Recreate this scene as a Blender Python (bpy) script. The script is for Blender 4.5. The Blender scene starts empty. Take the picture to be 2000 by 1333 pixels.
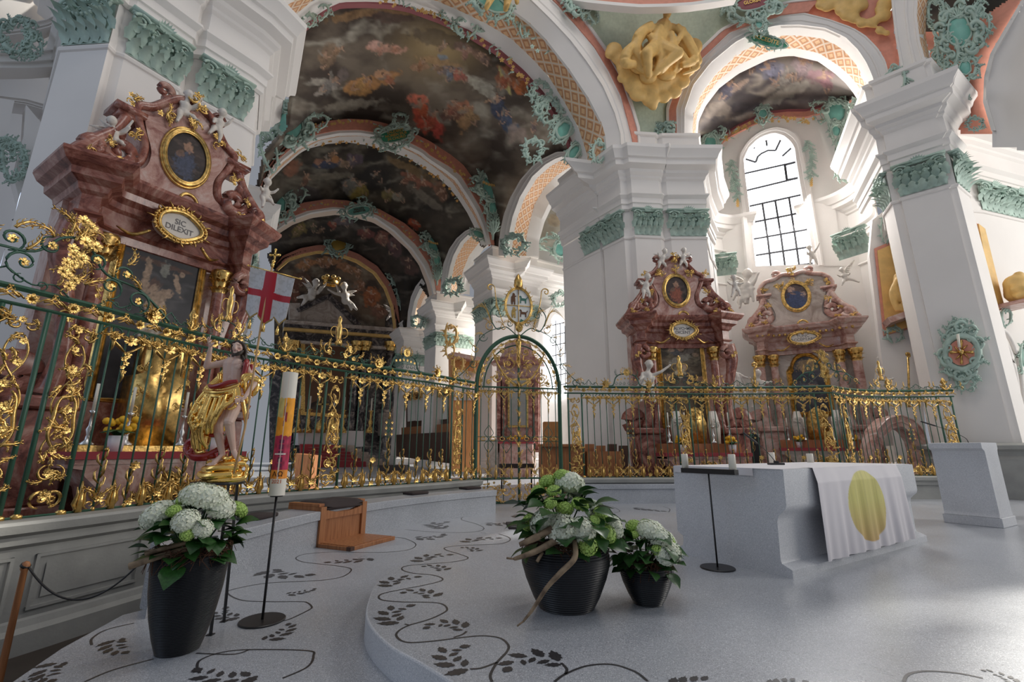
import bpy, bmesh, math, random
import numpy as np
from mathutils import Vector, Matrix
R = math.radians
random.seed(7)
C = bpy.context.scene.collection
# ------------------------------------------------------------------ camera
F_PX, CXP, CYP, CAM_H = 889.0, 1000.0, 666.5, 1.15
TILT = math.atan((880 - 666.5) / F_PX)
cam = bpy.data.cameras.new('camera'); camo = bpy.data.objects.new('camera', cam); C.objects.link(camo)
camo.location = (0, 0, CAM_H); camo.rotation_euler = (R(90) + TILT, 0, 0)
cam.sensor_width = 36.0; cam.lens = F_PX * 36.0 / 2000.0; cam.clip_start = 0.05; cam.clip_end = 500
bpy.context.scene.camera = camo
# ------------------------------------------------------------------ world, daylight, exposure
sc = bpy.context.scene
sc.view_settings.view_transform = 'Standard'; sc.view_settings.look = 'None'
sc.view_settings.gamma = 1.0; sc.view_settings.exposure = 0.26; sc.view_settings.use_curve_mapping = False
w = bpy.data.worlds.new('daylight'); sc.world = w; w.use_nodes = True
bg = w.node_tree.nodes['Background']; bg.inputs[0].default_value = (0.84, 0.89, 1.0, 1); bg.inputs[1].default_value = 0.24
def area(name, loc, target, sx, sy, power, col):
    l = bpy.data.lights.new(name, 'AREA'); l.shape = 'RECTANGLE'; l.size = sx; l.size_y = sy
    l.energy = power; l.color = col
    o = bpy.data.objects.new(name, l); C.objects.link(o); o.location = loc
    o.rotation_euler = (Vector(target) - Vector(loc)).to_track_quat('-Z', 'Y').to_euler()
    return o
sun = bpy.data.lights.new('sun', 'SUN'); sun.energy = 5.0; sun.angle = R(1.2); sun.color = (1.0, 0.95, 0.86)
so = bpy.data.objects.new('sun', sun); C.objects.link(so)
so.rotation_euler = (Vector((-0.95, -0.62, -0.72))).to_track_quat('-Z', 'Y').to_euler()
area('window_daylight_south', (27, 6.5, 9.5), (4, 8.5, 1.5), 9, 12, 1900, (1.0, 0.96, 0.90))
area('window_daylight_north', (-13.5, -4.0, 9), (3, 14, 7), 7, 11, 240, (0.60, 0.76, 1.0))
area('window_daylight_east', (13.9, 21.3, 12.5), (6.5, 6, 2), 2.4, 9, 1300, (1.0, 0.97, 0.94))
area('dome_daylight', (3.5, 4, 27), (3.5, 8, 0), 9, 9, 850, (1.0, 0.94, 0.88))
area('aisle_daylight', (9.5, 31, 7), (1, 27, 7), 4, 8, 900, (1.0, 0.97, 0.93))
area('choir_daylight', (-1.5, 38, 9), (-9, 38, 6), 4, 6, 300, (1.0, 0.93, 0.84))
# ------------------------------------------------------------------ measuring helpers
_c, _s = math.cos(TILT), math.sin(TILT)
CAM = np.array([0, 0, CAM_H])
def ray(px, py):
    x = (px - CXP) / F_PX; y = -(py - CYP) / F_PX
    return np.array([x, _c - _s * y, _s + _c * y])
def onz(px, py, z=0.0):
    d = ray(px, py); return CAM + d * ((z - CAM_H) / d[2])
def aty(px, py, Y):
    d = ray(px, py); return CAM + d * (Y / d[1])
class Plane:
    def __init__(s, p, n, off=0.0):
        s.n = np.array(n, float); s.n /= np.linalg.norm(s.n); s.p = np.array(p, float) + s.n * off
    def off(s, d): return Plane(s.p, s.n, d)
    def at(s, px, py):
        d = ray(px, py); return CAM + d * (np.dot(s.p - CAM, s.n) / np.dot(d, s.n))
    def tr(s, pts): return [s.at(*p) for p in pts]
def proj(P):
    P = np.asarray(P, float); y = P[..., 1]; z = P[..., 2] - CAM_H
    f = y * _c + z * _s; u = -y * _s + z * _c
    return CXP + F_PX * P[..., 0] / f, CYP - F_PX * u / f
def resample(pts, n):
    P = np.array(pts, float); d = np.r_[0, np.cumsum(np.linalg.norm(np.diff(P, axis=0), axis=1))]
    t = np.linspace(0, d[-1], n)
    return np.stack([np.interp(t, d, P[:, k]) for k in range(P.shape[1])], 1)
def smooth(pts, k=6, closed=False):
    P = np.array(pts, float); n = len(P); out = []
    m = n if closed else n - 1
    for i in range(m):
        if closed: a, b, c2, d = P[(i-1) % n], P[i], P[(i+1) % n], P[(i+2) % n]
        else: a, b, c2, d = P[max(i-1, 0)], P[i], P[i+1], P[min(i+2, n-1)]
        for j in range(k):
            t = j / k
            out.append(0.5 * ((2*b) + (-a+c2)*t + (2*a-5*b+4*c2-d)*t*t + (-a+3*b-3*c2+d)*t**3))
    if not closed: out.append(P[-1])
    return np.array(out)
_rs = np.random.RandomState(5); _LAT = _rs.rand(256, 256)
def vnoise(x, y, s=0):
    x = np.asarray(x, float) + s * 17.3; y = np.asarray(y, float) + s * 9.7
    xi = np.floor(x).astype(int); yi = np.floor(y).astype(int); fx = x - xi; fy = y - yi
    fx = fx*fx*(3-2*fx); fy = fy*fy*(3-2*fy)
    g = lambda a, b: _LAT[a % 256, b % 256]
    return (g(xi, yi)*(1-fx)+g(xi+1, yi)*fx)*(1-fy) + (g(xi, yi+1)*(1-fx)+g(xi+1, yi+1)*fx)*fy
def fbm(x, y, s=0, o=5):
    v = 0; a = 0.5; t = 0
    for k in range(o):
        v = v + a * vnoise(x * 2**k, y * 2**k, s + k); t += a; a *= 0.5
    return v / t
# ------------------------------------------------------------------ mesh builder
class MB:
    def __init__(s): s.v = []; s.f = []; s.m = []; s.n = 0
    def add(s, V, Fc, m=0, M=None):
        V = np.asarray(V, float).reshape(-1, 3)
        if M is not None:
            A = np.array(M); V = V @ A[:3, :3].T + A[:3, 3]
        s.v.append(V); n = s.n
        s.f.extend([tuple(i + n for i in f) for f in Fc]); s.m.extend([m] * len(Fc)); s.n += len(V); return s
    def box(s, a, b, m=0, M=None, ch=0.0):
        x0, y0, z0 = a; x1, y1, z1 = b
        if ch <= 0:
            V = [(x0,y0,z0),(x1,y0,z0),(x1,y1,z0),(x0,y1,z0),(x0,y0,z1),(x1,y0,z1),(x1,y1,z1),(x0,y1,z1)]
            return s.add(V, [(0,3,2,1),(4,5,6,7),(0,1,5,4),(1,2,6,5),(2,3,7,6),(3,0,4,7)], m, M)
        c = ch; o = [(x0+c,y0),(x1-c,y0),(x1,y0+c),(x1,y1-c),(x1-c,y1),(x0+c,y1),(x0,y1-c),(x0,y0+c)]
        i = [(x0+c,y0+c),(x1-c,y0+c),(x1-c,y0+c),(x1-c,y1-c),(x1-c,y1-c),(x0+c,y1-c),(x0+c,y1-c),(x0+c,y0+c)]
        V = [(p[0],p[1],z0) for p in i]+[(p[0],p[1],z0+c) for p in o]+[(p[0],p[1],z1-c) for p in o]+[(p[0],p[1],z1) for p in i]
        Fc = [tuple(range(7,-1,-1)), tuple(range(24,32))]
        for k in range(3):
            for j in range(8): a_ = k*8+j; b_ = k*8+(j+1) % 8; Fc.append((a_, b_, b_+8, a_+8))
        return s.add(V, Fc, m, M)
    def grid(s, G, m=0, M=None, flip=False, close=False):
        G = np.asarray(G, float); a, b = G.shape[:2]; Fc = []
        for i in range(a-1):
            for j in range(b if close else b-1):
                q = (i*b+j, i*b+(j+1) % b, (i+1)*b+(j+1) % b, (i+1)*b+j)
                Fc.append(q[::-1] if flip else q)
        return s.add(G.reshape(-1, 3), Fc, m, M)
    def tube(s, P, r, n=6, m=0, M=None, flat=1.0, up=None, cap=True, closed=False):
        P = np.asarray(P, float); k = len(P); r = np.full(k, r) if np.isscalar(r) else np.asarray(r, float)
        if len(r) != k: r = np.interp(np.linspace(0, 1, k), np.linspace(0, 1, len(r)), r)
        T = np.gradient(P, axis=0)
        if closed: T[0] = P[1]-P[-1]; T[-1] = P[0]-P[-2]
        T /= (np.linalg.norm(T, axis=1, keepdims=True) + 1e-12)
        if up is None:
            up = np.array([0, 0, 1.0]) if abs(T[:, 2]).mean() < 0.8 else np.array([1.0, 0, 0])
        A = np.cross(T, up); nn = np.linalg.norm(A, axis=1, keepdims=True)
        A = np.where(nn < 1e-6, np.array([[1.0, 0, 0]]), A/np.maximum(nn, 1e-9)); B = np.cross(A, T)
        t = np.arange(n)*2*math.pi/n
        G = P[:, None] + r[:, None, None]*(np.cos(t)[None, :, None]*A[:, None] + flat*np.sin(t)[None, :, None]*B[:, None])
        Fc = []
        for i in range(k if closed else k-1):
            for j in range(n):
                i2 = (i+1) % k
                Fc.append((i*n+j, i*n+(j+1) % n, i2*n+(j+1) % n, i2*n+j))
        if cap and not closed: Fc.append(tuple(range(n-1, -1, -1))); Fc.append(tuple((k-1)*n+j for j in range(n)))
        return s.add(G.reshape(-1, 3), Fc, m, M)
    def lathe(s, prof, n=24, m=0, M=None, a0=0.0, a1=2*math.pi):
        full = abs(a1-a0-2*math.pi) < 1e-6; k = n if full else n+1
        t = a0 + np.arange(k)*(a1-a0)/n
        pr = np.array(prof, float)
        G = np.stack([pr[:, 0:1]*np.cos(t)[None], pr[:, 0:1]*np.sin(t)[None], np.repeat(pr[:, 1:2], k, 1)], 2)
        return s.grid(G, m, M, close=full)
    def ball(s, c, r, m=0, M=None, nu=10, nv=7):
        r = (r, r, r) if np.isscalar(r) else r
        u = np.linspace(0, math.pi, nv); V = []
        for a in u:
            for b in np.arange(nu)*2*math.pi/nu:
                V.append((c[0]+r[0]*math.sin(a)*math.cos(b), c[1]+r[1]*math.sin(a)*math.sin(b), c[2]+r[2]*math.cos(a)))
        return s.grid(np.array(V).reshape(nv, nu, 3)[::-1], m, M, close=True)
    def prism(s, poly, d, m=0, M=None, z0=0.0):      # outline in XZ-like local (x,y), thickness along z
        n = len(poly); V = [(p[0], p[1], z0) for p in poly]+[(p[0], p[1], z0+d) for p in poly]
        Fc = [tuple(range(n-1, -1, -1)), tuple(range(n, 2*n))]+[(i, (i+1) % n, (i+1) % n+n, i+n) for i in range(n)]
        return s.add(V, Fc, m, M)
    def build(s, name, mats, parent=None, smooth=True, loc=None, cols=None, autos=None):
        me = bpy.data.meshes.new(name); V = np.concatenate(s.v) if s.v else np.zeros((0, 3))
        if loc is not None: V = V - np.array(loc)
        me.from_pydata(V.tolist(), [], s.f)
        for mt in (mats if isinstance(mats, (list, tuple)) else [mats]): me.materials.append(mt)
        if max(s.m, default=0) > 0: me.polygons.foreach_set('material_index', s.m)
        if smooth: me.polygons.foreach_set('use_smooth', [True]*len(s.f))
        if cols is not None:
            ca = me.color_attributes.new('paint', 'FLOAT_COLOR', 'POINT')
            ca.data.foreach_set('color', np.c_[cols, np.ones(len(cols))].ravel())
        me.update()
        if smooth and autos:
            bm = bmesh.new(); bm.from_mesh(me)
            for e in bm.edges:
                if len(e.link_faces) == 2 and e.calc_face_angle(0) > R(autos): e.smooth = False
            bm.to_mesh(me); bm.free()
        o = bpy.data.objects.new(name, me); C.objects.link(o)
        if parent: o.parent = parent
        elif loc is not None: o.location = loc
        return o
def tag(o, label=None, cat=None, group=None, kind=None):
    if label: o['label'] = label
    if cat: o['category'] = cat
    if group: o['group'] = group
    if kind: o['kind'] = kind
    return o
def thing(name, label, cat, loc=(0, 0, 0), rz=0.0, group=None):
    o = bpy.data.objects.new(name, None); C.objects.link(o); o.location = loc; o.rotation_euler = (0, 0, rz)
    o.empty_display_size = 0.2
    return tag(o, label, cat, group)
def dup(o, parent, loc, rz=0.0, sc_=1.0):
    c = o.copy(); C.objects.link(c); c.parent = parent; c.location = loc; c.rotation_euler = (0, 0, rz)
    c.scale = (sc_, sc_, sc_) if np.isscalar(sc_) else sc_
    return c
def copy_tree(o, parent=None):
    c = o.copy(); C.objects.link(c)
    c.parent = parent
    for ch in list(o.children): copy_tree(ch, c)
    return c
def RZ(a): return np.array(Matrix.Rotation(a, 4, 'Z'))
def TR(x, y, z): return np.array(Matrix.Translation((x, y, z)))
def SC(x, y=None, z=None):
    y = x if y is None else y; z = x if z is None else z
    return np.diag([x, y, z, 1.0])
def ROT(a, ax): return np.array(Matrix.Rotation(a, 4, ax))
# ------------------------------------------------------------------ materials
def mat(name, col, rough=0.6, metal=0.0, bump=0.0, bscale=20.0, var=0.0, vscale=3.0, col2=None, paint=False, sss=0.0, coat=0.0, trans=0.0, emit=None):
    m = bpy.data.materials.new(name); m.use_nodes = True; nt = m.node_tree; N = nt.nodes; L = nt.links
    b = N['Principled BSDF']; b.inputs['Base Color'].default_value = (*col, 1); b.inputs['Roughness'].default_value = rough
    b.inputs['Metallic'].default_value = metal
    if coat: b.inputs['Coat Weight'].default_value = coat; b.inputs['Coat Roughness'].default_value = 0.12
    if sss: b.inputs['Subsurface Weight'].default_value = sss; b.inputs['Subsurface Radius'].default_value = (0.02, 0.01, 0.006)
    if trans: b.inputs['Transmission Weight'].default_value = trans
    if emit: b.inputs['Emission Color'].default_value = (*emit[0], 1); b.inputs['Emission Strength'].default_value = emit[1]
    tc = N.new('ShaderNodeTexCoord')
    if var or col2:
        nz = N.new('ShaderNodeTexNoise'); nz.inputs['Scale'].default_value = vscale; nz.inputs['Detail'].default_value = 6
        L.new(tc.outputs['Object'], nz.inputs['Vector'])
        rp = N.new('ShaderNodeValToRGB'); c2 = col2 or tuple(max(0, c*(1-var)) for c in col)
        rp.color_ramp.elements[0].position = 0.35; rp.color_ramp.elements[1].position = 0.65
        rp.color_ramp.elements[0].color = (*c2, 1); rp.color_ramp.elements[1].color = (*col, 1)
        L.new(nz.outputs['Fac'], rp.inputs['Fac']); L.new(rp.outputs['Color'], b.inputs['Base Color'])
    if paint:
        a = N.new('ShaderNodeAttribute'); a.attribute_name = 'paint'; L.new(a.outputs['Color'], b.inputs['Base Color'])
    if bump:
        n2 = N.new('ShaderNodeTexNoise'); n2.inputs['Scale'].default_value = bscale; n2.inputs['Detail'].default_value = 4
        L.new(tc.outputs['Object'], n2.inputs['Vector'])
        bp = N.new('ShaderNodeBump'); bp.inputs['Strength'].default_value = bump; bp.inputs['Distance'].default_value = 0.02
        L.new(n2.outputs['Fac'], bp.inputs['Height']); L.new(bp.outputs['Normal'], b.inputs['Normal'])
    return m
def terrazzo(name, c, c2, dark, rough=0.28, sc1=230.0):
    m = bpy.data.materials.new(name); m.use_nodes = True; nt = m.node_tree; N = nt.nodes; L = nt.links
    b = N['Principled BSDF']; b.inputs['Roughness'].default_value = rough; b.inputs['Specular IOR Level'].default_value = 0.6
    tc = N.new('ShaderNodeTexCoord')
    v = N.new('ShaderNodeTexVoronoi'); v.inputs['Scale'].default_value = sc1; L.new(tc.outputs['Object'], v.inputs['Vector'])
    sp = N.new('ShaderNodeSeparateColor'); L.new(v.outputs['Color'], sp.inputs['Color'])
    rp = N.new('ShaderNodeValToRGB'); e = rp.color_ramp.elements; rp.color_ramp.interpolation = 'CONSTANT'
    e[0].position = 0; e[0].color = (*dark, 1); e[1].position = 0.12; e[1].color = (*c, 1)
    for p, cc in ((0.45, tuple(0.92*x for x in c)), (0.7, tuple(1.06*x for x in c)), (0.9, c2)):
        k = e.new(p); k.color = (*cc, 1)
    L.new(sp.outputs['Red'], rp.inputs['Fac'])
    v2 = N.new('ShaderNodeTexVoronoi'); v2.inputs['Scale'].default_value = sc1*0.35; L.new(tc.outputs['Object'], v2.inputs['Vector'])
    s2 = N.new('ShaderNodeSeparateColor'); L.new(v2.outputs['Color'], s2.inputs['Color'])
    lt = N.new('ShaderNodeMath'); lt.operation = 'GREATER_THAN'; lt.inputs[1].default_value = 0.88; L.new(s2.outputs['Green'], lt.inputs[0])
    l2 = N.new('ShaderNodeMath'); l2.operation = 'LESS_THAN'; l2.inputs[1].default_value = 0.3; L.new(v2.outputs['Distance'], l2.inputs[0])
    mu = N.new('ShaderNodeMath'); mu.operation = 'MULTIPLY'; L.new(lt.outputs[0], mu.inputs[0]); L.new(l2.outputs[0], mu.inputs[1])
    mx = N.new('ShaderNodeMixRGB'); mx.inputs[2].default_value = (*c2, 1); L.new(mu.outputs[0], mx.inputs[0]); L.new(rp.outputs['Color'], mx.inputs[1])
    nz = N.new('ShaderNodeTexNoise'); nz.inputs['Scale'].default_value = 1.3; nz.inputs['Detail'].default_value = 8; L.new(tc.outputs['Object'], nz.inputs['Vector'])
    ml = N.new('ShaderNodeMixRGB'); ml.blend_type = 'MULTIPLY'; ml.inputs[0].default_value = 0.35
    L.new(mx.outputs[0], ml.inputs[1]); L.new(nz.outputs['Fac'], ml.inputs[2]); L.new(ml.outputs[0], b.inputs['Base Color'])
    mr = N.new('ShaderNodeMapRange'); mr.inputs['To Min'].default_value = rough*0.75; mr.inputs['To Max'].default_value = rough*1.5
    L.new(nz.outputs['Fac'], mr.inputs['Value']); L.new(mr.outputs[0], b.inputs['Roughness'])
    return m
def marble(name, a, b_, c_, scale=1.6, rough=0.25):
    m = bpy.data.materials.new(name); m.use_nodes = True; nt = m.node_tree; N = nt.nodes; L = nt.links
    b = N['Principled BSDF']; b.inputs['Roughness'].default_value = rough
    tc = N.new('ShaderNodeTexCoord'); nz = N.new('ShaderNodeTexNoise'); nz.inputs['Scale'].default_value = scale
    nz.inputs['Detail'].default_value = 12; nz.inputs['Roughness'].default_value = 0.7; nz.inputs['Distortion'].default_value = 1.6
    L.new(tc.outputs['Object'], nz.inputs['Vector'])
    rp = N.new('ShaderNodeValToRGB'); e = rp.color_ramp.elements
    e[0].position = 0.36; e[0].color = (*a, 1); e[1].position = 0.66; e[1].color = (*c_, 1); k = e.new(0.5); k.color = (*b_, 1)
    L.new(nz.outputs['Fac'], rp.inputs['Fac']); L.new(rp.outputs['Color'], b.inputs['Base Color'])
    return m
def coffer(name, base, line, hi, n=1.0):
    m = bpy.data.materials.new(name); m.use_nodes = True; nt = m.node_tree; N = nt.nodes; L = nt.links
    b = N['Principled BSDF']; b.inputs['Roughness'].default_value = 0.7
    a = N.new('ShaderNodeAttribute'); a.attribute_name = 'paint'; L.new(a.outputs['Color'], b.inputs['Base Color'])
    return m
def wood(name, a, b_, scale=8.0, rough=0.45, axis='Z'):
    m = bpy.data.materials.new(name); m.use_nodes = True; nt = m.node_tree; N = nt.nodes; L = nt.links
    b = N['Principled BSDF']; b.inputs['Roughness'].default_value = rough
    tc = N.new('ShaderNodeTexCoord'); mp = N.new('ShaderNodeMapping'); L.new(tc.outputs['Object'], mp.inputs['Vector'])
    mp.inputs['Scale'].default_value = (1, 1, 0.08) if axis == 'Z' else ((0.08, 1, 1) if axis == 'X' else (1, 0.08, 1))
    nz = N.new('ShaderNodeTexNoise'); nz.inputs['Scale'].default_value = scale*4; nz.inputs['Detail'].default_value = 5; L.new(mp.outputs[0], nz.inputs['Vector'])
    rp = N.new('ShaderNodeValToRGB'); e = rp.color_ramp.elements; e[0].position = 0.3; e[0].color = (*a, 1); e[1].position = 0.7; e[1].color = (*b_, 1)
    L.new(nz.outputs['Fac'], rp.inputs['Fac']); L.new(rp.outputs['Color'], b.inputs['Base Color'])
    return m
M = {}
M['plaster'] = mat('white_plaster', (0.80, 0.765, 0.73), 0.75, bump=0.05, bscale=8, var=0.05, vscale=0.6)
M['green'] = mat('green_stucco', (0.46, 0.60, 0.52), 0.6, var=0.25, vscale=4)
M['teal'] = mat('teal_stucco', (0.20, 0.50, 0.42), 0.5, var=0.2, vscale=3)
M['panelgreen'] = mat('inscription_green', (0.05, 0.30, 0.18), 0.4)
M['field'] = mat('grey_green_field', (0.48, 0.55, 0.43), 0.8, var=0.12, vscale=8)
M['salmon'] = mat('salmon_band', (0.68, 0.29, 0.21), 0.7, var=0.12, vscale=6)
M['plum'] = mat('plum_moulding', (0.28, 0.08, 0.09), 0.6)
M['gold'] = mat('gilding', (0.92, 0.60, 0.20), 0.30, 0.95, var=0.55, vscale=11, bump=0.15, bscale=30)
M['goldpaint'] = mat('ochre_gilt_stucco', (0.78, 0.50, 0.17), 0.55, 0.0, var=0.2, vscale=3)
M['letter'] = mat('gilt_lettering', (0.62, 0.42, 0.10), 0.4, 0.5)
M['iron'] = mat('dark_green_paint', (0.04, 0.115, 0.075), 0.4)
M['stone'] = mat('grey_sandstone', (0.36, 0.36, 0.34), 0.7, bump=0.1, bscale=30, var=0.15, vscale=3)
M['marble'] = marble('red_marble', (0.09, 0.025, 0.02), (0.30, 0.11, 0.08), (0.50, 0.30, 0.24))
M['marblepink'] = marble('pink_marble', (0.28, 0.12, 0.10), (0.50, 0.30, 0.25), (0.62, 0.50, 0.46), 1.4)
M['marbledark'] = marble('black_white_marble', (0.012, 0.012, 0.014), (0.05, 0.045, 0.05), (0.35, 0.30, 0.27), 1.2)
M['marblepale'] = marble('pale_marble', (0.30, 0.24, 0.20), (0.45, 0.38, 0.33), (0.58, 0.52, 0.47), 1.0)
M['terrazzo'] = terrazzo('terrazzo', (0.46, 0.485, 0.53), (0.74, 0.76, 0.79), (0.27, 0.28, 0.31))
M['altarstone'] = terrazzo('altar_stone', (0.70, 0.715, 0.75), (0.9, 0.9, 0.92), (0.52, 0.54, 0.58), 0.4, 260)
M['inlay'] = mat('dark_inlay', (0.045, 0.043, 0.046), 0.35, var=0.3, vscale=60)
M['darkfloor'] = mat('dark_oak_floor', (0.06, 0.045, 0.035), 0.4, var=0.3, vscale=4)
M['wood'] = wood('oak', (0.24, 0.085, 0.03), (0.44, 0.19, 0.075))
M['woodlight'] = wood('orange_oak', (0.42, 0.17, 0.05), (0.62, 0.29, 0.10))
M['wooddark'] = wood('dark_walnut', (0.035, 0.014, 0.008), (0.10, 0.04, 0.02))
M['black'] = mat('black_steel', (0.018, 0.017, 0.018), 0.4)
M['cushion'] = mat('brown_felt', (0.045, 0.033, 0.032), 0.95, bump=0.3, bscale=300)
M['figwhite'] = mat('white_stucco_figure', (0.66, 0.61, 0.55), 0.45)
M['canvas'] = mat('painted_surface', (1, 1, 1), 0.6, paint=True)
M['fresco'] = mat('fresco', (1, 1, 1), 0.85, paint=True)
M['coffer'] = coffer('coffered_stucco', None, None, None)
M['redcloth'] = mat('red_cloth', (0.34, 0.05, 0.06), 0.9)
M['whitecloth'] = mat('white_linen', (0.74, 0.72, 0.74), 0.85, bump=0.1, bscale=200)
M['glass'] = mat('bright_window_glass', (0.9, 0.93, 1.0), 0.2, emit=((0.93, 0.96, 1.0), 3.2))
M['glassblue'] = mat('blue_window_glass', (0.7, 0.8, 1.0), 0.2, emit=((0.62, 0.74, 1.0), 1.6))
M['lead'] = mat('window_lead', (0.03, 0.03, 0.035), 0.6)
def rect(x0, y0, x1, y1, sl=0.0): return [(x0, y0), (x1, y0+sl*(x1-x0)), (x1, y1+sl*(x1-x0)), (x0, y1)]
# ------------------------------------------------------------------ floors
def poly_slab(name, pts, z, d, m, side=None):
    mb = MB(); n = len(pts)
    V = [(p[0], p[1], z) for p in pts]+[(p[0], p[1], z-d) for p in pts]
    mb.add(V, [tuple(range(n))], 0); mb.add(V, [(i, i+n, (i+1) % n+n, (i+1) % n) for i in range(n)], 1 if side else 0)
    return mb.build(name, [m, side] if side else m, smooth=False)
edgeL = [tuple(onz(x, y, -0.17)[:2]) for x, y in ((277, 1185), (240, 1202), (120, 1268), (25, 1333))]
low = [(-3.45, 6.2), (-3.2, 5.2)] + [(-3.02, 4.5)] + edgeL[1:] + [(-2.3, 1.8), (-1.4, 0.2), (0, -3), (22, -3), (26, 14), (24, 30), (4, 52), (-30, 52), (-16, 22), (-12, 16), (-6, 12), (-4.0, 8.0)]
f = poly_slab('floor', low, -0.17, 0.5, M['terrazzo']); f['kind'] = 'structure'
f = poly_slab('floor', [(-22, -6), (3, -6), (3, 8), (-5.2, 8), (-6, 9), (-6, 14), (-22, 24)], -0.82, 0.2, M['darkfloor']); f['kind'] = 'structure'
pf = [(-.35, 2.71), (-.74, 3.11), (-1.0, 3.52), (-1.13, 3.95), (-1.21, 4.55), (-1.1, 5.31), (-.83, 6.12), (-.21, 6.99), (.9, 8.05), (2.5, 8.95), (4.5, 9.6), (7, 10.1), (10, 10.4), (14, 10), (17, 6), (16, 0), (9, -2.5), (3, -0.5), (.9, 1.3)]
pfs = smooth(pf, 8, True)
# rounded nosing on the platform edge
mb = MB(); n = len(pfs); ring = []
for k, (off, z) in enumerate(((0.0, -0.19), (0.0, -0.012), (0.004, -0.004), (0.012, 0.0))):
    nrm = np.roll(pfs, -1, 0)-np.roll(pfs, 1, 0); nrm = np.stack([-nrm[:, 1], nrm[:, 0]], 1); nrm /= np.linalg.norm(nrm, axis=1, keepdims=True)
    ring.append(np.c_[pfs + nrm*(-1 if True else 1)*(-off)*-1, np.full(n, z)])
G = np.array(ring); mb.grid(G, 1, close=True, flip=False)
mb.add(ring[-1], [tuple(range(n))], 0)
plat = mb.build('altar_platform', [M['terrazzo'], M['altarstone']], smooth=False)
tag(plat, 'low round terrazzo platform with vine inlay carrying the stone altar', 'platform', kind='structure')
# ------------------------------------------------------------------ vine inlay
def px_line(pts, z): return [onz(x, y, z)[:2] for x, y in pts]
def vine_line(mb, pts, z, wd=0.008):
    P = smooth(px_line(pts, z), 8); T = np.gradient(P, axis=0); T /= np.linalg.norm(T, axis=1, keepdims=True)
    Nn = np.stack([-T[:, 1], T[:, 0]], 1)
    zz = z+0.0015
    G = np.stack([np.c_[P+Nn*wd, np.full(len(P), zz)], np.c_[P-Nn*wd, np.full(len(P), zz)]], 1)
    mb.grid(G, 0, flip=True)
LEAF = [(0, 0), (.06, .16), (.20, .22), (.22, .38), (.40, .34), (.52, .46), (.62, .30), (.80, .30), (.84, .14), (1.06, 0), (.84, -.14), (.80, -.30), (.62, -.28), (.5, -.42), (.38, -.32), (.22, -.34), (.18, -.2), (.06, -.14)]
def sprig(mb, pts, z, size=1.0):
    P = resample(smooth(px_line(pts, z), 8), 60); L_ = np.linalg.norm(np.diff(P, axis=0), axis=1).sum()
    T = np.gradient(P, axis=0); T /= np.linalg.norm(T, axis=1, keepdims=True); zz = z+0.0018
    nl = 4; l0 = L_*.285*size; ch_ = P[59]-P[0]; mid_ = P[30]-(P[0]+P[59])/2; inn = -1 if (ch_[0]*mid_[1]-ch_[1]*mid_[0]) > 0 else 1
    for k in range(nl):
        for sg in (1, -1):
            i = min(55, int(9+(k+(.0 if sg > 0 else .5))/nl*46)); l = l0*(1.05-0.4*k/nl)*(.66 if sg == inn else 1.0)
            a = math.atan2(T[i, 1], T[i, 0])+sg*R(62 if sg == inn else 36); ca, sa = math.cos(a), math.sin(a)
            b0 = P[i]+np.array([-T[i, 1], T[i, 0]])*sg*.010
            V = [(b0[0]+l*(u*ca-v*sg*.66*sa), b0[1]+l*(u*sa+v*sg*.66*ca), zz+.0002*k) for u, v in LEAF]; m_ = len(V); V.append((b0[0]+l*.5*ca, b0[1]+l*.5*sa, zz+.0002*k))
            mb.add(V, [(q, (q+1) % m_, m_)[::sg] for q in range(m_)])
    i = 57; a = math.atan2(T[i, 1], T[i, 0]); l = l0*.55; V = [(P[i][0]+l*(u*math.cos(a)-v*math.sin(a)), P[i][1]+l*(u*math.sin(a)+v*math.cos(a)), zz+.001) for u, v in LEAF]; m_ = len(V); V.append((P[i][0]+l*.5*math.cos(a), P[i][1]+l*.5*math.sin(a), zz+.001))
    mb.add(V, [(q, (q+1) % m_, m_) for q in range(m_)])
vines_hi = [[(961,1333),(958,1319),(971,1295),(990,1274),(992.6,1261),(977,1247.6),(945,1243),(905,1246),(839,1254),(794,1255.6),(775,1245),(778,1234),(799,1222.5),(839,1210.5),(868,1197),(873,1189),(863,1180.6),(839,1177.4),(786,1176.6),(749,1173.5),(739.6,1167),(749,1160),(786,1152),(828,1144),(860,1136),(863,1130),(844,1124),(807,1120.5),(786,1114),(791,1107),(826,1103),(879,1099),(908,1094),(913,1089),(892,1081.5),(871,1075),(871,1070),(905,1066),(971.6,1063.5),(995,1057),(993,1050),(974,1043.6)],
 [(1083,1333),(1104,1318),(1146,1302),(1195,1299),(1240,1313),(1265,1332)], [(1104,1318),(1107,1308),(1096,1296)], [(1765,1333),(1775,1318),(1810,1312),(1870,1316),(1920,1326)], [(886,1246),(904,1240),(911,1234)], [(971,1295),(940,1306),(918,1308)], [(799,1222),(790,1220)]]
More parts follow.
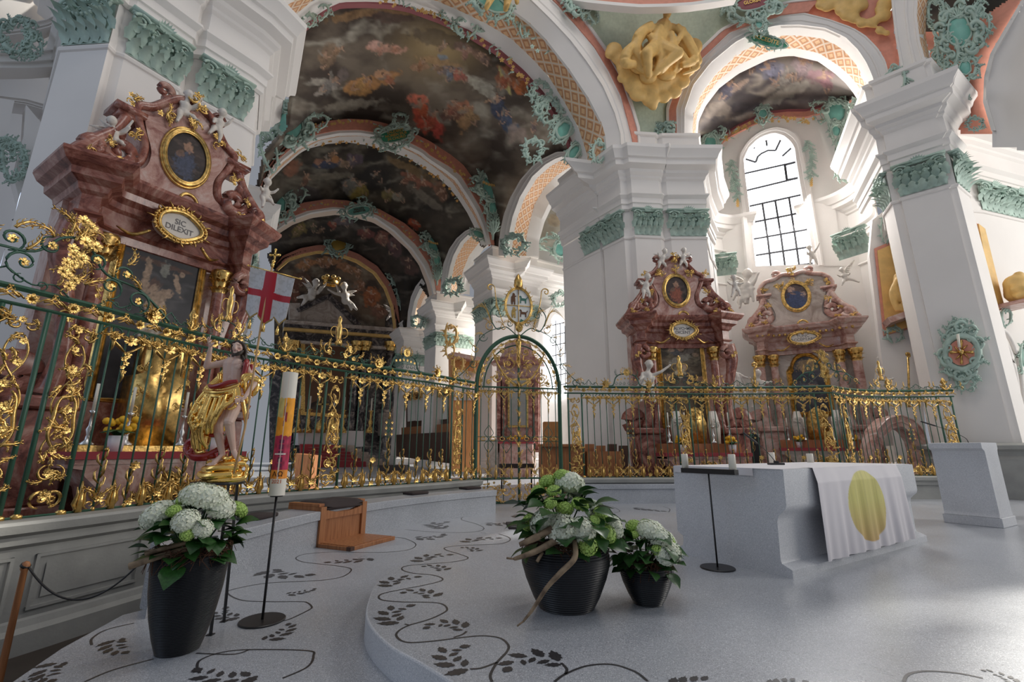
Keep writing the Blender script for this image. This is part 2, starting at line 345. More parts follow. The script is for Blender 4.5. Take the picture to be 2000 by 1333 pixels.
spr_hi = [[(940,1307),(908,1306),(885,1296),(873,1282),(880,1270),(902,1265)], [(909,1238),(905,1229),(886.7,1221),(862,1219),(837,1226)], [(800,1220),(780,1216),(764,1209),(762,1198),(774,1190),(797,1185)], [(838,1174),(844,1165),(830,1158),(810,1156),(792,1158)], [(778,1149),(765,1143),(764,1137),(778,1131),(812,1128)], [(862,1119),(865,1112),(850,1107.5),(831,1107)], [(838,1100),(827,1096),(828,1091),(842,1087),(875,1084.7)], [(922,1080),(929,1076),(922,1072.5),(905,1070.6)], [(928,1062),(919,1058),(930,1054),(971,1052)], [(1106,1310),(1100,1299),(1077,1290),(1045,1284),(1015,1290),(994,1306)], [(1300,1345),(1340,1336),(1385,1332),(1400,1340)], [(1500,1345),(1530,1336),(1570,1333)], [(1990,1340),(1960,1322),(1925,1312)]]
vines_lo = [[(905,1010),(902,1016),(930,1024),(945,1032),(936,1038),(900,1041),(850,1040),(800,1036),(791,1035)], [(770,1050),(792,1053),(812,1063.5),(800,1074),(762,1079),(710,1080),(650,1079),(597,1083),(578,1090.5),(590,1098),(620,1102),(665,1107),(686,1113),(672,1126),(640,1133),(600,1136),(520,1140),(455,1152),(445,1160),(471,1173),(520,1176),(585,1176),(600,1178),(609,1187),(600,1194),(569,1209),(552,1214)], [(390,1316),(385,1304),(392,1290),(430,1276),(487,1270),(600,1272),(612,1283),(600,1304),(552,1326)], [(383,1277),(455,1279),(487,1270)], [(179,1261),(180,1248),(208,1231),(262,1218)], [(165,1333),(220,1310),(300,1288)], [(1180,985),(1200,992),(1210,1000),(1185,1003)], [(1295,990),(1308,995),(1306,1001)]]
spr_lo = [[(722,1088),(712,1093.5),(687,1096),(644,1099)], [(889,1033),(862,1030),(846,1025),(869,1021)], [(798,1050),(838,1052),(864,1045)], [(939,1022),(971,1025),(1002,1021)], [(545,1108),(528,1116),(545,1124),(600,1124)], [(549,1162),(578,1160),(612,1152)], [(487,1205),(452,1206),(428,1200),(439,1190)], [(497,1256),(533,1247),(556,1234),(563,1222)], [(530,1313),(471,1326),(416,1324),(388,1312)], [(257,1242),(230,1250),(222,1265),(242,1275)], [(150,1287),(107,1300),(92,1315),(100,1330)], [(1226,992),(1254,995),(1293,999)], [(1275,984),(1300,981)], [(995,1005),(1020,1009),(1050,1003)], [(30,1345),(60,1330),(92,1322)], [(1178,1006),(1195,1002)]]
mb = MB()
for l in vines_hi: vine_line(mb, l, 0.0)
for l in spr_hi: sprig(mb, l, 0.0)
inl = mb.build('vine_inlay', M['inlay'], plat, smooth=False)
mb = MB()
for l in vines_lo: vine_line(mb, l, -0.17)
for l in spr_lo: sprig(mb, l, -0.17)
inl = mb.build('vine_inlay', M['inlay'], smooth=False); inl.parent = bpy.data.objects['floor']
# ------------------------------------------------------------------ sweeps
def offsets(plan, closed=False):
    P = np.array(plan, float); n = len(P); out = []
    for i in range(n):
        a = P[i]-P[i-1] if (i > 0 or closed) else P[1]-P[0]
        b = P[(i+1) % n]-P[i] if (i < n-1 or closed) else a
        if i == 0 and not closed: a = b
        a = a/np.linalg.norm(a); b = b/np.linalg.norm(b)
        na = np.array([a[1], -a[0]]); nb = np.array([b[1], -b[0]]); mm = na+nb; L_ = np.dot(mm, mm)
        out.append(mm*2/max(L_, 0.6) if L_ > 1e-6 else na)
    return np.array(out)
def sweep(mb, plan, prof, m=0, closed=False):
    P = np.array(plan, float)[:, :2]; O = offsets(P, closed)
    G = np.array([np.c_[P+O*o, np.full(len(P), z)] for o, z in prof])
    mb.grid(G, m, close=closed, flip=False); return mb
def flatfaces(o, ang=25):
    bm = bmesh.new(); bm.from_mesh(o.data)
    for e in bm.edges:
        if len(e.link_faces) == 2 and e.calc_face_angle(0) > R(ang): e.smooth = False
    bm.to_mesh(o.data); bm.free(); return o
ENT = [(.02, 10.72), (.10, 10.78), (.10, 10.98), (.15, 11.0), (.15, 11.22), (.20, 11.26), (.28, 11.34), (.28, 11.40), (.14, 11.44), (.12, 12.05), (.20, 12.12), (.22, 12.2), (.34, 12.3), (.36, 12.42), (.62, 12.52), (.64, 12.72), (.72, 12.76), (.78, 12.9), (.92, 13.06), (.94, 13.2), (.86, 13.24), (.1, 13.3)]
ATT = [(.10, 13.3), (.12, 13.34), (.12, 14.15), (.2, 14.2), (.2, 14.32), (.0, 14.36)]
BASE = [(.3, -.2), (.3, .35), (.26, .4), (.14, .5), (.16, .56), (.10, .62), (0, .66)]
NECK = [(0.0, 9.46), (.04, 9.48), (.06, 9.53), (.04, 9.58), (0, 9.6)]
def Z(px, py, z=9.66): return tuple(onz(px, py, z)[:2])
E2 = np.array([.862, .506]); D2 = np.array([-.506, .862])
# ------------------------------------------------------------------ acanthus capital (unit: width 1, height 1, y = outward)
def leaf_mb(mb, M_, L_=1.0, W=0.45, curl=0.5, m=0, lobes=3):
    n = 9; G = []
    for i in range(n):
        t = i/(n-1); wdt = W*0.5*math.sin(math.pi*min(1, t*0.86+0.16))**0.7*(1+0.22*math.cos(t*lobes*2*math.pi))*(1-0.55*t*t)
        a = t*curl*math.pi; z = L_*(math.sin(a)/(curl*math.pi)) if curl > 0.01 else L_*t; y = L_*((1-math.cos(a))/(curl*math.pi)) if curl > 0.01 else 0
        row = []
        for j, s_ in enumerate((-1, -.5, 0, .5, 1)):
            row.append((wdt*s_, y - abs(s_)*0.16*wdt*2 + (0.05*W if s_ == 0 else 0), z))
        G.append(row)
    mb.grid(G, m, M_); return mb
def spiral(cx, cz, r, turns, a0, sgn=1, n=26, y=0.0, r1=0.12):
    t = np.linspace(0, 1, n); rr = r*(1-t*(1-r1)); a = a0+sgn*turns*2*math.pi*t
    return np.stack([cx+rr*np.cos(a), np.full(n, y), cz+rr*np.sin(a)], 1)
def capital_mesh(name, nleaf=5):
    mb = MB()
    mb.grid([[(-.48, .02, 0), (.48, .02, 0)], [(-.48, .02, .5), (.48, .02, .5)], [(-.52, .08, .84), (.52, .08, .84)]], 0)
    for row, (z0, L_, nn, y0) in enumerate(((0.02, .5, nleaf, .04), (.30, .52, nleaf+1, .05))):
        for k in range(nn):
            x = -.5+(k+.5)/nn if row == 0 else -.5+k/(nn-1)
            leaf_mb(mb, TR(x, y0, z0) @ SC(1, .8, 1), L_, 1.05/nn, .62)
    for sg in (-1, 1):
        mb.tube(spiral(sg*.40, .78, .13, 1.6, R(90) if sg > 0 else R(90), -sg, 26, .16), [.035, .028, .02, .02], 5)
        mb.tube(smooth([(sg*.1, .06, .45), (sg*.16, .12, .66), (sg*.28, .18, .86), (sg*.40, .17, .91)], 5), [.02, .035], 5)
        mb.tube(spiral(sg*.13, .74, .07, 1.2, R(90), sg, 18, .13), [.02, .014], 5)
        for q in range(5):
            leaf_mb(mb, TR(sg*(.46-.05*q), .12, .5+.06*q) @ ROT(-sg*R(35+22*q), 'Y'), .2, .12, .5)
    mb.tube([(-.54, .10, .92), (.54, .10, .92)], .05, 6, flat=.7)
    mb.box((-.56, 0, .95), (.56, .20, 1.0))
    for k in range(5): leaf_mb(mb, TR(-.4+.2*k, .10, .56+.05*(k % 2)) @ ROT(R(-24+12*k), 'Y'), .36, .20, .7)
    for q in range(7): leaf_mb(mb, TR(0, .16, .9) @ ROT(R(-60+20*q), 'Y'), .22, .09, .3)
    for q in range(9):
        a = -1+2*q/8; mb.ball((a*.34, .17, .66-.12*(1-a*a)), .035, 0, None, 6, 5)
    me = mb.build(name, M['green'], smooth=True); return me
CAP = capital_mesh('capital'); cap_mesh = CAP.data; bpy.data.objects.remove(CAP)
def add_caps(parent, plan, segs, z=9.62, h=1.1):
    for i in segs:
        a = np.array(plan[i]); b = np.array(plan[i+1]); L_ = np.linalg.norm(b-a); c = (a+b)/2
        o = bpy.data.objects.new('capital', cap_mesh); C.objects.link(o); o.parent = parent
        d = (b-a)/L_; ang = math.atan2(d[1], d[0])+math.pi    # local +y is outward
        wl = max(1, round(L_/1.3)) if L_ > 1.9 else 1
        o.location = (*c, z); o.rotation_euler = (0, 0, ang); o.scale = (L_*1.06, max(.6, min(1.35, L_*1.15)), h)
        if wl > 1:
            o.scale = (L_/wl*1.04, 1.1, h)
            for k in range(wl):
                p = a+d*L_*(k+.5)/wl
                q = o if k == 0 else dup(o, parent, (*p, z), ang, o.scale)
                q.location = (*p, z)
def pier(label, plan, capsegs, base=True, nm='pier', ent=True, prj=1.0, eplan=None):
    t = thing(nm, label, 'pier', (0, 0, 0)); t['kind'] = 'structure'
    mb = MB(); sweep(mb, plan, [(0, -.2), (0, 10.9)]); 
    if base: sweep(mb, plan, BASE)
    sweep(mb, plan, NECK)
    flatfaces(mb.build('shaft', M['plaster'], t))
    if ent:
        ep = eplan or plan; mb = MB(); sweep(mb, ep, [(o_*prj, z_) for o_, z_ in ENT]); sweep(mb, ep, ATT); flatfaces(mb.build('entablature', M['plaster'], t))
    add_caps(t, plan, capsegs); return t
def _noop(): pass
LPc = [Z(122,88), Z(214,82), Z(245,101), Z(350,166), Z(385,187), Z(475,236), Z(496,251)]
c_ = np.array(LPc[-1])
LP = [(LPc[0][0]-2.6, LPc[0][1]+2.2), LPc[0], LPc[1], tuple(np.array(LPc[1])+.25*D2+.0*E2), LPc[2], LPc[3], tuple((np.array(LPc[3])+np.array(LPc[4]))/2+np.array([-.22, .13])), LPc[4], LPc[5], LPc[6], tuple(c_+D2*1.6), tuple(c_+D2*1.6-E2*.35), tuple(c_+D2*4.2-E2*.35)]
LP[3] = (LPc[1][0]+.0, LPc[1][1]+.16)
pier('white plastered pier with green capitals rising behind the crucifixion altar', LP, [1, 4, 7])
A_, B_ = Z(1142,499), Z(1219,460)
Cc = [Z(1240,457), Z(1290,459), Z(1310,460), Z(1379,460)]
a1 = np.array(A_)+(np.array(B_)-np.array(A_))*.42; a2 = np.array(A_)+(np.array(B_)-np.array(A_))*.50
a3 = (a1+a2)/2+np.array([.16, .12])
CP = [tuple(np.array(A_)+D2*1.6), A_, tuple(a1), tuple(a3), tuple(a2), B_, (Cc[0][0]-.14, Cc[0][1]+.14), Cc[0], Cc[1], ((Cc[1][0]+Cc[2][0])/2, Cc[1][1]+.2), Cc[2], Cc[3], (Cc[3][0]+.1, Cc[3][1]+.25), (Cc[3][0]+.9, Cc[3][1]+1.8), (Cc[3][0]+1.8, Cc[3][1]+3.2)]
pier('tall white middle pier with green capitals behind the altar of the dark upright painting', CP, [1, 4, 7, 10])
RPe = [(14.6, 17.2), (13.95, 15.8), (13.25, 14.3), (13.42, 14.14), (13.36, 14.06), (14.24, 13.26), (14.30, 13.33), (14.45, 13.2), (15.5, 13.85), (16.0, 14.75), (17.0, 14.9), (19.9, 15.8), (26, 17.6)]
RP = [(15.9, 17.7), (13.62, 15.12)]+RPe[2:]
pier('broad white pier with green capital at the right behind the lectern', RP, [1, 4, 7, 10], prj=0.84, eplan=RPe)
mb = MB(); sweep(mb, RP, [(.42, -.2), (.42, .9), (.38, .96), (.34, 1.0), (.34, 1.12), (.44, 1.18), (.44, 1.28), (.3, 1.34), (0, 1.36)]); o = flatfaces(mb.build('pier_plinth', M['stone'])); tag(o, 'grey stone plinth of the right pier', 'plinth', kind='structure')
# choir piers going back on the right
def corner(px, py): p = onz(px, py, 13.2)[:2]; return p+.9*(E2+D2)
for k, (cx, cy, lab, ln) in enumerate(((952, 498, 'white choir pier seen just left above the gate crest', 9.0), (842, 585, 'white choir pier farther back left of the gate', 8.0), (780, 639, 'rearmost white choir pier beside the high altar', 6.0))):
    p = corner(cx, cy); back = p+D2*2.6; e1 = p+E2*ln
    q1 = p+E2*1.6; q2 = p+E2*1.75; q3 = p+E2*3.3
    pl = [tuple(back), tuple(p), tuple(q1), tuple((q1+q2)/2+D2*.2), tuple(q2), tuple(q3), tuple(q3+D2*.35), tuple(e1+D2*.35)]
    pier(lab, pl, [0, 1, 4])
    if k == 0: P2 = p
    if k == 1: P3 = p
    if k == 2: P4 = p
# left choir side piers (mirror)
for k, (p0, lab) in enumerate(((P2, 'left choir pier glimpsed behind the side altar cornice'), (P3, 'left rear choir pier behind the banner'))):
    p = p0-E2*13.6; pl = [tuple(p-E2*5+D2*.3), tuple(p), tuple(p+D2*2.6)]
    pier(lab, pl, [1])
# ------------------------------------------------------------------ arch bands traced on their own planes
def uvband(name, A, B, m, parent=None, nu=60, nv=2, cell=0.42, thick=0.0, tdir=None):
    A = resample(A, nu); B = resample(B, nu); G = np.stack([A*(1-t)+B*t for t in np.linspace(0, 1, nv)], 1)
    mb = MB(); mb.grid(G, 0)
    o = mb.build(name, m, parent, smooth=True)
    me = o.data; uv = me.uv_layers.new(name='UVMap'); L_ = np.r_[0, np.cumsum(np.linalg.norm(np.diff((A+B)/2, axis=0), axis=1))]
    W_ = np.linalg.norm(B-A, axis=1).mean()
    co = np.array([(L_[i]/cell, W_*j/(nv-1)/cell) for i in range(nu) for j in range(nv)])
    li = np.zeros(len(me.loops), int); me.loops.foreach_get('vertex_index', li)
    uv.data.foreach_set('uv', co[li].ravel()); return o
def coffer_mat():
    m = M['coffer']; nt = m.node_tree; N = nt.nodes; L = nt.links; b = N['Principled BSDF']
    for l in list(b.inputs['Base Color'].links): nt.links.remove(l)
    uv = N.new('ShaderNodeUVMap'); uv.uv_map = 'UVMap'; mp = N.new('ShaderNodeMapping'); mp.inputs['Rotation'].default_value = (0, 0, R(45)); mp.inputs['Scale'].default_value = (1.1, 1.1, 1)
    L.new(uv.outputs[0], mp.inputs[0]); fr = N.new('ShaderNodeVectorMath'); fr.operation = 'FRACTION'; L.new(mp.outputs[0], fr.inputs[0])
    su = N.new('ShaderNodeVectorMath'); su.operation = 'SUBTRACT'; su.inputs[1].default_value = (.5, .5, 0); L.new(fr.outputs[0], su.inputs[0])
    ab = N.new('ShaderNodeVectorMath'); ab.operation = 'ABSOLUTE'; L.new(su.outputs[0], ab.inputs[0]); sp = N.new('ShaderNodeSeparateXYZ'); L.new(ab.outputs[0], sp.inputs[0])
    mx = N.new('ShaderNodeMath'); mx.operation = 'MAXIMUM'; L.new(sp.outputs[0], mx.inputs[0]); L.new(sp.outputs[1], mx.inputs[1])
    rp = N.new('ShaderNodeValToRGB'); rp.color_ramp.interpolation = 'CONSTANT'; e = rp.color_ramp.elements
    e[0].position = 0; e[0].color = (.82, .53, .30, 1); e[1].position = .22; e[1].color = (.58, .28, .15, 1); k = e.new(.34); k.color = (.74, .43, .22, 1); k = e.new(.42); k.color = (.80, .66, .54, 1)
    L.new(mx.outputs[0], rp.inputs[0]); L.new(rp.outputs[0], b.inputs['Base Color'])
    bp = N.new('ShaderNodeBump'); bp.inputs['Strength'].default_value = .5; bp.inputs['Distance'].default_value = .05; L.new(mx.outputs[0], bp.inputs['Height']); L.new(bp.outputs[0], b.inputs['Normal'])
coffer_mat()
def band(name, A, B, m, parent, back, thick=0.3, nu=60, ridges=0, proud=0.06, hid=False):
    """white or coloured arch moulding between two 3-D curves, with real thickness along back"""
    A = resample(A, nu); B = resample(B, nu); back = np.array(back, float); back /= np.linalg.norm(back)
    rows = [A+back*thick, A]
    if ridges:
        prof = [(0, 0), (.04, 1), (.12, 1), (.16, .35), (.5, .35), (.54, .8), (.62, .8), (.66, .2), (.86, .2), (.9, .9), (1, .9)]
        for t, h in prof: rows.append(A*(1-t)+B*t-back*proud*h)
    rows += [B, B+back*thick]
    mb = MB(); mb.grid(np.array(rows), 0); o = mb.build(name, m, parent); flatfaces(o, 30); return o
PA1 = Plane((5.0, 16.7, 0), (-.506, .862, 0))
PA2 = Plane((*P2, 0), (-.506, .862, 0)); PA3 = Plane((*P3, 0), (-.506, .862, 0)); PA4 = Plane((*P4, 0), (-.506, .862, 0)).off(2.0)
PS = Plane((*P2, 0), (.862, .506, 0))
back1 = (-.506, .862, 0); backS = (.862, .506, 0)
a1o = [(1236,300),(1235,278),(1225,232),(1212,185),(1190,140),(1160,92),(1122,47),(1082,5),(1030,-42),(960,-90),(870,-122),(770,-135),(660,-125),(560,-95),(470,-40)]
a1m = [(1212,300),(1210,262),(1199,222),(1176,170),(1147,125),(1111,78),(1073,38),(1030,-4),(975,-45),(910,-78),(830,-98),(740,-100),(650,-85),(575,-50),(520,-10)]
a1b = [(1186,300),(1182,265),(1175,240),(1150,192),(1112,135),(1065,75),(1032,42),(997,17),(950,-12),(890,-42),(815,-62),(740,-64),(660,-46),(600,-20),(541,18)]
a1c = [(1150,330),(1146,300),(1130,250),(1107,207),(1072,150),(1040,115),(1000,77),(960,52),(917,30),(882,14),(850,1),(800,-12),(740,-18),(670,-12),(612,0),(580,26),(570,38)]
a1d = [(1140,345),(1134,328),(1117,270),(1095,225),(1065,180),(1025,135),(975,92),(917,56),(862,32),(800,9),(760,2),(715,0),(667,1),(640,13),(615,30),(595,45),(586,56)]
t = thing('choir_arch', 'great white choir arch with coffered orange soffit nearest the camera', 'arch'); t['kind'] = 'structure'; arch1 = t
band('archivolt', PA1.tr(a1o), PA1.tr(a1m), M['plaster'], t, back1, .5, ridges=1)
band('soffit_border', PA1.tr(a1m), PA1.off(.45).tr(a1b), M['plaster'], t, back1, .1)
uvband('coffered_soffit', PA1.off(.45).tr(a1b), PA1.off(1.7).tr(a1c), M['coffer'], t, 80, 3, .52)
band('inner_moulding', PA1.off(1.7).tr(a1c), PA1.off(2.2).tr(a1d), M['plaster'], t, back1, .3)
a1e = [(x-(6 if x > 900 else -4 if x < 640 else 0), y+7) for x, y in a1d]
band('plum_trim', PA1.off(2.25).tr(a1d), PA1.off(2.3).tr(a1e), M['plum'], t, back1, .2)
a2s = [(502,385),(510,360),(520,332),(540,304),(560,282),(600,252),(640,236),(680,232),(720,234),(750,240),(800,256),(840,276),(880,302),(905,322),(925,350),(945,385),(958,425),(966,478)]
a2o = [(506,385),(513,358),(522,338),(545,310),(580,280),(620,262),(660,254),(700,253),(740,259),(790,273),(828,292),(840,303),(880,326),(900,342),(920,374),(940,408),(952,440),(960,478)]
a2m = [(509,385),(516,360),(526,342),(549,315),(584,287),(622,268),(662,260),(702,259),(738,265),(785,279),(824,298),(836,309),(872,333),(893,350),(914,382),(932,412),(945,442),(954,478)]
a2n = [(512,382),(518,362),(530,346),(553,323),(588,293),(626,274),(666,267),(703,266),(734,271),(778,285),(814,303),(830,314),(860,336),(884,357),(906,390),(926,422),(940,452),(949,478)]
a2i = [(514,380),(520,365),(540,330),(566,308),(600,286),(640,276),(680,273),(716,278),(760,290),(800,304),(840,330),(862,345),(880,362),(898,384),(916,412),(932,444),(944,478)]
t = thing('choir_arch', 'second white choir arch with an oval green inscription panel at its crown', 'arch'); t['kind'] = 'structure'; arch2 = t
band('salmon_trim', PA2.off(-.05).tr(a2s), PA2.off(-.05).tr(a2o), M['salmon'], t, back1, .4)
band('archivolt', PA2.tr(a2o), PA2.tr(a2m), M['plaster'], t, back1, .3)
uvband('coffered_soffit', PA2.off(.2).tr(a2m), PA2.off(1.2).tr(a2n), M['coffer'], t, 80, 3, .45)
band('inner_moulding', PA2.off(1.2).tr(a2n), PA2.off(1.6).tr(a2i), M['plaster'], t, back1, .3)
a3s = [(525,458),(540,430),(562,410),(592,396),(640,389),(680,392),(740,408),(790,436),(825,466),(848,498),(860,540),(863,575)]
a3o = [(526,462),(535,447),(562,427),(600,412),(650,404),(680,406),(737,420),(775,443),(812,478),(837,515),(849,548),(853,575)]
a3m = [(528,466),(539,450),(568,430),(605,416),(653,408),(679,410),(734,425),(770,450),(806,486),(830,521),(842,552),(847,575)]
a3i = [(531,470),(545,452),(575,433),(612,420),(657,414),(680,416),(732,429),(762,447),(800,482),(822,512),(837,550),(843,575)]
a3i = [(x-2, y+3) for x, y in a3i]
t = thing('choir_arch', 'third white choir arch farther back with blue-green inscription panel', 'arch'); t['kind'] = 'structure'; arch3 = t
band('salmon_trim', PA3.off(-.05).tr(a3s), PA3.off(-.05).tr(a3o), M['salmon'], t, back1, .4)
band('archivolt', PA3.tr(a3o), PA3.tr(a3m), M['plaster'], t, back1, .3)
band('inner_moulding', PA3.off(.2).tr(a3m), PA3.off(1.2).tr(a3i), M['coffer'], t, back1, .3)
a4s = [(536,520),(552,500),(587,485),(620,479),(655,479),(700,496),(737,520),(762,553),(776,590),(782,640)]
a4i = [(540,526),(562,505),(590,496),(620,490),(650,491),(700,508),(734,532),(755,562),(768,597),(774,640)]
t = thing('apse_arch', 'rearmost arch with rose trim framing the dark apse painting', 'arch'); t['kind'] = 'structure'; arch4 = t
band('salmon_trim', PA4.tr(a4s), PA4.off(.1).tr(a4i), M['salmon'], t, back1, .5)
a4t = [(x+(3 if x < 620 else 0 if x < 680 else -4), y+(4 if 560 < x < 720 else 2)) for x, y in a4i]
band('gilt_trim', PA4.off(.12).tr(a4i), PA4.off(.3).tr(a4t), M['goldpaint'], t, back1, .3)
# side arches opening into the aisle
def sidearch(lab, o_, b_, c2, d_, pl, cell):
    t = thing('aisle_arch', lab, 'arch'); t['kind'] = 'structure'
    band('archivolt', pl.tr(o_), pl.tr(b_), M['plaster'], t, backS, .3, ridges=1, proud=.04)
    uvband('coffered_soffit', pl.off(.15).tr(b_), pl.off(1.5).tr(c2), M['coffer'], t, 60, 3, cell)
    band('inner_moulding', pl.off(1.5).tr(c2), pl.off(2.1).tr(d_), M['plaster'], t, backS, .3); return t
s1o = [(974,500),(974,476),(978,448),(984,420),(996,388),(1016,352),(1040,324),(1060,310),(1087,297),(1107,296),(1124,303)]
s1b = [(992,500),(993,476),(996,452),(1002,424),(1016,386),(1040,346),(1066,322),(1085,311),(1100,306),(1120,304),(1134,306)]
s1c = [(1028,500),(1028,464),(1034,436),(1044,400),(1064,366),(1086,344),(1104,332),(1128,318),(1142,312)]
s1d = [(1045,500),(1046,468),(1056,432),(1070,402),(1092,368),(1108,346),(1132,330),(1146,322)]
sidearch('white aisle arch with orange lattice soffit above the gate', s1o, s1b, s1c, s1d, PS, .45)
s2o = [(860,575),(862,548),(866,516),(878,486),(892,466),(908,452),(930,441),(946,442)]
s2b = [(874,575),(876,540),(880,520),(886,500),(900,474),(916,458),(936,449),(950,450)]
s2c = [(899,575),(900,558),(904,530),(916,500),(936,474),(952,462)]
s2d = [(911,575),(912,540),(920,512),(938,486),(956,474)]
PS2 = PS
sidearch('smaller white aisle arch with orange lattice soffit farther back', s2o, s2b, s2c, s2d, PS2, .45)
s3o = [(795,640),(797,610),(803,580),(812,560),(826,542),(846,536)]
s3b = [(803,640),(805,612),(810,588),(820,566),(834,550),(848,546)]
s3c = [(816,640),(818,610),(826,585),(838,568),(850,562)]
s3d = [(824,640),(826,612),(834,592),(844,580),(852,576)]
sidearch('smallest white aisle arch beside the apse', s3o, s3b, s3c, s3d, PS, .5)
# pendentives and the eastern bay arch
PR1 = Plane((7.9, 17.0, 0), (.43, .90, 0)); backR = (.43, .90, 0)
r1o = [(1322,300),(1322,277),(1320,212),(1337,160),(1372,112),(1425,62),(1480,40),(1515,32),(1570,26),(1617,38),(1665,55),(1690,70),(1715,95),(1730,120),(1740,160),(1746,200),(1748,240)]
r1m = [(1338,300),(1337,262),(1338,215),(1354,168),(1388,124),(1436,84),(1488,58),(1520,51),(1560,50),(1610,56),(1650,74),(1676,100),(1692,125),(1703,150),(1711,180),(1716,210),(1718,240)]
r1b = [(1353,300),(1352,262),(1355,220),(1370,180),(1400,140),(1440,105),(1500,76),(1525,70),(1550,68),(1610,72),(1650,100),(1675,130),(1690,160),(1697,185),(1700,205),(1702,220),(1703,240)]
r1c = [(1358,300),(1358,262),(1361,224),(1376,192),(1402,158),(1440,128),(1500,101),(1525,96),(1555,94),(1600,104),(1637,128),(1660,148),(1676,168),(1690,190),(1697,205),(1701,220),(1703,242)]
r1d = [(1361,300),(1361,262),(1364,228),(1378,198),(1404,164),(1442,135),(1500,107),(1525,101),(1550,99),(1600,110),(1634,134),(1656,154),(1670,172),(1684,194),(1690,210),(1694,224),(1696,244)]
t = thing('bay_arch', 'white arch above the tall bright window with a green inscription scroll', 'arch'); t['kind'] = 'structure'; archR = t
band('archivolt', PR1.tr(r1o), PR1.tr(r1m), M['plaster'], t, backR, .5, ridges=1)
band('soffit_border', PR1.tr(r1m), PR1.off(.5).tr(r1b), M['plaster'], t, backR, .1)
uvband('coffered_soffit', PR1.off(.5).tr(r1b), PR1.off(1.2).tr(r1c), M['coffer'], t, 70, 3, .42)
band('inner_moulding', PR1.off(1.2).tr(r1c), PR1.off(1.4).tr(r1d), M['plaster'], t, backR, .3)
# ------------------------------------------------------------------ painting helpers (colour per vertex, computed here)
def paint_sky(u, v, sc_=1.0, seed=0, dark=(.035, .024, .018), mid=(.13, .10, .075), lite=(.30, .27, .22)):
    n = fbm(u*sc_, v*sc_*1.5, seed, 6); n2 = fbm(u*sc_*2.3+4, v*sc_*2.3, seed+3, 5)
    r = 1-np.abs(2*fbm(u*sc_*.8+9, v*sc_*1.6+2, seed+7, 4)-1)
    a = np.clip((n-.38)*3.2, 0, 1)[..., None]; b = np.clip((r-.78)*4.2, 0, 1)[..., None]*np.clip((n2-.35)*3, 0, 1)[..., None]
    d, m_, l = map(np.array, (dark, mid, lite)); c = d*(1-a)+m_*a; return c*(1-b)+l*b
def blobs(col, x, y, lst, seed=0, fr=0.12):
    """lst: (x, y, rx, ry, angle, rgb, strength)"""
    for k, (bx, by, rx, ry, an, rgb, stg) in enumerate(lst):
        ca, sa = math.cos(R(an)), math.sin(R(an)); dx = x-bx; dy = y-by
        U = (dx*ca+dy*sa)/rx; V = (-dx*sa+dy*ca)/ry
        d = np.sqrt(U*U+V*V)+(fbm(x*fr, y*fr, seed+k, 4)-.5)*1.1
        w_ = np.clip((1.05-d)*4, 0, 1)[..., None]*stg
        sh = (.45+1.15*fbm(x*fr*1.4+k, y*fr*1.4, seed+k+50, 4))[..., None]
        col = col*(1-w_)+np.array(rgb)*sh*w_
    return col
SKIN = (.40, .25, .17)
def figs(col, x, y, lst, seed=0):
    for k, (fx, fy, s_, an, robe) in enumerate(lst):
        r = random.Random(seed*97+k); ca, sa = math.cos(R(an)), math.sin(R(an)); q = lambda u, v: (fx+(u*ca-v*sa)*s_, fy+(u*sa+v*ca)*s_); L_ = []
        L_.append((*q(.15, .75), .75*s_, .35*s_, an+70+r.uniform(-20, 20), tuple(c*.22 for c in robe), .7))
        L_.append((*q(0, .45), .42*s_, .62*s_, an+r.uniform(-25, 25), robe, .95)); L_.append((*q(.25, .95), .35*s_, .5*s_, an+r.uniform(-60, 30), tuple(c*.75 for c in robe), .9))
        L_.append((*q(-.05, .02), .22*s_, .30*s_, an, tuple(c*.85 for c in SKIN), .9)); L_.append((*q(0, -.38), .16*s_, .19*s_, an, SKIN, .95)); L_.append((*q(.03, -.50), .17*s_, .10*s_, an, (.07, .04, .025), .85))
        for sg in (-1, 1): L_.append((*q(sg*.45, -.05+r.uniform(-.2, .25)), .36*s_, .075*s_, an+sg*r.uniform(-50, 50), SKIN, .9)); L_.append((*q(sg*.18, 1.25), .08*s_, .42*s_, an+sg*r.uniform(5, 35), tuple(c*.9 for c in SKIN), .85))
        if r.random() < .5: L_.append((*q(-.5, -.1), .5*s_, .17*s_, an+r.uniform(20, 60), (.22, .20, .17), .7))
        col = blobs(col, x, y, L_, seed+k*3, .25)
    return col
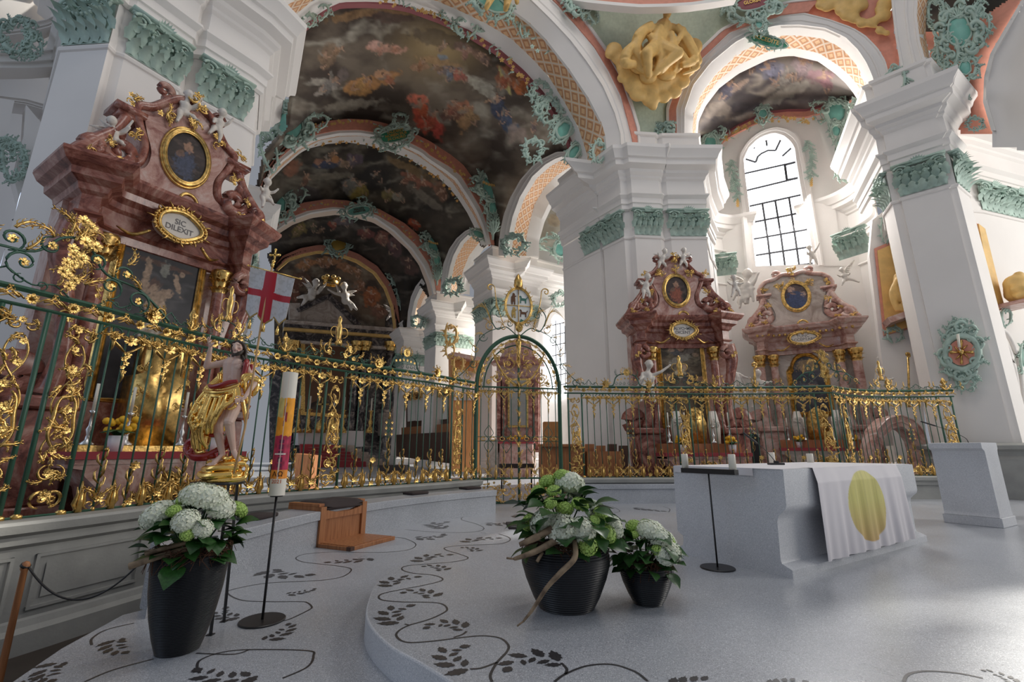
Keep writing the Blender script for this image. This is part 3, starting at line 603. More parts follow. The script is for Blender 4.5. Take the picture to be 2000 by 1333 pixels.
def patch(name, poly, b3, fn, mt, step=3.0, push=0.3, grow=8.0, parent=None, power=3.0):
    """smooth vault surface spanning a closed boundary; b3 are the boundary's 3-D points, same order as poly"""
    poly = np.array(poly, float); b3 = np.array(b3, float)
    P = resample(np.c_[poly/20.0, b3], 420); P[:, :2] *= 20.0; bp = P[:, :2]; dep = np.linalg.norm(P[:, 2:]-CAM, axis=1)/np.array([np.linalg.norm(ray(*q)) for q in bp])
    x0, y0 = poly.min(0)-grow; x1, y1 = poly.max(0)+grow
    xs = np.arange(x0, x1+step, step); ys = np.arange(y0, y1+step, step); X, Y = np.meshgrid(xs, ys, indexing='ij')
    # inside test + distance
    ins = np.zeros(X.shape, bool); j = len(bp)-1
    for i in range(len(bp)):
        xi, yi = bp[i]; xj, yj = bp[j]
        if yi != yj:
            c = ((yi > Y) != (yj > Y)) & (X < (xj-xi)*(Y-yi)/(yj-yi)+xi); ins ^= c
        j = i
    D = np.sqrt((X[..., None]-bp[:, 0])**2+(Y[..., None]-bp[:, 1])**2); dm = D.min(-1)
    keep = ins | (dm < grow)
    W_ = 1/(D+2)**power; dp = (W_/dep).sum(-1)/W_.sum(-1); dp = 1/dp
    rx = (X-CXP)/F_PX; ry = -(Y-CYP)/F_PX
    dirs = np.stack([rx, _c-_s*ry, _s+_c*ry], -1)
    V = CAM+dirs*(dp+push)[..., None]
    idx = -np.ones(X.shape, int); use = np.zeros(X.shape, bool); q = keep[:-1, :-1] & keep[1:, :-1] & keep[:-1, 1:] & keep[1:, 1:]
    for a, b in ((0, 0), (1, 0), (0, 1), (1, 1)): use[a:a+q.shape[0], b:b+q.shape[1]] |= q
    idx[use] = np.arange(use.sum()); F_ = []
    ii, jj = np.nonzero(q)
    F_ = np.stack([idx[ii, jj], idx[ii, jj+1], idx[ii+1, jj+1], idx[ii+1, jj]], 1).tolist()
    mb = MB(); mb.add(V[use], F_); cols = fn(X[use], Y[use]) if fn else None
    return mb.build(name, mt, parent, cols=cols)
def p1paint(x, y):
    u, v = x/100, y/100
    c = paint_sky(u, v, 1.5, 1, (.05, .035, .026), (.17, .135, .10), (.36, .33, .27))
    glow = np.exp(-(((x-855)/70)**2+((y-95)/50)**2))[..., None]; c = c*(1-glow*.8)+np.array((.42, .30, .14))*glow*.8
    L_ = [(650,165,38,10,-35,(.34,.30,.26),.9),(640,110,16,26,20,(.20,.13,.08),.8),(668,150,10,22,30,(.13,.10,.09),.9),(625,160,20,9,0,(.42,.38,.32),.7),
     (725,160,60,14,-15,(.45,.22,.08),.9),(700,178,25,10,0,(.38,.20,.07),.9),(750,145,20,9,0,(.50,.28,.16),.8),(755,95,42,10,5,(.50,.27,.20),.85),(735,88,16,8,0,(.55,.33,.27),.8),
     (825,225,18,34,-20,(.48,.09,.05),1),(815,195,20,14,0,(.55,.16,.10),1),(850,245,14,32,-25,(.40,.07,.05),1),(895,215,26,18,0,(.34,.14,.08),.95),(905,235,14,26,0,(.40,.24,.12),.9),(880,225,20,14,0,(.16,.08,.06),.9),
     (975,215,14,32,-25,(.04,.05,.09),1),(990,240,12,24,-20,(.05,.07,.12),1),(965,200,12,14,0,(.05,.06,.10),1),(1005,250,14,10,0,(.08,.11,.16),.9),(960,195,18,4,-20,(.45,.28,.18),.9),
     (880,140,24,12,10,(.20,.16,.16),.9),(893,148,8,14,0,(.40,.12,.08),.9),(855,120,40,8,12,(.32,.20,.10),.9),(820,130,18,9,0,(.34,.20,.12),.9),(865,112,10,7,0,(.22,.26,.30),.9),
     (990,150,26,22,30,(.30,.12,.06),.95),(1015,170,14,18,0,(.45,.14,.05),.9),(985,155,5,34,-22,(.42,.36,.14),.9),(905,95,22,10,20,(.34,.20,.16),.8),(940,110,26,10,30,(.22,.13,.09),.8),
     (770,30,50,16,0,(.07,.04,.03),.8),(860,75,70,16,10,(.06,.045,.035),.6),(940,170,34,14,30,(.50,.48,.40),.5),(830,300,60,12,20,(.30,.27,.20),.6),(690,205,60,10,-8,(.42,.38,.30),.5),(1010,260,24,20,0,(.26,.20,.17),.8),(770,215,40,14,20,(.10,.08,.06),.7),(690,30,50,10,-12,(.22,.13,.06),.8),(790,22,60,8,8,(.25,.14,.06),.7)]
    return figs(blobs(c, x, y, L_, 11, .1), x, y, [(652,158,22,50,(.22,.20,.18)),(715,158,22,60,(.48,.27,.10)),(752,150,16,-40,(.40,.16,.09)),(745,90,13,30,(.48,.25,.18)),(765,94,13,-60,(.45,.22,.14)),(822,205,24,-20,(.50,.12,.05)),(848,225,22,30,(.38,.09,.05)),(888,205,20,10,(.26,.12,.08)),(912,215,22,-30,(.32,.2,.1)),(872,218,14,-70,(.3,.12,.08)),(972,195,22,-10,(.05,.06,.10)),(990,222,16,30,(.07,.09,.14)),(880,138,15,20,(.18,.2,.24)),(898,142,15,-30,(.35,.12,.09)),(825,122,13,40,(.32,.16,.08)),(850,130,12,-50,(.26,.16,.1)),(990,148,20,30,(.34,.10,.05)),(1012,162,18,-30,(.42,.14,.05)),(912,98,14,30,(.3,.16,.12)),(940,108,15,-30,(.2,.13,.1)),(635,108,18,10,(.2,.13,.08)),(870,88,12,60,(.3,.2,.14)),(1045,240,14,20,(.16,.12,.12)),(665,95,13,60,(.28,.17,.1))], 11)
B1 = [(565,240),(575,150),(586,56)]+a1d[::-1][1:]+[(1124,303),(1107,296),(1087,295),(1060,308),(1040,322),(1016,350),(996,386),(984,418),(978,446),(974,476)]+[(966,478)]+a2s[::-1][1:]+[(520,300),(545,270)]
B1b = [PA1.off(4).at(565,240), PA1.off(3).at(575,150)]+PA1.off(2.2).tr(a1d[::-1])[:]+PS.tr([(1124,303),(1107,296),(1087,295),(1060,308),(1040,322),(1016,350),(996,386),(984,418),(978,446),(974,476)])+PA2.tr([(966,478)])+PA2.tr(a2s[::-1][1:])+[PA2.off(-3).at(520,300), PA1.off(7).at(545,270)]
o = patch('choir_vault', B1, B1b, p1paint, M['fresco'], 2.6); tag(o, 'large dark vault fresco of saints on clouds under the nearest choir arch', 'ceiling painting', kind='structure')
def p2paint(x, y):
    c = paint_sky(x/80, y/80, 1.7, 5, (.018, .014, .010), (.075, .058, .04), (.19, .17, .13))
    L_ = [(645,322,34,8,0,(.04,.05,.08),1),(655,312,10,7,0,(.35,.16,.06),.9),(625,318,12,7,0,(.28,.14,.09),.9),(690,312,18,12,0,(.10,.07,.09),.9),(672,320,16,7,-10,(.28,.20,.13),.8),(700,375,20,12,-30,(.32,.24,.06),.9),
     (760,380,16,10,0,(.22,.18,.07),.9),(775,385,12,8,0,(.28,.26,.20),.8),(680,365,14,16,0,(.18,.17,.15),.8),(815,350,40,7,25,(.26,.10,.06),.8),(640,345,60,7,-4,(.22,.19,.14),.6),(600,380,30,20,0,(.06,.05,.05),.8),
     (810,438,14,8,20,(.40,.09,.04),.95),(730,345,30,22,0,(.018,.014,.012),.9),(835,390,50,10,35,(.20,.17,.13),.6),(800,330,50,9,25,(.20,.13,.06),.7),(570,330,20,14,-40,(.22,.09,.05),.8),(860,375,12,22,-30,(.20,.10,.06),.7)]
    return figs(blobs(c, x, y, L_, 31, .12), x, y, [(640,315,14,60,(.05,.06,.11)),(668,314,12,-40,(.24,.16,.1)),(690,312,12,20,(.12,.09,.10)),(705,362,17,-20,(.28,.21,.06)),(690,352,14,60,(.2,.19,.16)),(760,375,14,20,(.2,.16,.07)),(778,382,12,-40,(.24,.2,.15)),(800,345,14,50,(.22,.1,.06)),(826,355,14,60,(.24,.1,.06)),(812,436,11,10,(.32,.07,.04)),(735,340,14,-30,(.05,.04,.03)),(600,345,14,30,(.16,.08,.05)),(862,372,14,-20,(.16,.08,.05)),(655,300,10,80,(.24,.14,.08))], 31)
B2 = a2i+[(944,478),(945,445),(908,452),(880,480),(866,516),(863,575)]+a3s[::-1][1:]+[(520,440),(514,400)]
B2b = PA2.off(1.6).tr(a2i)+[PA2.off(1.6).at(944,478), PS.at(945,445), PS.at(908,452), PS.at(880,480), PS.at(866,516), PA3.at(863,575)]+PA3.tr(a3s[::-1][1:])+[PA3.off(-4).at(520,440), PA2.off(3).at(514,400)]
o = patch('choir_vault', B2, B2b, p2paint, M['fresco'], 2.2); tag(o, 'very dark vault fresco between the second and third choir arches', 'ceiling painting', kind='structure')
def p3paint(x, y):
    c = paint_sky(x/60, y/60, 1.8, 9, (.014, .011, .008), (.05, .036, .026), (.13, .11, .09))
    L_ = [(585,450,22,10,-40,(.20,.15,.04),.8),(672,433,18,8,0,(.13,.10,.11),.9),(650,440,10,7,0,(.30,.07,.04),.9),(715,455,18,9,10,(.20,.06,.05),.8),(745,465,16,14,0,(.26,.10,.07),.8),(770,480,12,22,-20,(.12,.06,.06),.8),(610,440,14,8,0,(.10,.09,.05),.8),(590,470,40,6,-6,(.16,.14,.11),.6),(800,520,14,22,-30,(.10,.05,.04),.7)]
    return figs(blobs(c, x, y, L_, 51, .14), x, y, [(586,446,12,40,(.2,.15,.05)),(672,432,10,-30,(.15,.12,.12)),(652,438,9,20,(.22,.06,.04)),(716,452,12,30,(.18,.07,.05)),(745,462,13,-20,(.22,.10,.07)),(770,482,12,30,(.13,.06,.06)),(612,440,10,0,(.1,.09,.05)),(798,508,11,0,(.12,.06,.05)),(630,448,9,60,(.16,.1,.06))], 51)
B3 = a3i+[(841,578),(820,545),(808,560),(796,600),(790,640),(782,640)]+a4s[::-1][1:]+[(528,500)]
B3b = PA3.off(1.2).tr(a3i)+[PA3.off(1.2).at(841,578), PS.at(820,545), PS.at(808,560), PS.at(796,600), PS.at(790,640), PA4.at(782,640)]+PA4.tr(a4s[::-1][1:])+[PA4.off(-4).at(528,500)]
o = patch('choir_vault', B3, B3b, p3paint, M['fresco'], 2.0); tag(o, 'small dark vault fresco in front of the apse', 'ceiling painting', kind='structure')
def p4paint(x, y):
    c = paint_sky(x/50, y/50, 1.6, 13, (.04, .025, .015), (.13, .085, .05), (.20, .16, .11))
    L_ = [(600,515,22,9,-15,(.30,.13,.05),.8),(640,510,26,8,0,(.26,.12,.05),.8),(680,525,24,10,15,(.24,.11,.05),.8),(590,545,20,14,0,(.14,.07,.04),.7),(725,580,18,22,0,(.28,.09,.03),.9),(700,560,14,14,0,(.22,.10,.05),.8),(650,560,50,14,0,(.16,.13,.10),.6),(740,610,16,14,0,(.18,.08,.05),.8),(575,570,10,24,0,(.16,.06,.04),.7),(640,600,60,20,0,(.06,.045,.035),.7)]
    return figs(blobs(c, x, y, L_, 71, .18), x, y, [(600,515,11,30,(.28,.14,.06)),(625,510,10,-20,(.22,.1,.05)),(645,512,10,40,(.26,.12,.06)),(680,522,10,-30,(.22,.12,.06)),(700,530,10,10,(.2,.1,.05)),(725,572,13,0,(.26,.08,.03)),(740,598,11,-20,(.2,.08,.04)),(590,545,11,20,(.16,.08,.05)),(708,555,10,40,(.22,.1,.05)),(575,570,11,-10,(.18,.07,.04))], 71)
PAP = PA4.off(5.0)
B4 = [(535,530)]+a4i+[(776,700),(535,700)]
o = patch('apse_wall', B4, [PAP.at(*q) for q in B4], p4paint, M['fresco'], 1.8, 0.0, 3); tag(o, 'brown apse wall painting of heaven behind the stucco angels', 'wall painting', kind='structure')
# aisle fresco seen through the side arch
def p5paint(x, y):
    c = paint_sky(x/40, y/40, 1.2, 17, (.30, .26, .20), (.42, .39, .32), (.52, .48, .40))
    return blobs(c, x, y, [(1110,420,14,22,20,(.20,.19,.20),.9),(1118,455,34,5,-38,(.55,.36,.22),.9),(1085,430,14,14,0,(.33,.24,.14),.7),(1125,480,20,10,0,(.28,.25,.28),.8),(1095,395,12,14,0,(.45,.36,.12),.6)], 83, .12)
PL2 = PA2.off(.3)
B5 = [(1046,480),(1056,432),(1070,402),(1092,368),(1108,346),(1134,330),(1175,320),(1175,500),(1100,495)]
o = patch('aisle_lunette', B5, [PL2.at(*q) for q in B5], p5paint, M['fresco'], 2.5, .2, 3); tag(o, 'pale grey aisle fresco seen through the lattice arch', 'wall painting', kind='structure')
B5c = rect(1000, 470, 1190, 575); o = patch('aisle_wall', B5c, PL2.off(.4).tr(B5c), None, M['plaster'], 8, 0, 2); tag(o, 'white aisle wall above the choir pier cornice', 'wall', kind='structure')
# plain walls that close the aisles behind the arches
def wallquad(name, pts, m, kind='structure', lab=None):
    mb = MB(); mb.add(pts, [tuple(range(len(pts)))]); o = mb.build(name, m, smooth=False); o['kind'] = kind
    if lab: o['label'] = lab
    return o
# pendentives
sL1 = [(1247,300),(1247,275),(1245,250),(1232,205),(1213,150),(1182,97),(1150,52),(1130,27),(1100,-8)]
sL0 = [(1238,300),(1236,275),(1226,232),(1213,185),(1191,140),(1162,92),(1124,47),(1090,8),(1060,-20)]
sR1 = [(1307,300),(1307,262),(1306,212),(1322,165),(1352,118),(1370,98),(1412,58),(1470,28),(1540,4),(1600,-2)]
sR0 = [(1322,300),(1322,277),(1320,212),(1337,160),(1372,112),(1425,62),(1480,40),(1530,28),(1580,22)]
t = thing('pendentive', 'grey-green pendentive with salmon borders between the two large arches', 'pendentive'); t['kind'] = 'structure'; pend = t
PAf = PA1.off(-.1); PRf = PR1.off(-.1)
band('salmon_border', PAf.tr(sL0), PAf.tr(sL1), M['salmon'], t, back1, .2)
sL2 = [(x+5, y-1) for x, y in sL1]; sR2 = [(x-5, y-2) for x, y in sR1]
band('white_border', PAf.off(-.05).tr(sL1), PAf.off(-.05).tr(sL2), M['plaster'], t, back1, .2)
band('salmon_border', PRf.tr(sR0), PRf.tr(sR1), M['salmon'], t, backR, .2)
band('white_border', PRf.off(-.05).tr(sR2), PRf.off(-.05).tr(sR1), M['plaster'], t, backR, .2)
BP = sL2[::-1]+sR2
BPb = PAf.tr(sL2[::-1])+PRf.tr(sR2)
patch('field', BP, BPb, None, M['field'], 5, .12, 8, parent=t, power=2.2)
# dome ring
PRing = Plane((0, 14.6, 0), (0, 1, 0))
ring0 = [(1080,-6),(1150,5),(1200,10),(1250,14),(1300,13),(1350,10),(1400,3),(1440,-4)]
ring1 = [(x, y-6) for x, y in ring0]; ring2 = [(x, y-34) for x, y in ring0]
t = thing('dome_ring', 'salmon band with white edge at the foot of the dome above the pendentive', 'cornice'); t['kind'] = 'structure'
band('white_border', PRing.tr(ring0), PRing.tr(ring1), M['plaster'], t, (0, 1, 0), .3)
band('salmon_border', PRing.tr(ring1), PRing.tr(ring2), M['salmon'], t, (0, 1, 0), .3)
# right pendentive (behind the second gilt figure)
BQ = [(1500,-30),(1560,24),(1617,38),(1665,55),(1690,70),(1715,95),(1730,120),(1740,160),(1752,190),(1762,170),(1756,120),(1748,70),(1742,20),(1742,-30)]
PQ = PR1.off(.2)
o = patch('pendentive', BQ, [PQ.at(*q) for q in BQ], None, M['salmon'], 5, 0, 4); tag(o, 'salmon pendentive above the right pier with the second gilt relief', 'pendentive', kind='structure')
# window bay vault painting
W1p = np.array(onz(1460, 418, 13.2)); W1q = np.array(onz(1585, 392, 13.2)); wd = (W1q-W1p)[:2]; wd /= np.linalg.norm(wd)
nW = np.array([-wd[1], wd[0], 0]); PW = Plane(W1p, nW)
wtop = [(1350,262),(1374,270),(1400,272),(1416,258),(1440,244),(1474,227),(1500,217),(1540,213),(1574,213),(1600,206),(1640,196),(1665,180)]
def p6paint(x, y):
    c = paint_sky(x/100, y/100, 1.3, 23, (.07, .055, .055), (.20, .165, .145), (.36, .30, .24))
    L_ = [(1500,130,30,24,-20,(.16,.15,.19),.8),(1420,170,20,18,0,(.09,.085,.11),.8),(1570,120,26,22,0,(.26,.20,.20),.8),(1600,150,26,16,0,(.24,.13,.14),.9),(1540,180,60,12,-25,(.34,.30,.25),.7),(1440,215,50,14,-15,(.06,.05,.055),.8),(1400,215,30,16,0,(.30,.24,.19),.7),(1590,190,40,10,-20,(.10,.08,.08),.7),(1520,150,16,10,-40,(.30,.24,.22),.8),(1475,115,20,10,-20,(.17,.12,.11),.8),(1440,170,30,6,-35,(.32,.22,.16),.7)]
    return figs(blobs(c, x, y, L_, 91, .07), x, y, [(1500,128,26,-30,(.17,.16,.21)),(1570,122,26,20,(.28,.2,.2)),(1610,148,22,-10,(.26,.13,.14)),(1425,165,22,30,(.10,.09,.12)),(1540,150,22,60,(.3,.26,.22)),(1470,120,16,10,(.18,.13,.12))], 91)
B6 = r1d[1:-1][::-1]
B6 = [(1361,262)]+r1d[2:15]+[(1672,185)]+wtop[::-1][1:]
B6b = [PR1.off(1.4).at(1361,262)]+PR1.off(1.4).tr(r1d[2:15])+[PW.off(-1).at(1672,185)]+PW.tr(wtop[::-1][1:])
o = patch('bay_vault', B6, B6b, p6paint, M['fresco'], 2.6); tag(o, 'grey-violet vault fresco above the tall bright window', 'ceiling painting', kind='structure')
# window wall
t = thing('wall_window', None, None); t['kind'] = 'structure'; wallW = t
sb = [(x, y+15) for x, y in wtop]; sb2 = [(x, y+4) for x, y in wtop]
band('plum_moulding', PW.off(-.15).tr(wtop), PW.off(-.15).tr(sb2), M['plum'], t, nW, .2)
band('salmon_band', PW.off(-.1).tr(sb2), PW.off(-.1).tr(sb), M['salmon'], t, nW, .2)
# wall ring around the window opening, sides and bottom
wo = [(1478,533),(1474,500),(1466,425),(1455,339),(1452,310),(1462,288),(1480,270),(1500,261),(1516,259),(1533,265),(1547,278),(1553,290),(1556,316),(1568,385),(1583,466),(1592,520)]
wl_out = [(1412,533),(1408,500),(1406,425),(1402,350),(1408,310),(1420,285),(1440,265),(1474,243),(1500,232),(1540,228),(1574,230),(1600,255),(1616,300),(1628,385),(1640,466),(1648,520)]
A3 = resample(PW.tr(wl_out), 70); Bo = resample(PW.tr(wo), 70)
mid1 = A3*.30+Bo*.70; mid2 = A3*.12+Bo*.88; bk = nW
rows = [A3, A3*.72+Bo*.28, mid1, mid1-bk*.12, A3*.24+Bo*.76-bk*.16, mid2-bk*.10, mid2, Bo*.96+A3*.04, Bo*.96+A3*.04+bk*.02, Bo+bk*.02, Bo+bk*.7]
mb = MB(); mb.grid(np.array(rows), 0); flatfaces(mb.build('window_surround', M['plaster'], t), 30)
far = [(1330,533),(1340,500),(1345,425),(1345,350),(1347,310),(1350,285),(1374,283),(1440,257),(1500,231),(1540,227),(1600,219),(1665,196),(1700,260),(1710,385),(1720,466),(1730,520)]
mb = MB(); mb.grid(np.array([resample(PW.off(.05).tr(far), 70), A3+bk*.05]), 0); mb.build('plaster_field', M['plaster'], t)
bb = [PW.off(.06).at(1330, 525), PW.off(.06).at(1720, 512), PW.off(.06).at(1760, 870), PW.off(.06).at(1330, 900)]
wallquad('lower_wall', bb, M['plaster']).parent = t
# glass and glazing bars
wn = thing('window_1', 'tall round-arched bright window with thin dark glazing bars', 'window'); wn['kind'] = 'structure'
PG = PW.off(.62); gl = PG.tr([(1478,545)]+wo+[(1598,548)])
mb = MB(); mb.add(np.array(gl), [tuple(range(len(gl)))]); mb.build('pane', M['glass'], wn, smooth=False)
mb = MB(); PGb = PW.off(.58)
def bars(l, r=.055):
    P = np.array(PGb.tr(l)); mb.tube(P, r, 4, cap=True)
for l in ([(1455,339),(1557,316)], [(1459,372),(1562,347)], [(1464,403),(1568,380)], [(1468,435),(1573,414)], [(1472,467),(1578,448)], [(1476,499),(1584,482)], [(1480,530),(1590,514)],
          [(1489,397),(1500,470),(1508,540)], [(1514,391),(1526,465),(1536,540)], [(1541,386),(1552,455),(1564,540)],
          [(1476,317),(1480,306),(1487,300),(1500,294),(1515,294)], [(1457,311),(1476,317)], [(1515,294),(1530,262)], [(1498,285),(1495,262)], [(1464,282),(1474,290)], [(1528,305),(1548,287)]): bars(l)
bars([(1533,322),(1537,352)], .07); bars([(1537,352),(1562,347)], .07); bars([(1533,322),(1557,316)], .07); bars([(1557,316),(1562,347)], .07)
mb.build('glazing_bars', M['lead'], wn, smooth=False)
# curved niche walls either side with their cornices
def plan3(pts, z=13.2): return [tuple(onz(x, y, z)[:2]) for x, y in pts]
nl = [tuple(q) for q in smooth([(9.2, 19.4), (9.6, 21.0), (10.25, 21.95), (11.0, 22.3), (11.7, 22.4), (12.35, 22.15)], 4)]
nichL = pier('curved white niche wall with cornice left of the tall window', nl+[tuple(np.array(nl[-1])+nW[:2]*1.2)], [], nm='niche_wall', prj=.7)
add_caps(nichL, [tuple(onz(1391,540,9.66)[:2]), tuple(onz(1438,535,9.66)[:2])], [0])
nr = [tuple(q) for q in smooth([(15.1, 21.0), (15.9, 20.2), (16.25, 19.3), (16.15, 18.3), (15.6, 17.5)], 4)]
nichR = pier('curved white niche wall with cornice right of the tall window', [tuple(np.array(nr[0])+nW[:2]*1.2)]+nr, [], nm='niche_wall', prj=.7)
add_caps(nichR, [tuple(onz(1640,510,9.3)[:2]), tuple(onz(1698,492,9.3)[:2])], [0], 9.3, 1.2)
# ------------------------------------------------------------------ bench, plinth
FP = [np.array(p) for p in ((-6.1, 3.3), (-5.45, 4.4), (-5.1, 5.3), (-4.78, 6.5), (-4.35, 7.6), (-3.6, 8.6), (-2.8, 9.5), (-1.9, 10.5), (-.98, 11.75))]
FPs = smooth(FP, 8); FPs = resample(FPs, 60)
FR = smooth([(1.42, 12.5), (3.0, 12.62), (5.5, 12.7), (7.6, 12.62), (8.75, 12.42)], 6)
FR2 = smooth([(8.75, 12.42), (9.5, 12.95), (10.5, 13.35), (11.6, 13.45), (12.9, 13.3)], 6)
PLP = [(.30, -.85), (.30, -.62), (.24, -.58), (.22, -.52), (.20, -.50), (.20, .18), (.26, .22), (.26, .30), (.33, .34), (.35, .42), (.33, .45), (-.2, .45)]
mb = MB(); sweep(mb, FPs, PLP); sweep(mb, FR, [(o, z) for o, z in PLP if z > -.6]); sweep(mb, FR2, [(o, z) for o, z in PLP if z > -.6])
o = flatfaces(mb.build('stone_plinth', M['stone'])); tag(o, 'grey moulded stone plinth wall under the wrought iron screen', 'wall', kind='structure')
# raised panels on the left part of the plinth
O_ = offsets(FPs)
def on_fp(sv, off, z):      # sv = arc length along the left run
    d = np.r_[0, np.cumsum(np.linalg.norm(np.diff(FPs, axis=0), axis=1))]
    p = np.array([np.interp(sv, d, FPs[:, k]) for k in range(2)]); q = np.array([np.interp(sv, d, O_[:, k]) for k in range(2)]); q /= np.linalg.norm(q)
    return np.array([*(p+q*off), z])
mb = MB()
for a, b in ((.25, 1.15), (1.3, 1.95), (2.12, 3.2), (3.4, 4.3)):
    for s0, s1, z0, z1 in ((a, b, .07, .10), (a, b, -.43, -.40), (a, a+.03, -.43, .10), (b-.03, b, -.43, .10)):
        G = [[on_fp(s_, o_, z_) for s_ in np.linspace(s0, s1, 4)] for o_, z_ in ((.19, z0), (.225, z0), (.225, z1), (.19, z1))]
        mb.grid(G)
    G = [[on_fp(s_, .215, z_) for s_ in np.linspace(a+.1, b-.1, 4)] for z_ in (-.33, .0)]; mb.grid(G)
q = mb.build('raised_panel', M['stone'], o, smooth=False)
bl = [onz(x, y, -.17)[:2] for x, y in ((283, 1213), (330, 1178), (480, 1121), (615, 1072), (750, 1038), (860, 1018), (970, 1003))]
bl = resample(smooth(bl, 6), 40); BN = offsets(bl)
def bench(name, line, lab, depth=.5, cut=False):
    nn = -offsets(line)
    prof = [(.03, -.30), (.03, .18), (.035, .185), (0, .19), (-.0, .295), (.012, .305), (depth, .305), (depth, -.30)]
    if cut:
        r0 = np.array(line[0])/np.linalg.norm(line[0]); nn = nn.copy()
        for k in range(6): nn[k] = nn[k]*(k/6)+r0*1.5*(1-k/6)
    G = np.array([np.c_[np.array(line)+nn*o, np.full(len(line), z)] for o, z in prof]); mb = MB(); mb.grid(G)
    for e in (0, -1): mb.add(G[:, e], [tuple(range(len(prof))) if e == 0 else tuple(range(len(prof)-1, -1, -1))])
    o = flatfaces(mb.build(name, M['terrazzo'])); tag(o, lab, 'bench', 'curved terrazzo benches'); return o
bench('stone_bench', bl, 'long curved terrazzo bench left of the gate under the iron screen', .55, True)
br = resample(smooth([(1.85, 12.05), (3.2, 12.16), (4.6, 12.25), (6.0, 12.25)], 5), 20)
bench('stone_bench', br, 'terrazzo bench right of the gate behind the big planter', .36)
def cushion(px, py, wpx, lab, z=.305, ang=None, dp=.30, wd=None, mt='cushion'):
    p = onz(px, py, z); c = np.array(p[:2]); d = np.linalg.norm(np.array(bl)-c, axis=1).argmin() if ang is None else 0
    if ang is None: t_ = bl[min(d+1, len(bl)-1)]-bl[max(d-1, 0)]; ang = math.atan2(t_[1], t_[0])
    t = MB(); w_ = wd or .42
    t.box((-w_/2, -dp/2, .002), (w_/2, dp/2, .05), ch=.012)
    o = t.build('seat_cushion', M[mt]); o.location = (p[0], p[1], z); o.rotation_euler = (0, 0, ang)
    flatfaces(o, 50); return tag(o, lab, 'cushion', 'seat cushions on the stone benches')
cushion(503, 1013, 60, 'dark felt cushion on the bench behind the candle stand')
cushion(812, 966, 56, 'brown cushion in the middle of the bench left of the gate')
cushion(918, 956, 48, 'brown cushion at the bench end nearest the gate')
cushion(1165, 943, 45, 'first dark cushion on the bench right of the gate', ang=.03)
cushion(1252, 940, 38, 'second dark cushion on the bench right of the gate, beside the altar', ang=.05)
o = cushion(1028, 1030, 30, 'dark flat kneeling pad on the platform behind the big planter', z=0, ang=.1, wd=.6, dp=.45)
# ------------------------------------------------------------------ wooden kneeler
def kneeler():
    a = onz(616, 1070, -.17)[:2]; b = onz(690, 1079, -.17)[:2]; o_ = (b-a)/np.linalg.norm(b-a); w_ = np.array([-o_[1], o_[0]])
    t = thing('kneeling_bench', 'oak kneeler with brown padded top straddling the stone bench', 'kneeler', (*a, -.17), math.atan2(w_[1], w_[0]))
    # local x = along the width, local y = towards the bench (back), -y = outwards
    W = .92; fd = .64
    mb = MB(); mb.box((0, -fd, .0), (W, 0, .05), ch=.004); mb.box((.04, -fd+.04, .05), (W-.04, -.02, .058)); mb.build('footboard', M['wood'], t, False)
    mb = MB(); mb.box((-.002, -fd-.002, .001), (.075, -fd+.07, .051)); mb.build('corner_block', M['wooddark'], t, False)
    mb = MB(); mb.box((.09, -.02, .05), (W-.09, .02, .44)); mb.build('front_panel', M['wood'], t, False)
    for x0 in (0, W-.1):
        mb = MB(); mb.box((x0, -.05, 0), (x0+.1, .06, .53), ch=.004); mb.build('post', M['wood'], t, False)
    mb = MB(); n = 16
    for k in range(n):
        x0 = .1+(W-.2)*k/n; x1 = .1+(W-.2)*(k+1)/n; h0 = .43+.055*((2*(k+.5)/n-1)**2)
        mb.box((x0, -.045, .36), (x1, .05, h0))
    mb.build('curved_rail', M['wood'], t, False)
    for x0 in (0, W-.1):
        mb = MB(); mb.box((x0, .0, .53), (x0+.1, .62, .57), ch=.004); mb.box((x0, .06, .478), (x0+.1, .62, .53)); mb.build('side_rail', M['wood'], t, False)
    G = []
    for j in range(9):
        y = -.04+.62*j/8; row = []
        for i in range(13):
            x = .07+(W-.14)*i/12; e = min(1, min(i, 12-i)/1.5)*min(1, min(j, 8-j)/1.0+.0)
            row.append((x, y, .50+.035*abs(2*i/12-1)**2+.075*(e**.5 if e > 0 else 0)))
        G.append(row)
    mb = MB(); mb.grid(np.array(G), 0, flip=True); mb.box((.07, -.04, .478), (W-.07, .58, .51)); mb.build('padded_top', M['cushion'], t)
kneeler()
# ------------------------------------------------------------------ altar
AN = np.array([2.58, 4.57]); AV = np.array([.845, .535]); AU = np.array([-.535, .845]); ALEN = 3.33; ADEP = 1.25; AH = .965
angA = math.atan2(AV[1], AV[0])
t = thing('stone_altar', 'large pale stone altar block with coved sides on the platform', 'altar', (*AN, 0), angA)
prof = [(0, AH), (0, .64), (.012, .60), (.05, .565), (.085, .53), (.10, .48), (.10, .14), (.09, .11), (.03, .085), (0, .07), (0, 0),
        (ADEP, 0), (ADEP, .07), (ADEP-.06, .10), (ADEP-.07, .14), (ADEP-.07, .20), (ADEP, .24), (ADEP, AH)]
mb = MB(); prof = [(u_+(.05*z_/AH if u_ > .6 else 0), z_) for u_, z_ in prof]; G = np.array([[(x+(.075*z/AH if x == 0 else 0), u, z) for u, z in prof] for x in (0, ALEN)])
mb.grid(G, 0, close=True); mb.add(G[0], [tuple(range(len(prof)-1, -1, -1))]); mb.add(G[1], [tuple(range(len(prof)))])
flatfaces(mb.build('altar_block', M['altarstone'], t), 35)
mb = MB(); mb.box((-.0015, .1, .505), (.0, ADEP-.1, .507)); 
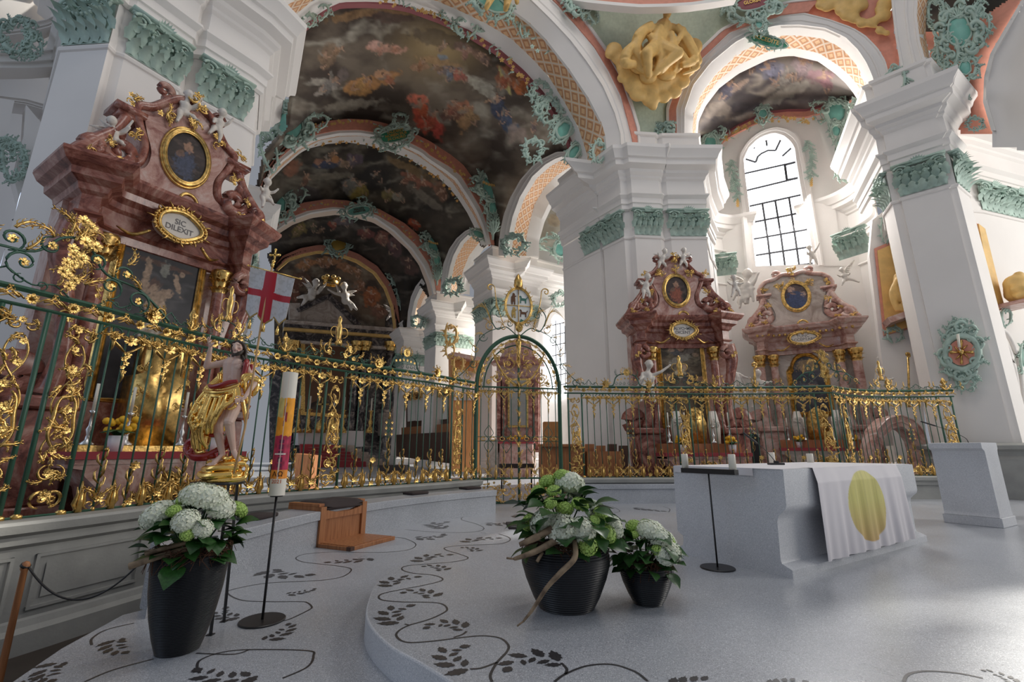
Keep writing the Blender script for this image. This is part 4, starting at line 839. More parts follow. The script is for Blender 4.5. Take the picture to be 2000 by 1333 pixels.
# linen: top sheet with small drops + a long frontal with gold disc
cl = thing('altar_cloth', 'white linen altar cloth hanging over the front with a golden oval', 'cloth', (*AN, 0), angA)
mb = MB(); mb.box((.06, .02, AH+.001), (ALEN*.985, ADEP+.02, AH+.006)); mb.box((.055, .30, AH-.07), (.062, ADEP+.02, AH+.006))
mb.build('linen_top', M['whitecloth'], cl, False)
nx, nz = 150, 110; v0, v1 = .60, 2.74
X = np.linspace(0, 1, nx)[:, None]; Zt = np.linspace(0, 1, nz)[None]
ww = v0+(v1-v0)*X+(X-.5)*.10*Zt; zz = AH+.008-(AH-.085)*Zt+0*X
fold = .012*np.sin(X*38+1.3)*Zt**.7+.008*np.sin(X*71+.4)*Zt+.006*np.sin(X*17)
yy = -.022-.03*np.minimum(1, Zt*6)-fold
G = np.stack([ww, yy, zz+.0*X], 2)
ucen, zc, ru, rz_ = 1.66, .55, .46, .38
fx = (ww-ucen)/ru; fz = (zz-zc)/rz_; inside = np.clip((1.0-np.sqrt(fx**2+fz**2)+.004*(vnoise(ww*30, zz*60)-.5))*60, 0, 1)[..., None]
tt = np.clip((AH-zz-.35)/.5, 0, 1)[..., None]; stripe = (.88+.24*vnoise(ww*60, zz*3, 3))[..., None]
gc = (np.array((.60, .55, .16))*(1-tt)+np.array((.58, .36, .14))*tt)*stripe; wc = np.array((.70, .67, .70))
cols = (wc*(1-inside)+gc*inside).reshape(-1, 3)
mb = MB(); mb.grid(G.reshape(nx, nz, 3), 0); mb.build('frontal', M['canvas'], cl, cols=cols)
mb = MB(); mb.grid(np.stack([np.stack([ww[:, 0], np.full(nx, .10), np.full(nx, AH+.0085)], 1), G[:, 0]], 0), 0, flip=False); mb.build('linen_fold', M['whitecloth'], cl)
M['wax'] = mat('cream_wax', (.78, .74, .64), .4, sss=.2)
def candle(lab, loc, h, r, grp=None):
    t = thing('pillar_candle', lab, 'candle', loc, 0, grp)
    mb = MB(); mb.lathe([(0, 0), (r, 0), (r, h-.006), (r-.004, h), (r*.75, h-.001), (r*.6, h-.008), (0, h-.010)], 20); w0 = mb.build('wax', M['wax'], t)
    mb = MB(); mb.tube([(0, 0, h-.011), (.002, 0, h+.006), (.004, 0, h+.012)], .0018, 5); mb.build('wick', M['black'], w0); return t
def AT(v, u, z): p = AN+AV*v+AU*u; return (p[0], p[1], z)
candle('cream pillar candle at the far edge of the altar, left of the pair', AT(1.95, 1.12, AH+.006), .15, .04)
candle('cream pillar candle at the far right corner of the altar', AT(3.0, 1.12, AH+.006), .13, .045)
def microphone(lab, loc, ang, pts, kind='table'):
    t = thing('gooseneck_microphone', lab, 'microphone', loc, ang)
    if kind == 'table':
        mb = MB(); mb.box((-.09, -.045, 0), (.09, .045, .025), ch=.006); mb.box((-.02, -.02, .025), (.03, .02, .05), ch=.004); mb.build('base', M['black'], t, False)
    P = smooth(pts, 6); mb = MB(); mb.tube(P, [.007, .005, .004, .004], 8); mb.build('gooseneck', M['black'], t)
    e = P[-1]; d = P[-1]-P[-3]; d /= np.linalg.norm(d); mb = MB(); mb.tube([e, e+d*.03, e+d*.20, e+d*.22], [.008, .012, .012, .009], 10); mb.build('microphone_head', M['black'], t)
microphone('black gooseneck microphone standing on the altar', AT(1.35, .75, AH+.006), 0, [(.0, 0, .03), (-.04, 0, .09), (-.12, 0, .19), (-.20, 0, .26)])
# ------------------------------------------------------------------ bar stand with two candles
bs = onz(1410, 1109, 0); zb = 1.02
bs = bs-np.array([AV[0], AV[1], 0])*.07; angb = math.atan2(-AU[1], -AU[0]); zb = aty(1395, 921, bs[1])[2]
bl_ = .3
while proj(np.array([bs[0]-AU[0]*bl_/2, bs[1]-AU[1]*bl_/2, zb]))[0]-proj(np.array([bs[0]+AU[0]*bl_/2, bs[1]+AU[1]*bl_/2, zb]))[0] < 104: bl_ += .01
t = thing('candle_stand', 'black steel T-shaped candle stand in front of the altar', 'candle stand', (bs[0], bs[1], 0), angb)
mb = MB(); mb.lathe([(0, 0), (.16, 0), (.165, .004), (.165, .010), (.16, .014), (0, .014)], 40); mb.build('base_disc', M['black'], t, False)
mb = MB(); mb.tube([(0, 0, .01), (0, 0, zb)], .009, 10); mb.build('pole', M['black'], t)
mb = MB(); mb.box((-bl_/2, -.035, zb-.025), (bl_/2, .035, zb+.025)); mb.build('crossbar', M['black'], t, False)
for k, s_ in enumerate((-1, 1)):
    c_ = (bs[0]+math.cos(angb)*s_*(bl_/2-.035), bs[1]+math.sin(angb)*s_*(bl_/2-.035), zb+.025)
    candle(('left', 'right')[k]+' of the two cream candles on the black bar stand', c_, .15, .035)
# ------------------------------------------------------------------ lectern
LN = onz(1961, 1033)[:2]; LL = onz(1844, 1021)[:2]; lx = (LL-LN); lw = np.linalg.norm(lx); lx /= lw; ly = np.array([lx[1], -lx[0]])
if ly[1] < 0: ly = -ly
LD = .62
t = thing('stone_lectern', 'pale stone lectern at the right edge of the platform', 'lectern', (*LN, 0), math.atan2(lx[1], lx[0])); fl = -1
mb = MB(); s_ = -1      # local x runs left, local y must point away: mirror handled by sign
def LB(a, b, ch=0.0): mb.box((a[0], -b[1], a[2]), (b[0], -a[1], b[2]), ch=ch)
LB((0, 0, 0), (lw, LD+.02, .14), .006); mb.build('foot_block', M['altarstone'], t, False)
mb = MB(); prof = [(.0, .142), (.02, .17), (.03, .2), (.03, 1.10), (.02, 1.14), (-.03, 1.165), (-.06, 1.18), (-.06, 1.265), (.0, 1.27), (LD, 1.27), (LD+.03, 1.265), (LD+.03, 1.18), (LD, 1.15), (LD-.02, 1.1), (LD-.02, .2), (LD, .142)]
G = np.array([[(x, -y, z) for y, z in prof] for x in (.02, lw-.02)]); mb.grid(G, 0, close=True); mb.add(G[0], [tuple(range(len(prof)))]); mb.add(G[1], [tuple(range(len(prof)-1, -1, -1))])
flatfaces(mb.build('lectern_body', M['altarstone'], t), 40)
lp = LN+lx*.22; lm = microphone('thin gooseneck microphone on top of the stone lectern', (lp[0]+ly[0]*.15, lp[1]+ly[1]*.15, 1.27), math.atan2(lx[1], lx[0]), [(0, 0, 0), (.03, 0, .08), (.20, 0, .20), (.36, 0, .28)], 'lectern')
# ------------------------------------------------------------------ hydrangeas
M['pot'] = mat('ribbed_black_glaze', (.016, .018, .022), .38)
M['leafgreen'] = mat('hydrangea_leaf', (.025, .095, .018), .38, var=.4, vscale=12)
M['petalwhite'] = mat('white_petals', (.82, .86, .70), .6, sss=.1, var=.12, vscale=40)
M['petallime'] = mat('lime_petals', (.46, .68, .16), .6, var=.3, vscale=40)
M['twig'] = mat('brown_twigs', (.10, .04, .018), .8)
M['birch'] = mat('bare_branch', (.33, .24, .15), .7, col2=(.12, .08, .05), vscale=14)
def head_mesh(name, mt, seed, r=.1, n=120):
    rnd = random.Random(seed); mb = MB()
    mb.ball((0, 0, 0), (r*.86, r*.86, r*.62))
    for k in range(n):
        th = math.acos(1-1.55*(k+.5)/n); ph = k*2.39996; d = np.array([math.sin(th)*math.cos(ph), math.sin(th)*math.sin(ph), math.cos(th)])
        p = d*np.array([r, r, r*.72])*(.94+.12*rnd.random()); q = Vector(d).to_track_quat('Z', 'Y').to_matrix().to_4x4()
        q = np.array(q); q[:3, 3] = p; q = q @ RZ(rnd.random()*2)
        s_ = r*.20
        for a in range(4):
            A = q @ RZ(a*math.pi/2)
            mb.add([(0, 0, .0), (s_*.55, -s_*.5, s_*.15), (s_*1.15, 0, s_*.3), (s_*.55, s_*.5, s_*.15)], [(0, 1, 2, 3)], 0, A)
    return mb.build(name, mt)
def hleaf_mesh(name):
    mb = MB(); G = []
    for i in range(9):
        t_ = i/8; w_ = .40*math.sin(math.pi*t_**.85)*(1+.05*math.sin(i*4)) if 0 < i < 8 else .004
        G.append([(t_, w_*s_, .09*math.sin(t_*2.4)-.35*t_*t_*.6+abs(s_)*w_*.18) for s_ in (-1, -.5, 0, .5, 1)])
    mb.grid(np.array(G)); return mb.build(name, M['leafgreen'])
HW = head_mesh('flower_head', M['petalwhite'], 1); HL = head_mesh('flower_head', M['petallime'], 2, .075, 80); LF = hleaf_mesh('leaf')
for o in (HW, HL, LF): C.objects.unlink(o)
def hydrangea(lab, loc, prof, ribs, heads, nleaf, spread, z0, zs, seed=1, lsz=.16, ks=1.0, kh=1.0):
    t = thing('potted_hydrangea', lab, 'potted plant', loc); rnd = random.Random(seed); zo = prof[-1][1]; prof = [(a, b*ks) for a, b in prof]; zr_ = prof[-1][1]; heads = [(a, b, zr_+(c-zo)*kh, d, e) for a, b, c, d, e in heads]; z0 = zr_+(z0-zo)*kh-.02; zs *= kh
    P = np.array(prof, float); Pz = np.linspace(P[0, 1], P[-1, 1], ribs*6); Pr = np.interp(Pz, P[:, 1], P[:, 0])+.0045*np.sin(np.arange(ribs*6)*2*math.pi/6)
    pr = [(0, P[0, 1])]+[(a, b) for a, b in zip(Pr, Pz)]+[(Pr[-1]-.025, Pz[-1]+.004), (Pr[-1]-.04, Pz[-1]-.04), (0, Pz[-1]-.04)]
    mb = MB(); mb.lathe(pr, 48); mb.build('planter', M['pot'], t)
    rt = Pr[-1]; zt = Pz[-1]
    mb = MB()
    for k in range(170):
        a = rnd.random()*6.28; r0 = rt*(.55+.5*rnd.random()); a2 = a+rnd.uniform(-.9, .9); h_ = rnd.uniform(0, .06)
        pts = [(r0*math.cos(a), r0*math.sin(a), zt+h_*.5), (rt*1.02*math.cos((a+a2)/2), rt*1.02*math.sin((a+a2)/2), zt+h_+.01), (rt*rnd.uniform(.9, 1.25)*math.cos(a2), rt*rnd.uniform(.9, 1.2)*math.sin(a2), zt+rnd.uniform(-.10, .05))]
        mb.tube(smooth(pts, 4), .0022, 3)
    mb.build('twig_nest', M['twig'], t)
    lv = MB()
    for (x, y, z, s_, kind) in heads:
        o = (HW if kind == 'w' else HL).copy(); C.objects.link(o); o.parent = t; o.location = (x, y, z); o.scale = (s_, s_, s_)
        dd = Vector((x*1.0, y*1.0, .55*(z-z0)+.12)).normalized(); o.rotation_euler = dd.to_track_quat('Z', 'Y').to_euler()
    st = MB()
    for (x, y, z, s_, kind) in heads[:]:
        st.tube(smooth([(x*.15, y*.15, zt-.03), (x*.5, y*.5, zt+(z-zt)*.55), (x, y, z)], 4), .006, 5)
    st.build('stems', M['leafgreen'], t)
    for k in range(nleaf):
        a = k*2.4+rnd.uniform(-.4, .4); f = (k+.5)/nleaf; z = z0+zs*f+rnd.uniform(-.03, .03); r0 = spread*(.35+.5*math.sin(math.pi*min(1, f*.75+.25)))*rnd.uniform(.6, 1.05)
        o = LF.copy(); C.objects.link(o); o.parent = t; L_ = lsz*rnd.uniform(.75, 1.25); o.location = (r0*math.cos(a), r0*math.sin(a), z); o.scale = (L_, L_, L_)
        o.rotation_euler = (rnd.uniform(-.5, .5), rnd.uniform(-.5, .45)+.1, a+rnd.uniform(-.5, .5))
    return t
p = onz(348, 1286, -.17)
potA = hydrangea('tall black ribbed planter of white hydrangeas in the left foreground', (p[0]-.09, p[1]+.12, -.17), [(.125, 0), (.155, .12), (.19, .30), (.215, .50), (.228, .70), (.232, .80)], 60,
  [(-.18, -.15, 1.12, 1.05, 'w'), (-.10, -.02, 1.22, .7, 'l'), (.02, -.08, 1.27, 1.0, 'w'), (.10, -.05, 1.24, 1.1, 'w'), (.17, -.02, 1.16, .95, 'w'), (.08, -.24, 1.09, .8, 'w'), (.19, -.22, 1.03, .6, 'w'), (.12, -.26, 1.0, .6, 'l'), (-.27, -.05, 1.16, .7, 'l'), (-.04, -.2, 1.16, .6, 'l'), (0, .15, 1.2, 1, 'w'), (.2, .15, 1.12, .9, 'l'), (-.2, .15, 1.15, .9, 'w')], 110 if False else 98, .29, .80, .38, 3, .15, .76, .86)
mb = MB(); mb.tube(smooth([(-.20, -.30, .59), (-.05, -.22, .64), (.12, -.12, .68)], 5), [.022, .02, .016], 8); mb.tube(smooth([(-.14, -.26, .66), (-.02, -.2, .69), (.08, -.1, .71)], 5), [.018, .016, .012], 8); mb.build('branch', M['birch'], potA)
p = onz(1113, 1203, 0)
potB = hydrangea('big round black ribbed planter of green-white hydrangeas with bare branches', (p[0], p[1]+.2, 0), [(.205, 0), (.25, .10), (.305, .27), (.335, .40), (.335, .48), (.315, .54), (.29, .56)], 26,
  [(-.18, -.20, .80, 1.0, 'w'), (-.05, -.28, .76, 1.05, 'w'), (.10, -.28, .75, .95, 'w'), (.13, -.32, .63, .9, 'l'), (.30, -.18, .70, .95, 'l'), (.36, -.06, .74, 1.0, 'w'), (.27, -.1, .86, .8, 'l'), (.12, -.05, .94, .9, 'l'), (.0, -.05, .9, .9, 'l'), (-.28, -.05, .78, .9, 'l'), (-.2, .1, 1.05, .8, 'l'), (-.12, .12, 1.14, .9, 'l'), (-.0, .1, 1.2, .9, 'l'), (.06, .12, 1.12, 1.2, 'w'), (-.08, .0, 1.06, .8, 'l'), (.12, .2, 1.05, .9, 'w'), (.3, .12, .8, .9, 'w'), (-.12, -.12, .96, .7, 'l'), (.2, -.24, .82, .6, 'l')], 98, .42, .55, .52, 5, .17, .77, .80)
mb = MB(); mb.tube(smooth([(-.40, -.42, .42), (-.25, -.38, .46), (-.05, -.3, .54), (.06, -.22, .56)], 5), [.012, .022, .026, .022], 8)
mb.tube(smooth([(-.36, -.36, .50), (-.24, -.36, .55), (-.06, -.27, .62), (.06, -.2, .60)], 5), [.016, .026, .026, .02], 8)
mb.tube(smooth([(-.34, -.5, .06), (-.27, -.47, .13), (-.18, -.46, .25), (-.08, -.44, .34), (.02, -.42, .43), (.03, -.34, .53)], 6), [.007, .012, .016, .02, .02, .016], 8)
mb.tube([(-.34, -.5, .06), (-.38, -.52, .04)], .006, 5); mb.tube([(-.40, -.42, .42), (-.45, -.44, .43)], .007, 5); mb.tube([(-.20, -.36, .45), (-.24, -.40, .40)], .012, 6); mb.build('branch', M['birch'], potB)
p = onz(1275, 1189, 0)
potC = hydrangea('small black ribbed planter of hydrangeas between the big planter and the altar', (p[0], p[1]+.12, 0), [(.105, 0), (.14, .08), (.18, .20), (.197, .28), (.195, .33), (.18, .37)], 18,
  [(.02, -.06, .66, .9, 'w'), (.10, -.08, .60, .95, 'w'), (.17, -.02, .57, .9, 'l'), (.17, -.1, .50, .85, 'w'), (.05, -.18, .52, .6, 'l'), (-.08, .0, .68, .8, 'l'), (-.10, -.08, .62, .5, 'l'), (.1, -.19, .48, .7, 'w'), (.1, .12, .62, 1, 'w'), (-.05, .14, .6, .9, 'l'), (.2, .08, .55, .8, 'w'), (.02, .0, .70, .6, 'l')], 84, .26, .36, .27, 8, .13, .74, .92)
p = onz(2012, 1012, 0)
potD = hydrangea('black planter of green hydrangeas cut off by the right edge', (p[0]+.45, p[1]-.2, 0), [(.16, 0), (.2, .1), (.25, .27), (.25, .4), (.23, .46)], 20,
  [(-.2, -.1, .8, .9, 'l'), (-.1, -.1, .86, .9, 'l'), (-.25, 0, .7, .9, 'l'), (0, 0, .9, 1, 'w'), (-.15, .1, .8, .9, 'w')], 60, .36, .46, .35, 9, .16, .8, .9)
# ------------------------------------------------------------------ barrier post with rope
pp = aty(52, 1096, 4.15); zf = -.82
t = thing('barrier_post', 'thin turned wooden barrier post at the left edge with dark rope', 'barrier post', (pp[0], pp[1], zf)); h_ = pp[2]-zf
mb = MB(); mb.lathe([(0, 0), (.13, 0), (.13, .015), (.03, .04), (.026, .08), (.024, h_*.5), (.022, h_-.08), (.03, h_-.06), (.03, h_-.03), (.02, h_-.01), (0, h_)], 16); mb.build('post', M['wood'], t)
mb = MB(); mb.tube([(-.005, 0, h_-.045), (.005, 0, h_-.03)], .036, 10); mb.build('hook_ring', M['black'], t)
e = aty(277, 1096, 4.4); A_0 = np.array([pp[0]+.03, pp[1], pp[2]-.05]); P = [A_0*(1-s_)+e*s_-np.array([0, 0, .28*4*s_*(1-s_)]) for s_ in np.linspace(0, 1, 24)]
mb = MB(); mb.tube(np.array(P)-np.array([pp[0], pp[1], zf]), .008, 6); mb.build('rope', M['black'], t)
# ------------------------------------------------------------------ paschal candle on its stand
cb = onz(512, 1214, -.17); cx, cy = cb[0], cb[1]
zt = aty(538, 968, cy)[2]; ztop = aty(566, 729, cy)[2]; ch_ = ztop-zt
t = thing('tall_candle_stand', 'slim black steel stand with round foot carrying the tall painted candle', 'candle stand', (cx, cy, -.17))
mb = MB(); mb.lathe([(0, 0), (.165, 0), (.17, .004), (.17, .010), (.165, .014), (0, .014)], 40); mb.build('base_disc', M['black'], t, False)
mb = MB(); mb.tube([(0, 0, .01), (0, 0, zt+.17)], .010, 10); mb.lathe([(0, zt+.16), (.05, zt+.16), (.05, zt+.168), (0, zt+.168)], 20); mb.build('pole', M['black'], t)
t = thing('painted_candle', 'tall thick white candle painted yellow orange and crimson with a cross', 'candle', (cx, cy, zt))
R_ = .063; nh, na = 260, 72; aa = np.arange(na)*2*math.pi/na; hh = np.linspace(0, ch_, nh)
Hh, Aa = np.meshgrid(hh/ch_, aa, indexing='ij'); front = (Aa-R(270)-.25+math.pi) % (2*math.pi)-math.pi; s_ = front*R_
col = np.ones((nh, na, 3))*np.array((.80, .76, .66))
def setc(mask, c, nz=.0, k=0): 
    c = np.array(c)*(1+nz*(vnoise(Aa*4+k, Hh*30+k, k)[..., None]-.5)); col[mask] = c[mask]
edge = .004*(vnoise(Aa*3, Hh*0+1)-.5)
m_ = (Hh > .13+edge) & (Hh < .78+edge*3); setc(m_ & (Hh < .21), (.85, .30, .03), .5, 1); setc(m_ & (Hh >= .20) & (Hh < .47+.02*vnoise(Aa*5, Hh*9)), (.42, .02, .07), .9, 2)
setc(m_ & (Hh >= .46+.02*vnoise(Aa*5, Hh*9)), (.92, .38, .02), .3, 3); setc(m_ & (Hh > .60+.05*vnoise(Aa*2, Hh*4)) & (s_ < -.006), (.72, .62, .22), .3, 4)
setc((Hh > .22) & (Hh < .44) & (np.abs(s_-.006) < .019) & ((Hh*20) % 1 > .2), (.14, .01, .05), .5, 5)
setc((Hh > .49) & (Hh < .74) & (np.abs(s_-.012) < .012) & (vnoise(s_*150, Hh*26, 3) > .55), (.30, .02, .03), .3, 6)
setc((Hh > .13) & (Hh < .995) & (np.abs(s_-.005-.004*(Hh-.3)) < np.where(Hh < .7, .0042, .0016)), (.80, .68, .58)); setc((np.abs(Hh-.325) < .006) & (np.abs(s_) < .045), (.80, .70, .64))
G = np.stack([R_*np.cos(Aa), R_*np.sin(Aa), Hh*ch_], 2)
mb = MB(); mb.grid(G, 0, close=True); mb.build('wax', M['canvas'], t, cols=col.reshape(-1, 3))
mb = MB(); mb.lathe([(0, 0), (R_, 0)], na); mb.lathe([(R_, ch_), (R_-.006, ch_+.002), (.02, ch_-.006), (0, ch_-.01)], na); mb.build('wax_top', M['wax'], t)
def textmesh(txt, size, mt, Mx, parent=None, ext=.002, name='lettering', bend=None, align='CENTER', spacing=1.0):
    cu = bpy.data.curves.new(name, 'FONT'); cu.body = txt; cu.size = size; cu.align_x = align; cu.align_y = 'CENTER'; cu.extrude = ext; cu.space_line = .9; cu.space_character = spacing; cu.offset = size*.012
    tmp = bpy.data.objects.new(name, cu); C.objects.link(tmp); dg = bpy.context.evaluated_depsgraph_get(); me = bpy.data.meshes.new_from_object(tmp.evaluated_get(dg))
    bpy.data.objects.remove(tmp); bpy.data.curves.remove(cu)
    V = np.zeros(len(me.vertices)*3); me.vertices.foreach_get('co', V); V = V.reshape(-1, 3)
    if bend: V = bend(V)
    V = V @ np.array(Mx)[:3, :3].T+np.array(Mx)[:3, 3]; me.vertices.foreach_set('co', V.ravel()); me.materials.clear(); me.materials.append(mt); me.update()
    o = bpy.data.objects.new(name, me); C.objects.link(o)
    if parent: o.parent = parent
    return o
M['ink'] = mat('dark_red_ink', (.09, .02, .01), .5); M['inkorange'] = mat('orange_ink', (.80, .22, .05), .5); M['inkgrey'] = mat('grey_inscription', (.16, .15, .15), .6)
def cylbend(z, s0=0):
    def f(V):
        a = R(270)+.25+V[:, 0]/R_+s0; r = R_+.0008+np.abs(V[:, 2]); return np.stack([r*np.cos(a), r*np.sin(a), z+V[:, 1]], 1)
    return f
textmesh('\u0391\u03a9', .055, M['ink'], np.eye(4), t, .0006, bend=cylbend(ch_*.165), spacing=1.2)
textmesh('2021', .042, M['inkorange'], np.eye(4), t, .0006, bend=cylbend(ch_*.108))
# ------------------------------------------------------------------ sculpture: closed limbs fused into one surface
def capsule(mb, p0, p1, r0, r1, n=10):
    p0 = np.array(p0, float); p1 = np.array(p1, float); d = p1-p0; L_ = np.linalg.norm(d)+1e-9; d /= L_
    pts = []; rr = []
    for a in np.linspace(-90, 0, 4): pts.append(p0+d*r0*math.sin(R(a))); rr.append(max(r0*math.cos(R(a)), r0*.03))
    for a in np.linspace(0, 90, 4): pts.append(p1+d*r1*math.sin(R(a))); rr.append(max(r1*math.cos(R(a)), r1*.03))
    up = (0, 0, 1) if abs(d[2]) < .8 else (1, 0, 0)
    mb.tube(pts, rr, n, up=up)
def fuse(name, mb, mt, voxel, parent=None, it=2, cols=None):
    o = mb.build(name, mt); m = o.modifiers.new('r', 'REMESH'); m.mode = 'VOXEL'; m.voxel_size = voxel; m.use_smooth_shade = True
    if it: q = o.modifiers.new('s', 'SMOOTH'); q.iterations = it; q.factor = .5
    dg = bpy.context.evaluated_depsgraph_get(); me = bpy.data.meshes.new_from_object(o.evaluated_get(dg)); me.name = name
    bpy.data.objects.remove(o); me.materials.clear(); me.materials.append(mt); me.polygons.foreach_set('use_smooth', [True]*len(me.polygons))
    if cols is not None:
        V = np.zeros(len(me.vertices)*3); me.vertices.foreach_get('co', V); c = cols(V.reshape(-1, 3))
        ca = me.color_attributes.new('paint', 'FLOAT_COLOR', 'POINT'); ca.data.foreach_set('color', np.c_[c, np.ones(len(c))].ravel())
    me.update(); n = bpy.data.objects.new(name, me); C.objects.link(n)
    if parent: n.parent = parent
    return n
def wing(mb, p, d, up, s_, m=0):
    """feathered wing from point p spreading along d"""
    p = np.array(p, float); d = np.array(d, float); d /= np.linalg.norm(d); up = np.array(up, float); nrm = np.cross(d, up)
    for k in range(8):
        t = k/7; a = p+d*s_*.55*t*(1-.2*t)+up*s_*.18*math.sin(t*math.pi*.7); e = a+(d*(.35+.5*t)-up*(.75-.62*t))*s_*(.55+.25*t)
        mb.tube([a, (a+e)/2+nrm*s_*.04, e], [s_*.05, s_*.075, s_*.02], 6, m, flat=.3, up=nrm)
    mb.tube(smooth([p, p+d*s_*.3+up*s_*.15, p+d*s_*.62+up*s_*.16], 4), [s_*.06, s_*.055, s_*.03], 6, m)
def cherub(label, pl, head, hip, hands, feet, wings=(), toward=.25, mt=None, drape=False, sc=1.0, grp=None, cat='statue', nm='cherub', vox=None):
    """stucco figure: joints traced on plane pl, limbs given real girth and depth"""
    mt = mt or M['figwhite']; n = -pl.n if np.dot(pl.n, [0, 1, 0]) > 0 else pl.n
    f = lambda q, dpt=0.0: pl.at(*q)+n*(toward+dpt)
    H = f(head, .10); B = f(hip); T = H-B; Lt = np.linalg.norm(T); T /= Lt; side = np.cross(T, n); side /= np.linalg.norm(side); s_ = Lt*sc*1.3
    hr = s_*.205; ch = H-T*hr*1.9; base = B.copy()
    t = thing(nm, label, cat, tuple(base), 0, grp); o = lambda P: np.array(P)-base
    mb = MB(); mb.ball(o(H), (hr*.85, hr*.95, hr*1.08)); capsule(mb, o(H-T*hr*.6), o(ch), hr*.42, hr*.5)
    mb.ball(o(H+n*hr*.9-T*hr*.15), hr*.16, 0, None, 6, 5)
    capsule(mb, o(ch-T*hr*.5), o(B+T*s_*.12), s_*.20, s_*.19); capsule(mb, o(ch-T*hr*.35-side*s_*.15), o(ch-T*hr*.35+side*s_*.15), s_*.10, s_*.10); mb.ball(o(B), s_*.215)
    for k, q in enumerate(hands):
        P = f(q, .18); sh = ch-T*hr*.4+side*s_*.22*(1 if np.dot(P-ch, side) > 0 else -1); mid = (sh+P)/2-T*s_*.07+n*s_*.05
        capsule(mb, o(sh), o(mid), s_*.085, s_*.07); capsule(mb, o(mid), o(P), s_*.07, s_*.045); mb.ball(o(P), s_*.06, 0, None, 8, 6)
        d = (P-mid)/np.linalg.norm(P-mid)
        for z in (-1, 0, 1): capsule(mb, o(P), o(P+d*s_*.10+side*s_*.03*z), s_*.022, s_*.015, 6)
    for k, q in enumerate(feet):
        P = f(q, .10); hp = B-T*s_*.04+side*s_*.11*(1 if np.dot(P-B, side) > 0 else -1); mid = (hp+P)/2+n*s_*.12
        capsule(mb, o(hp), o(mid), s_*.135, s_*.10); capsule(mb, o(mid), o(P), s_*.10, s_*.055); capsule(mb, o(P), o(P+n*s_*.13), s_*.055, s_*.035)
    if drape:
        for k in range(5):
            a = B+side*s_*(-.25+.12*k)+n*s_*.12; capsule(mb, o(a+T*s_*.12), o(a-T*s_*(.35+.1*(k % 2))+side*s_*.06*(k-2)), s_*.07, s_*.05)
        capsule(mb, o(B-side*s_*.28+T*s_*.1), o(B+side*s_*.28+T*s_*.16+n*s_*.1), s_*.08, s_*.08)
    fuse('body', mb, mt, vox or max(s_*.030, .012), t)
    mb = MB()
    for k in range(26):
        a = k*2.4; zz_ = .25+.75*((k % 5)/4); q = H+T*hr*.75*zz_*.8+side*hr*.8*math.cos(a)*(1.1-zz_*.5)-n*hr*.35+n*hr*.7*math.sin(a)*(1-zz_*.4)*.6; mb.ball(o(q), hr*.27, 0, None, 6, 5)
    mb.build('hair', mt, t)
    for w_ in wings:
        mb = MB(); P = ch-n*s_*.15; W_ = f(w_, -.1)-P; wing(mb, o(P), W_, T, np.linalg.norm(W_)/1.05); mb.build('wing', mt, t)
    return t
# ------------------------------------------------------------------ gilt / stucco ornament made of C-scrolls and acanthus
def orn_frame(pl, cx, cy, toward=.12):
    """px-sized local frame on a plane: x right, z up, y into the wall"""
    n = -pl.n if np.dot(pl.n, pl.at(cx, cy)-CAM) > 0 else pl.n
    O = pl.at(cx, cy)+n*toward; U = (pl.at(cx+4, cy)-pl.at(cx-4, cy))/8; V = (pl.at(cx, cy-4)-pl.at(cx, cy+4))/8
    k = (np.linalg.norm(U)+np.linalg.norm(V))/2; A = np.eye(4); A[:3, 0] = U; A[:3, 1] = -n*k; A[:3, 2] = V; A[:3, 3] = O; return A
def cscroll(mb, x, z, r, a0, turns, sg, w_, A, y=0, m=0, r1=.15):
    P = spiral(x, z, r, turns, a0, sg, 22, y, r1); P[:, 1] -= np.linspace(0, r*.3, 22); mb.tube(P, [w_*.5, w_, w_*.9, w_*.6, w_*.7], 5, m, A)
def spray(mb, x, z, ang, L_, A, m=0, n=7, w_=.16, bend=.5, y=0):
    """feathery leaf spray: a bent stem with leaflets"""
    pts = []; a = ang
    for k in range(7): pts.append((x, y-L_*.12*math.sin(k/6*3.1), z)); x += math.cos(a)*L_/6; z += math.sin(a)*L_/6; a += bend/6*2
    P = smooth(pts, 2); mb.tube(P, [L_*w_*.55, L_*w_*.4, L_*w_*.15], 5, m, A)
    for k in range(n):
        t = (k+.6)/n; q = P[int(t*(len(P)-1))]; aa = ang+bend*2*t
        for sg in (1, -1):
            l = L_*(.42-.22*t); b = aa+sg*R(48); c1 = q+np.array([math.cos(b), -.15, math.sin(b)])*l*.55; b2 = b-sg*.7; c2 = c1+np.array([math.cos(b2), -.25, math.sin(b2)])*l*.45
            mb.tube([q, c1, c2], [L_*w_*.3, L_*w_*.34, L_*w_*.05], 4, m, A, flat=.5)
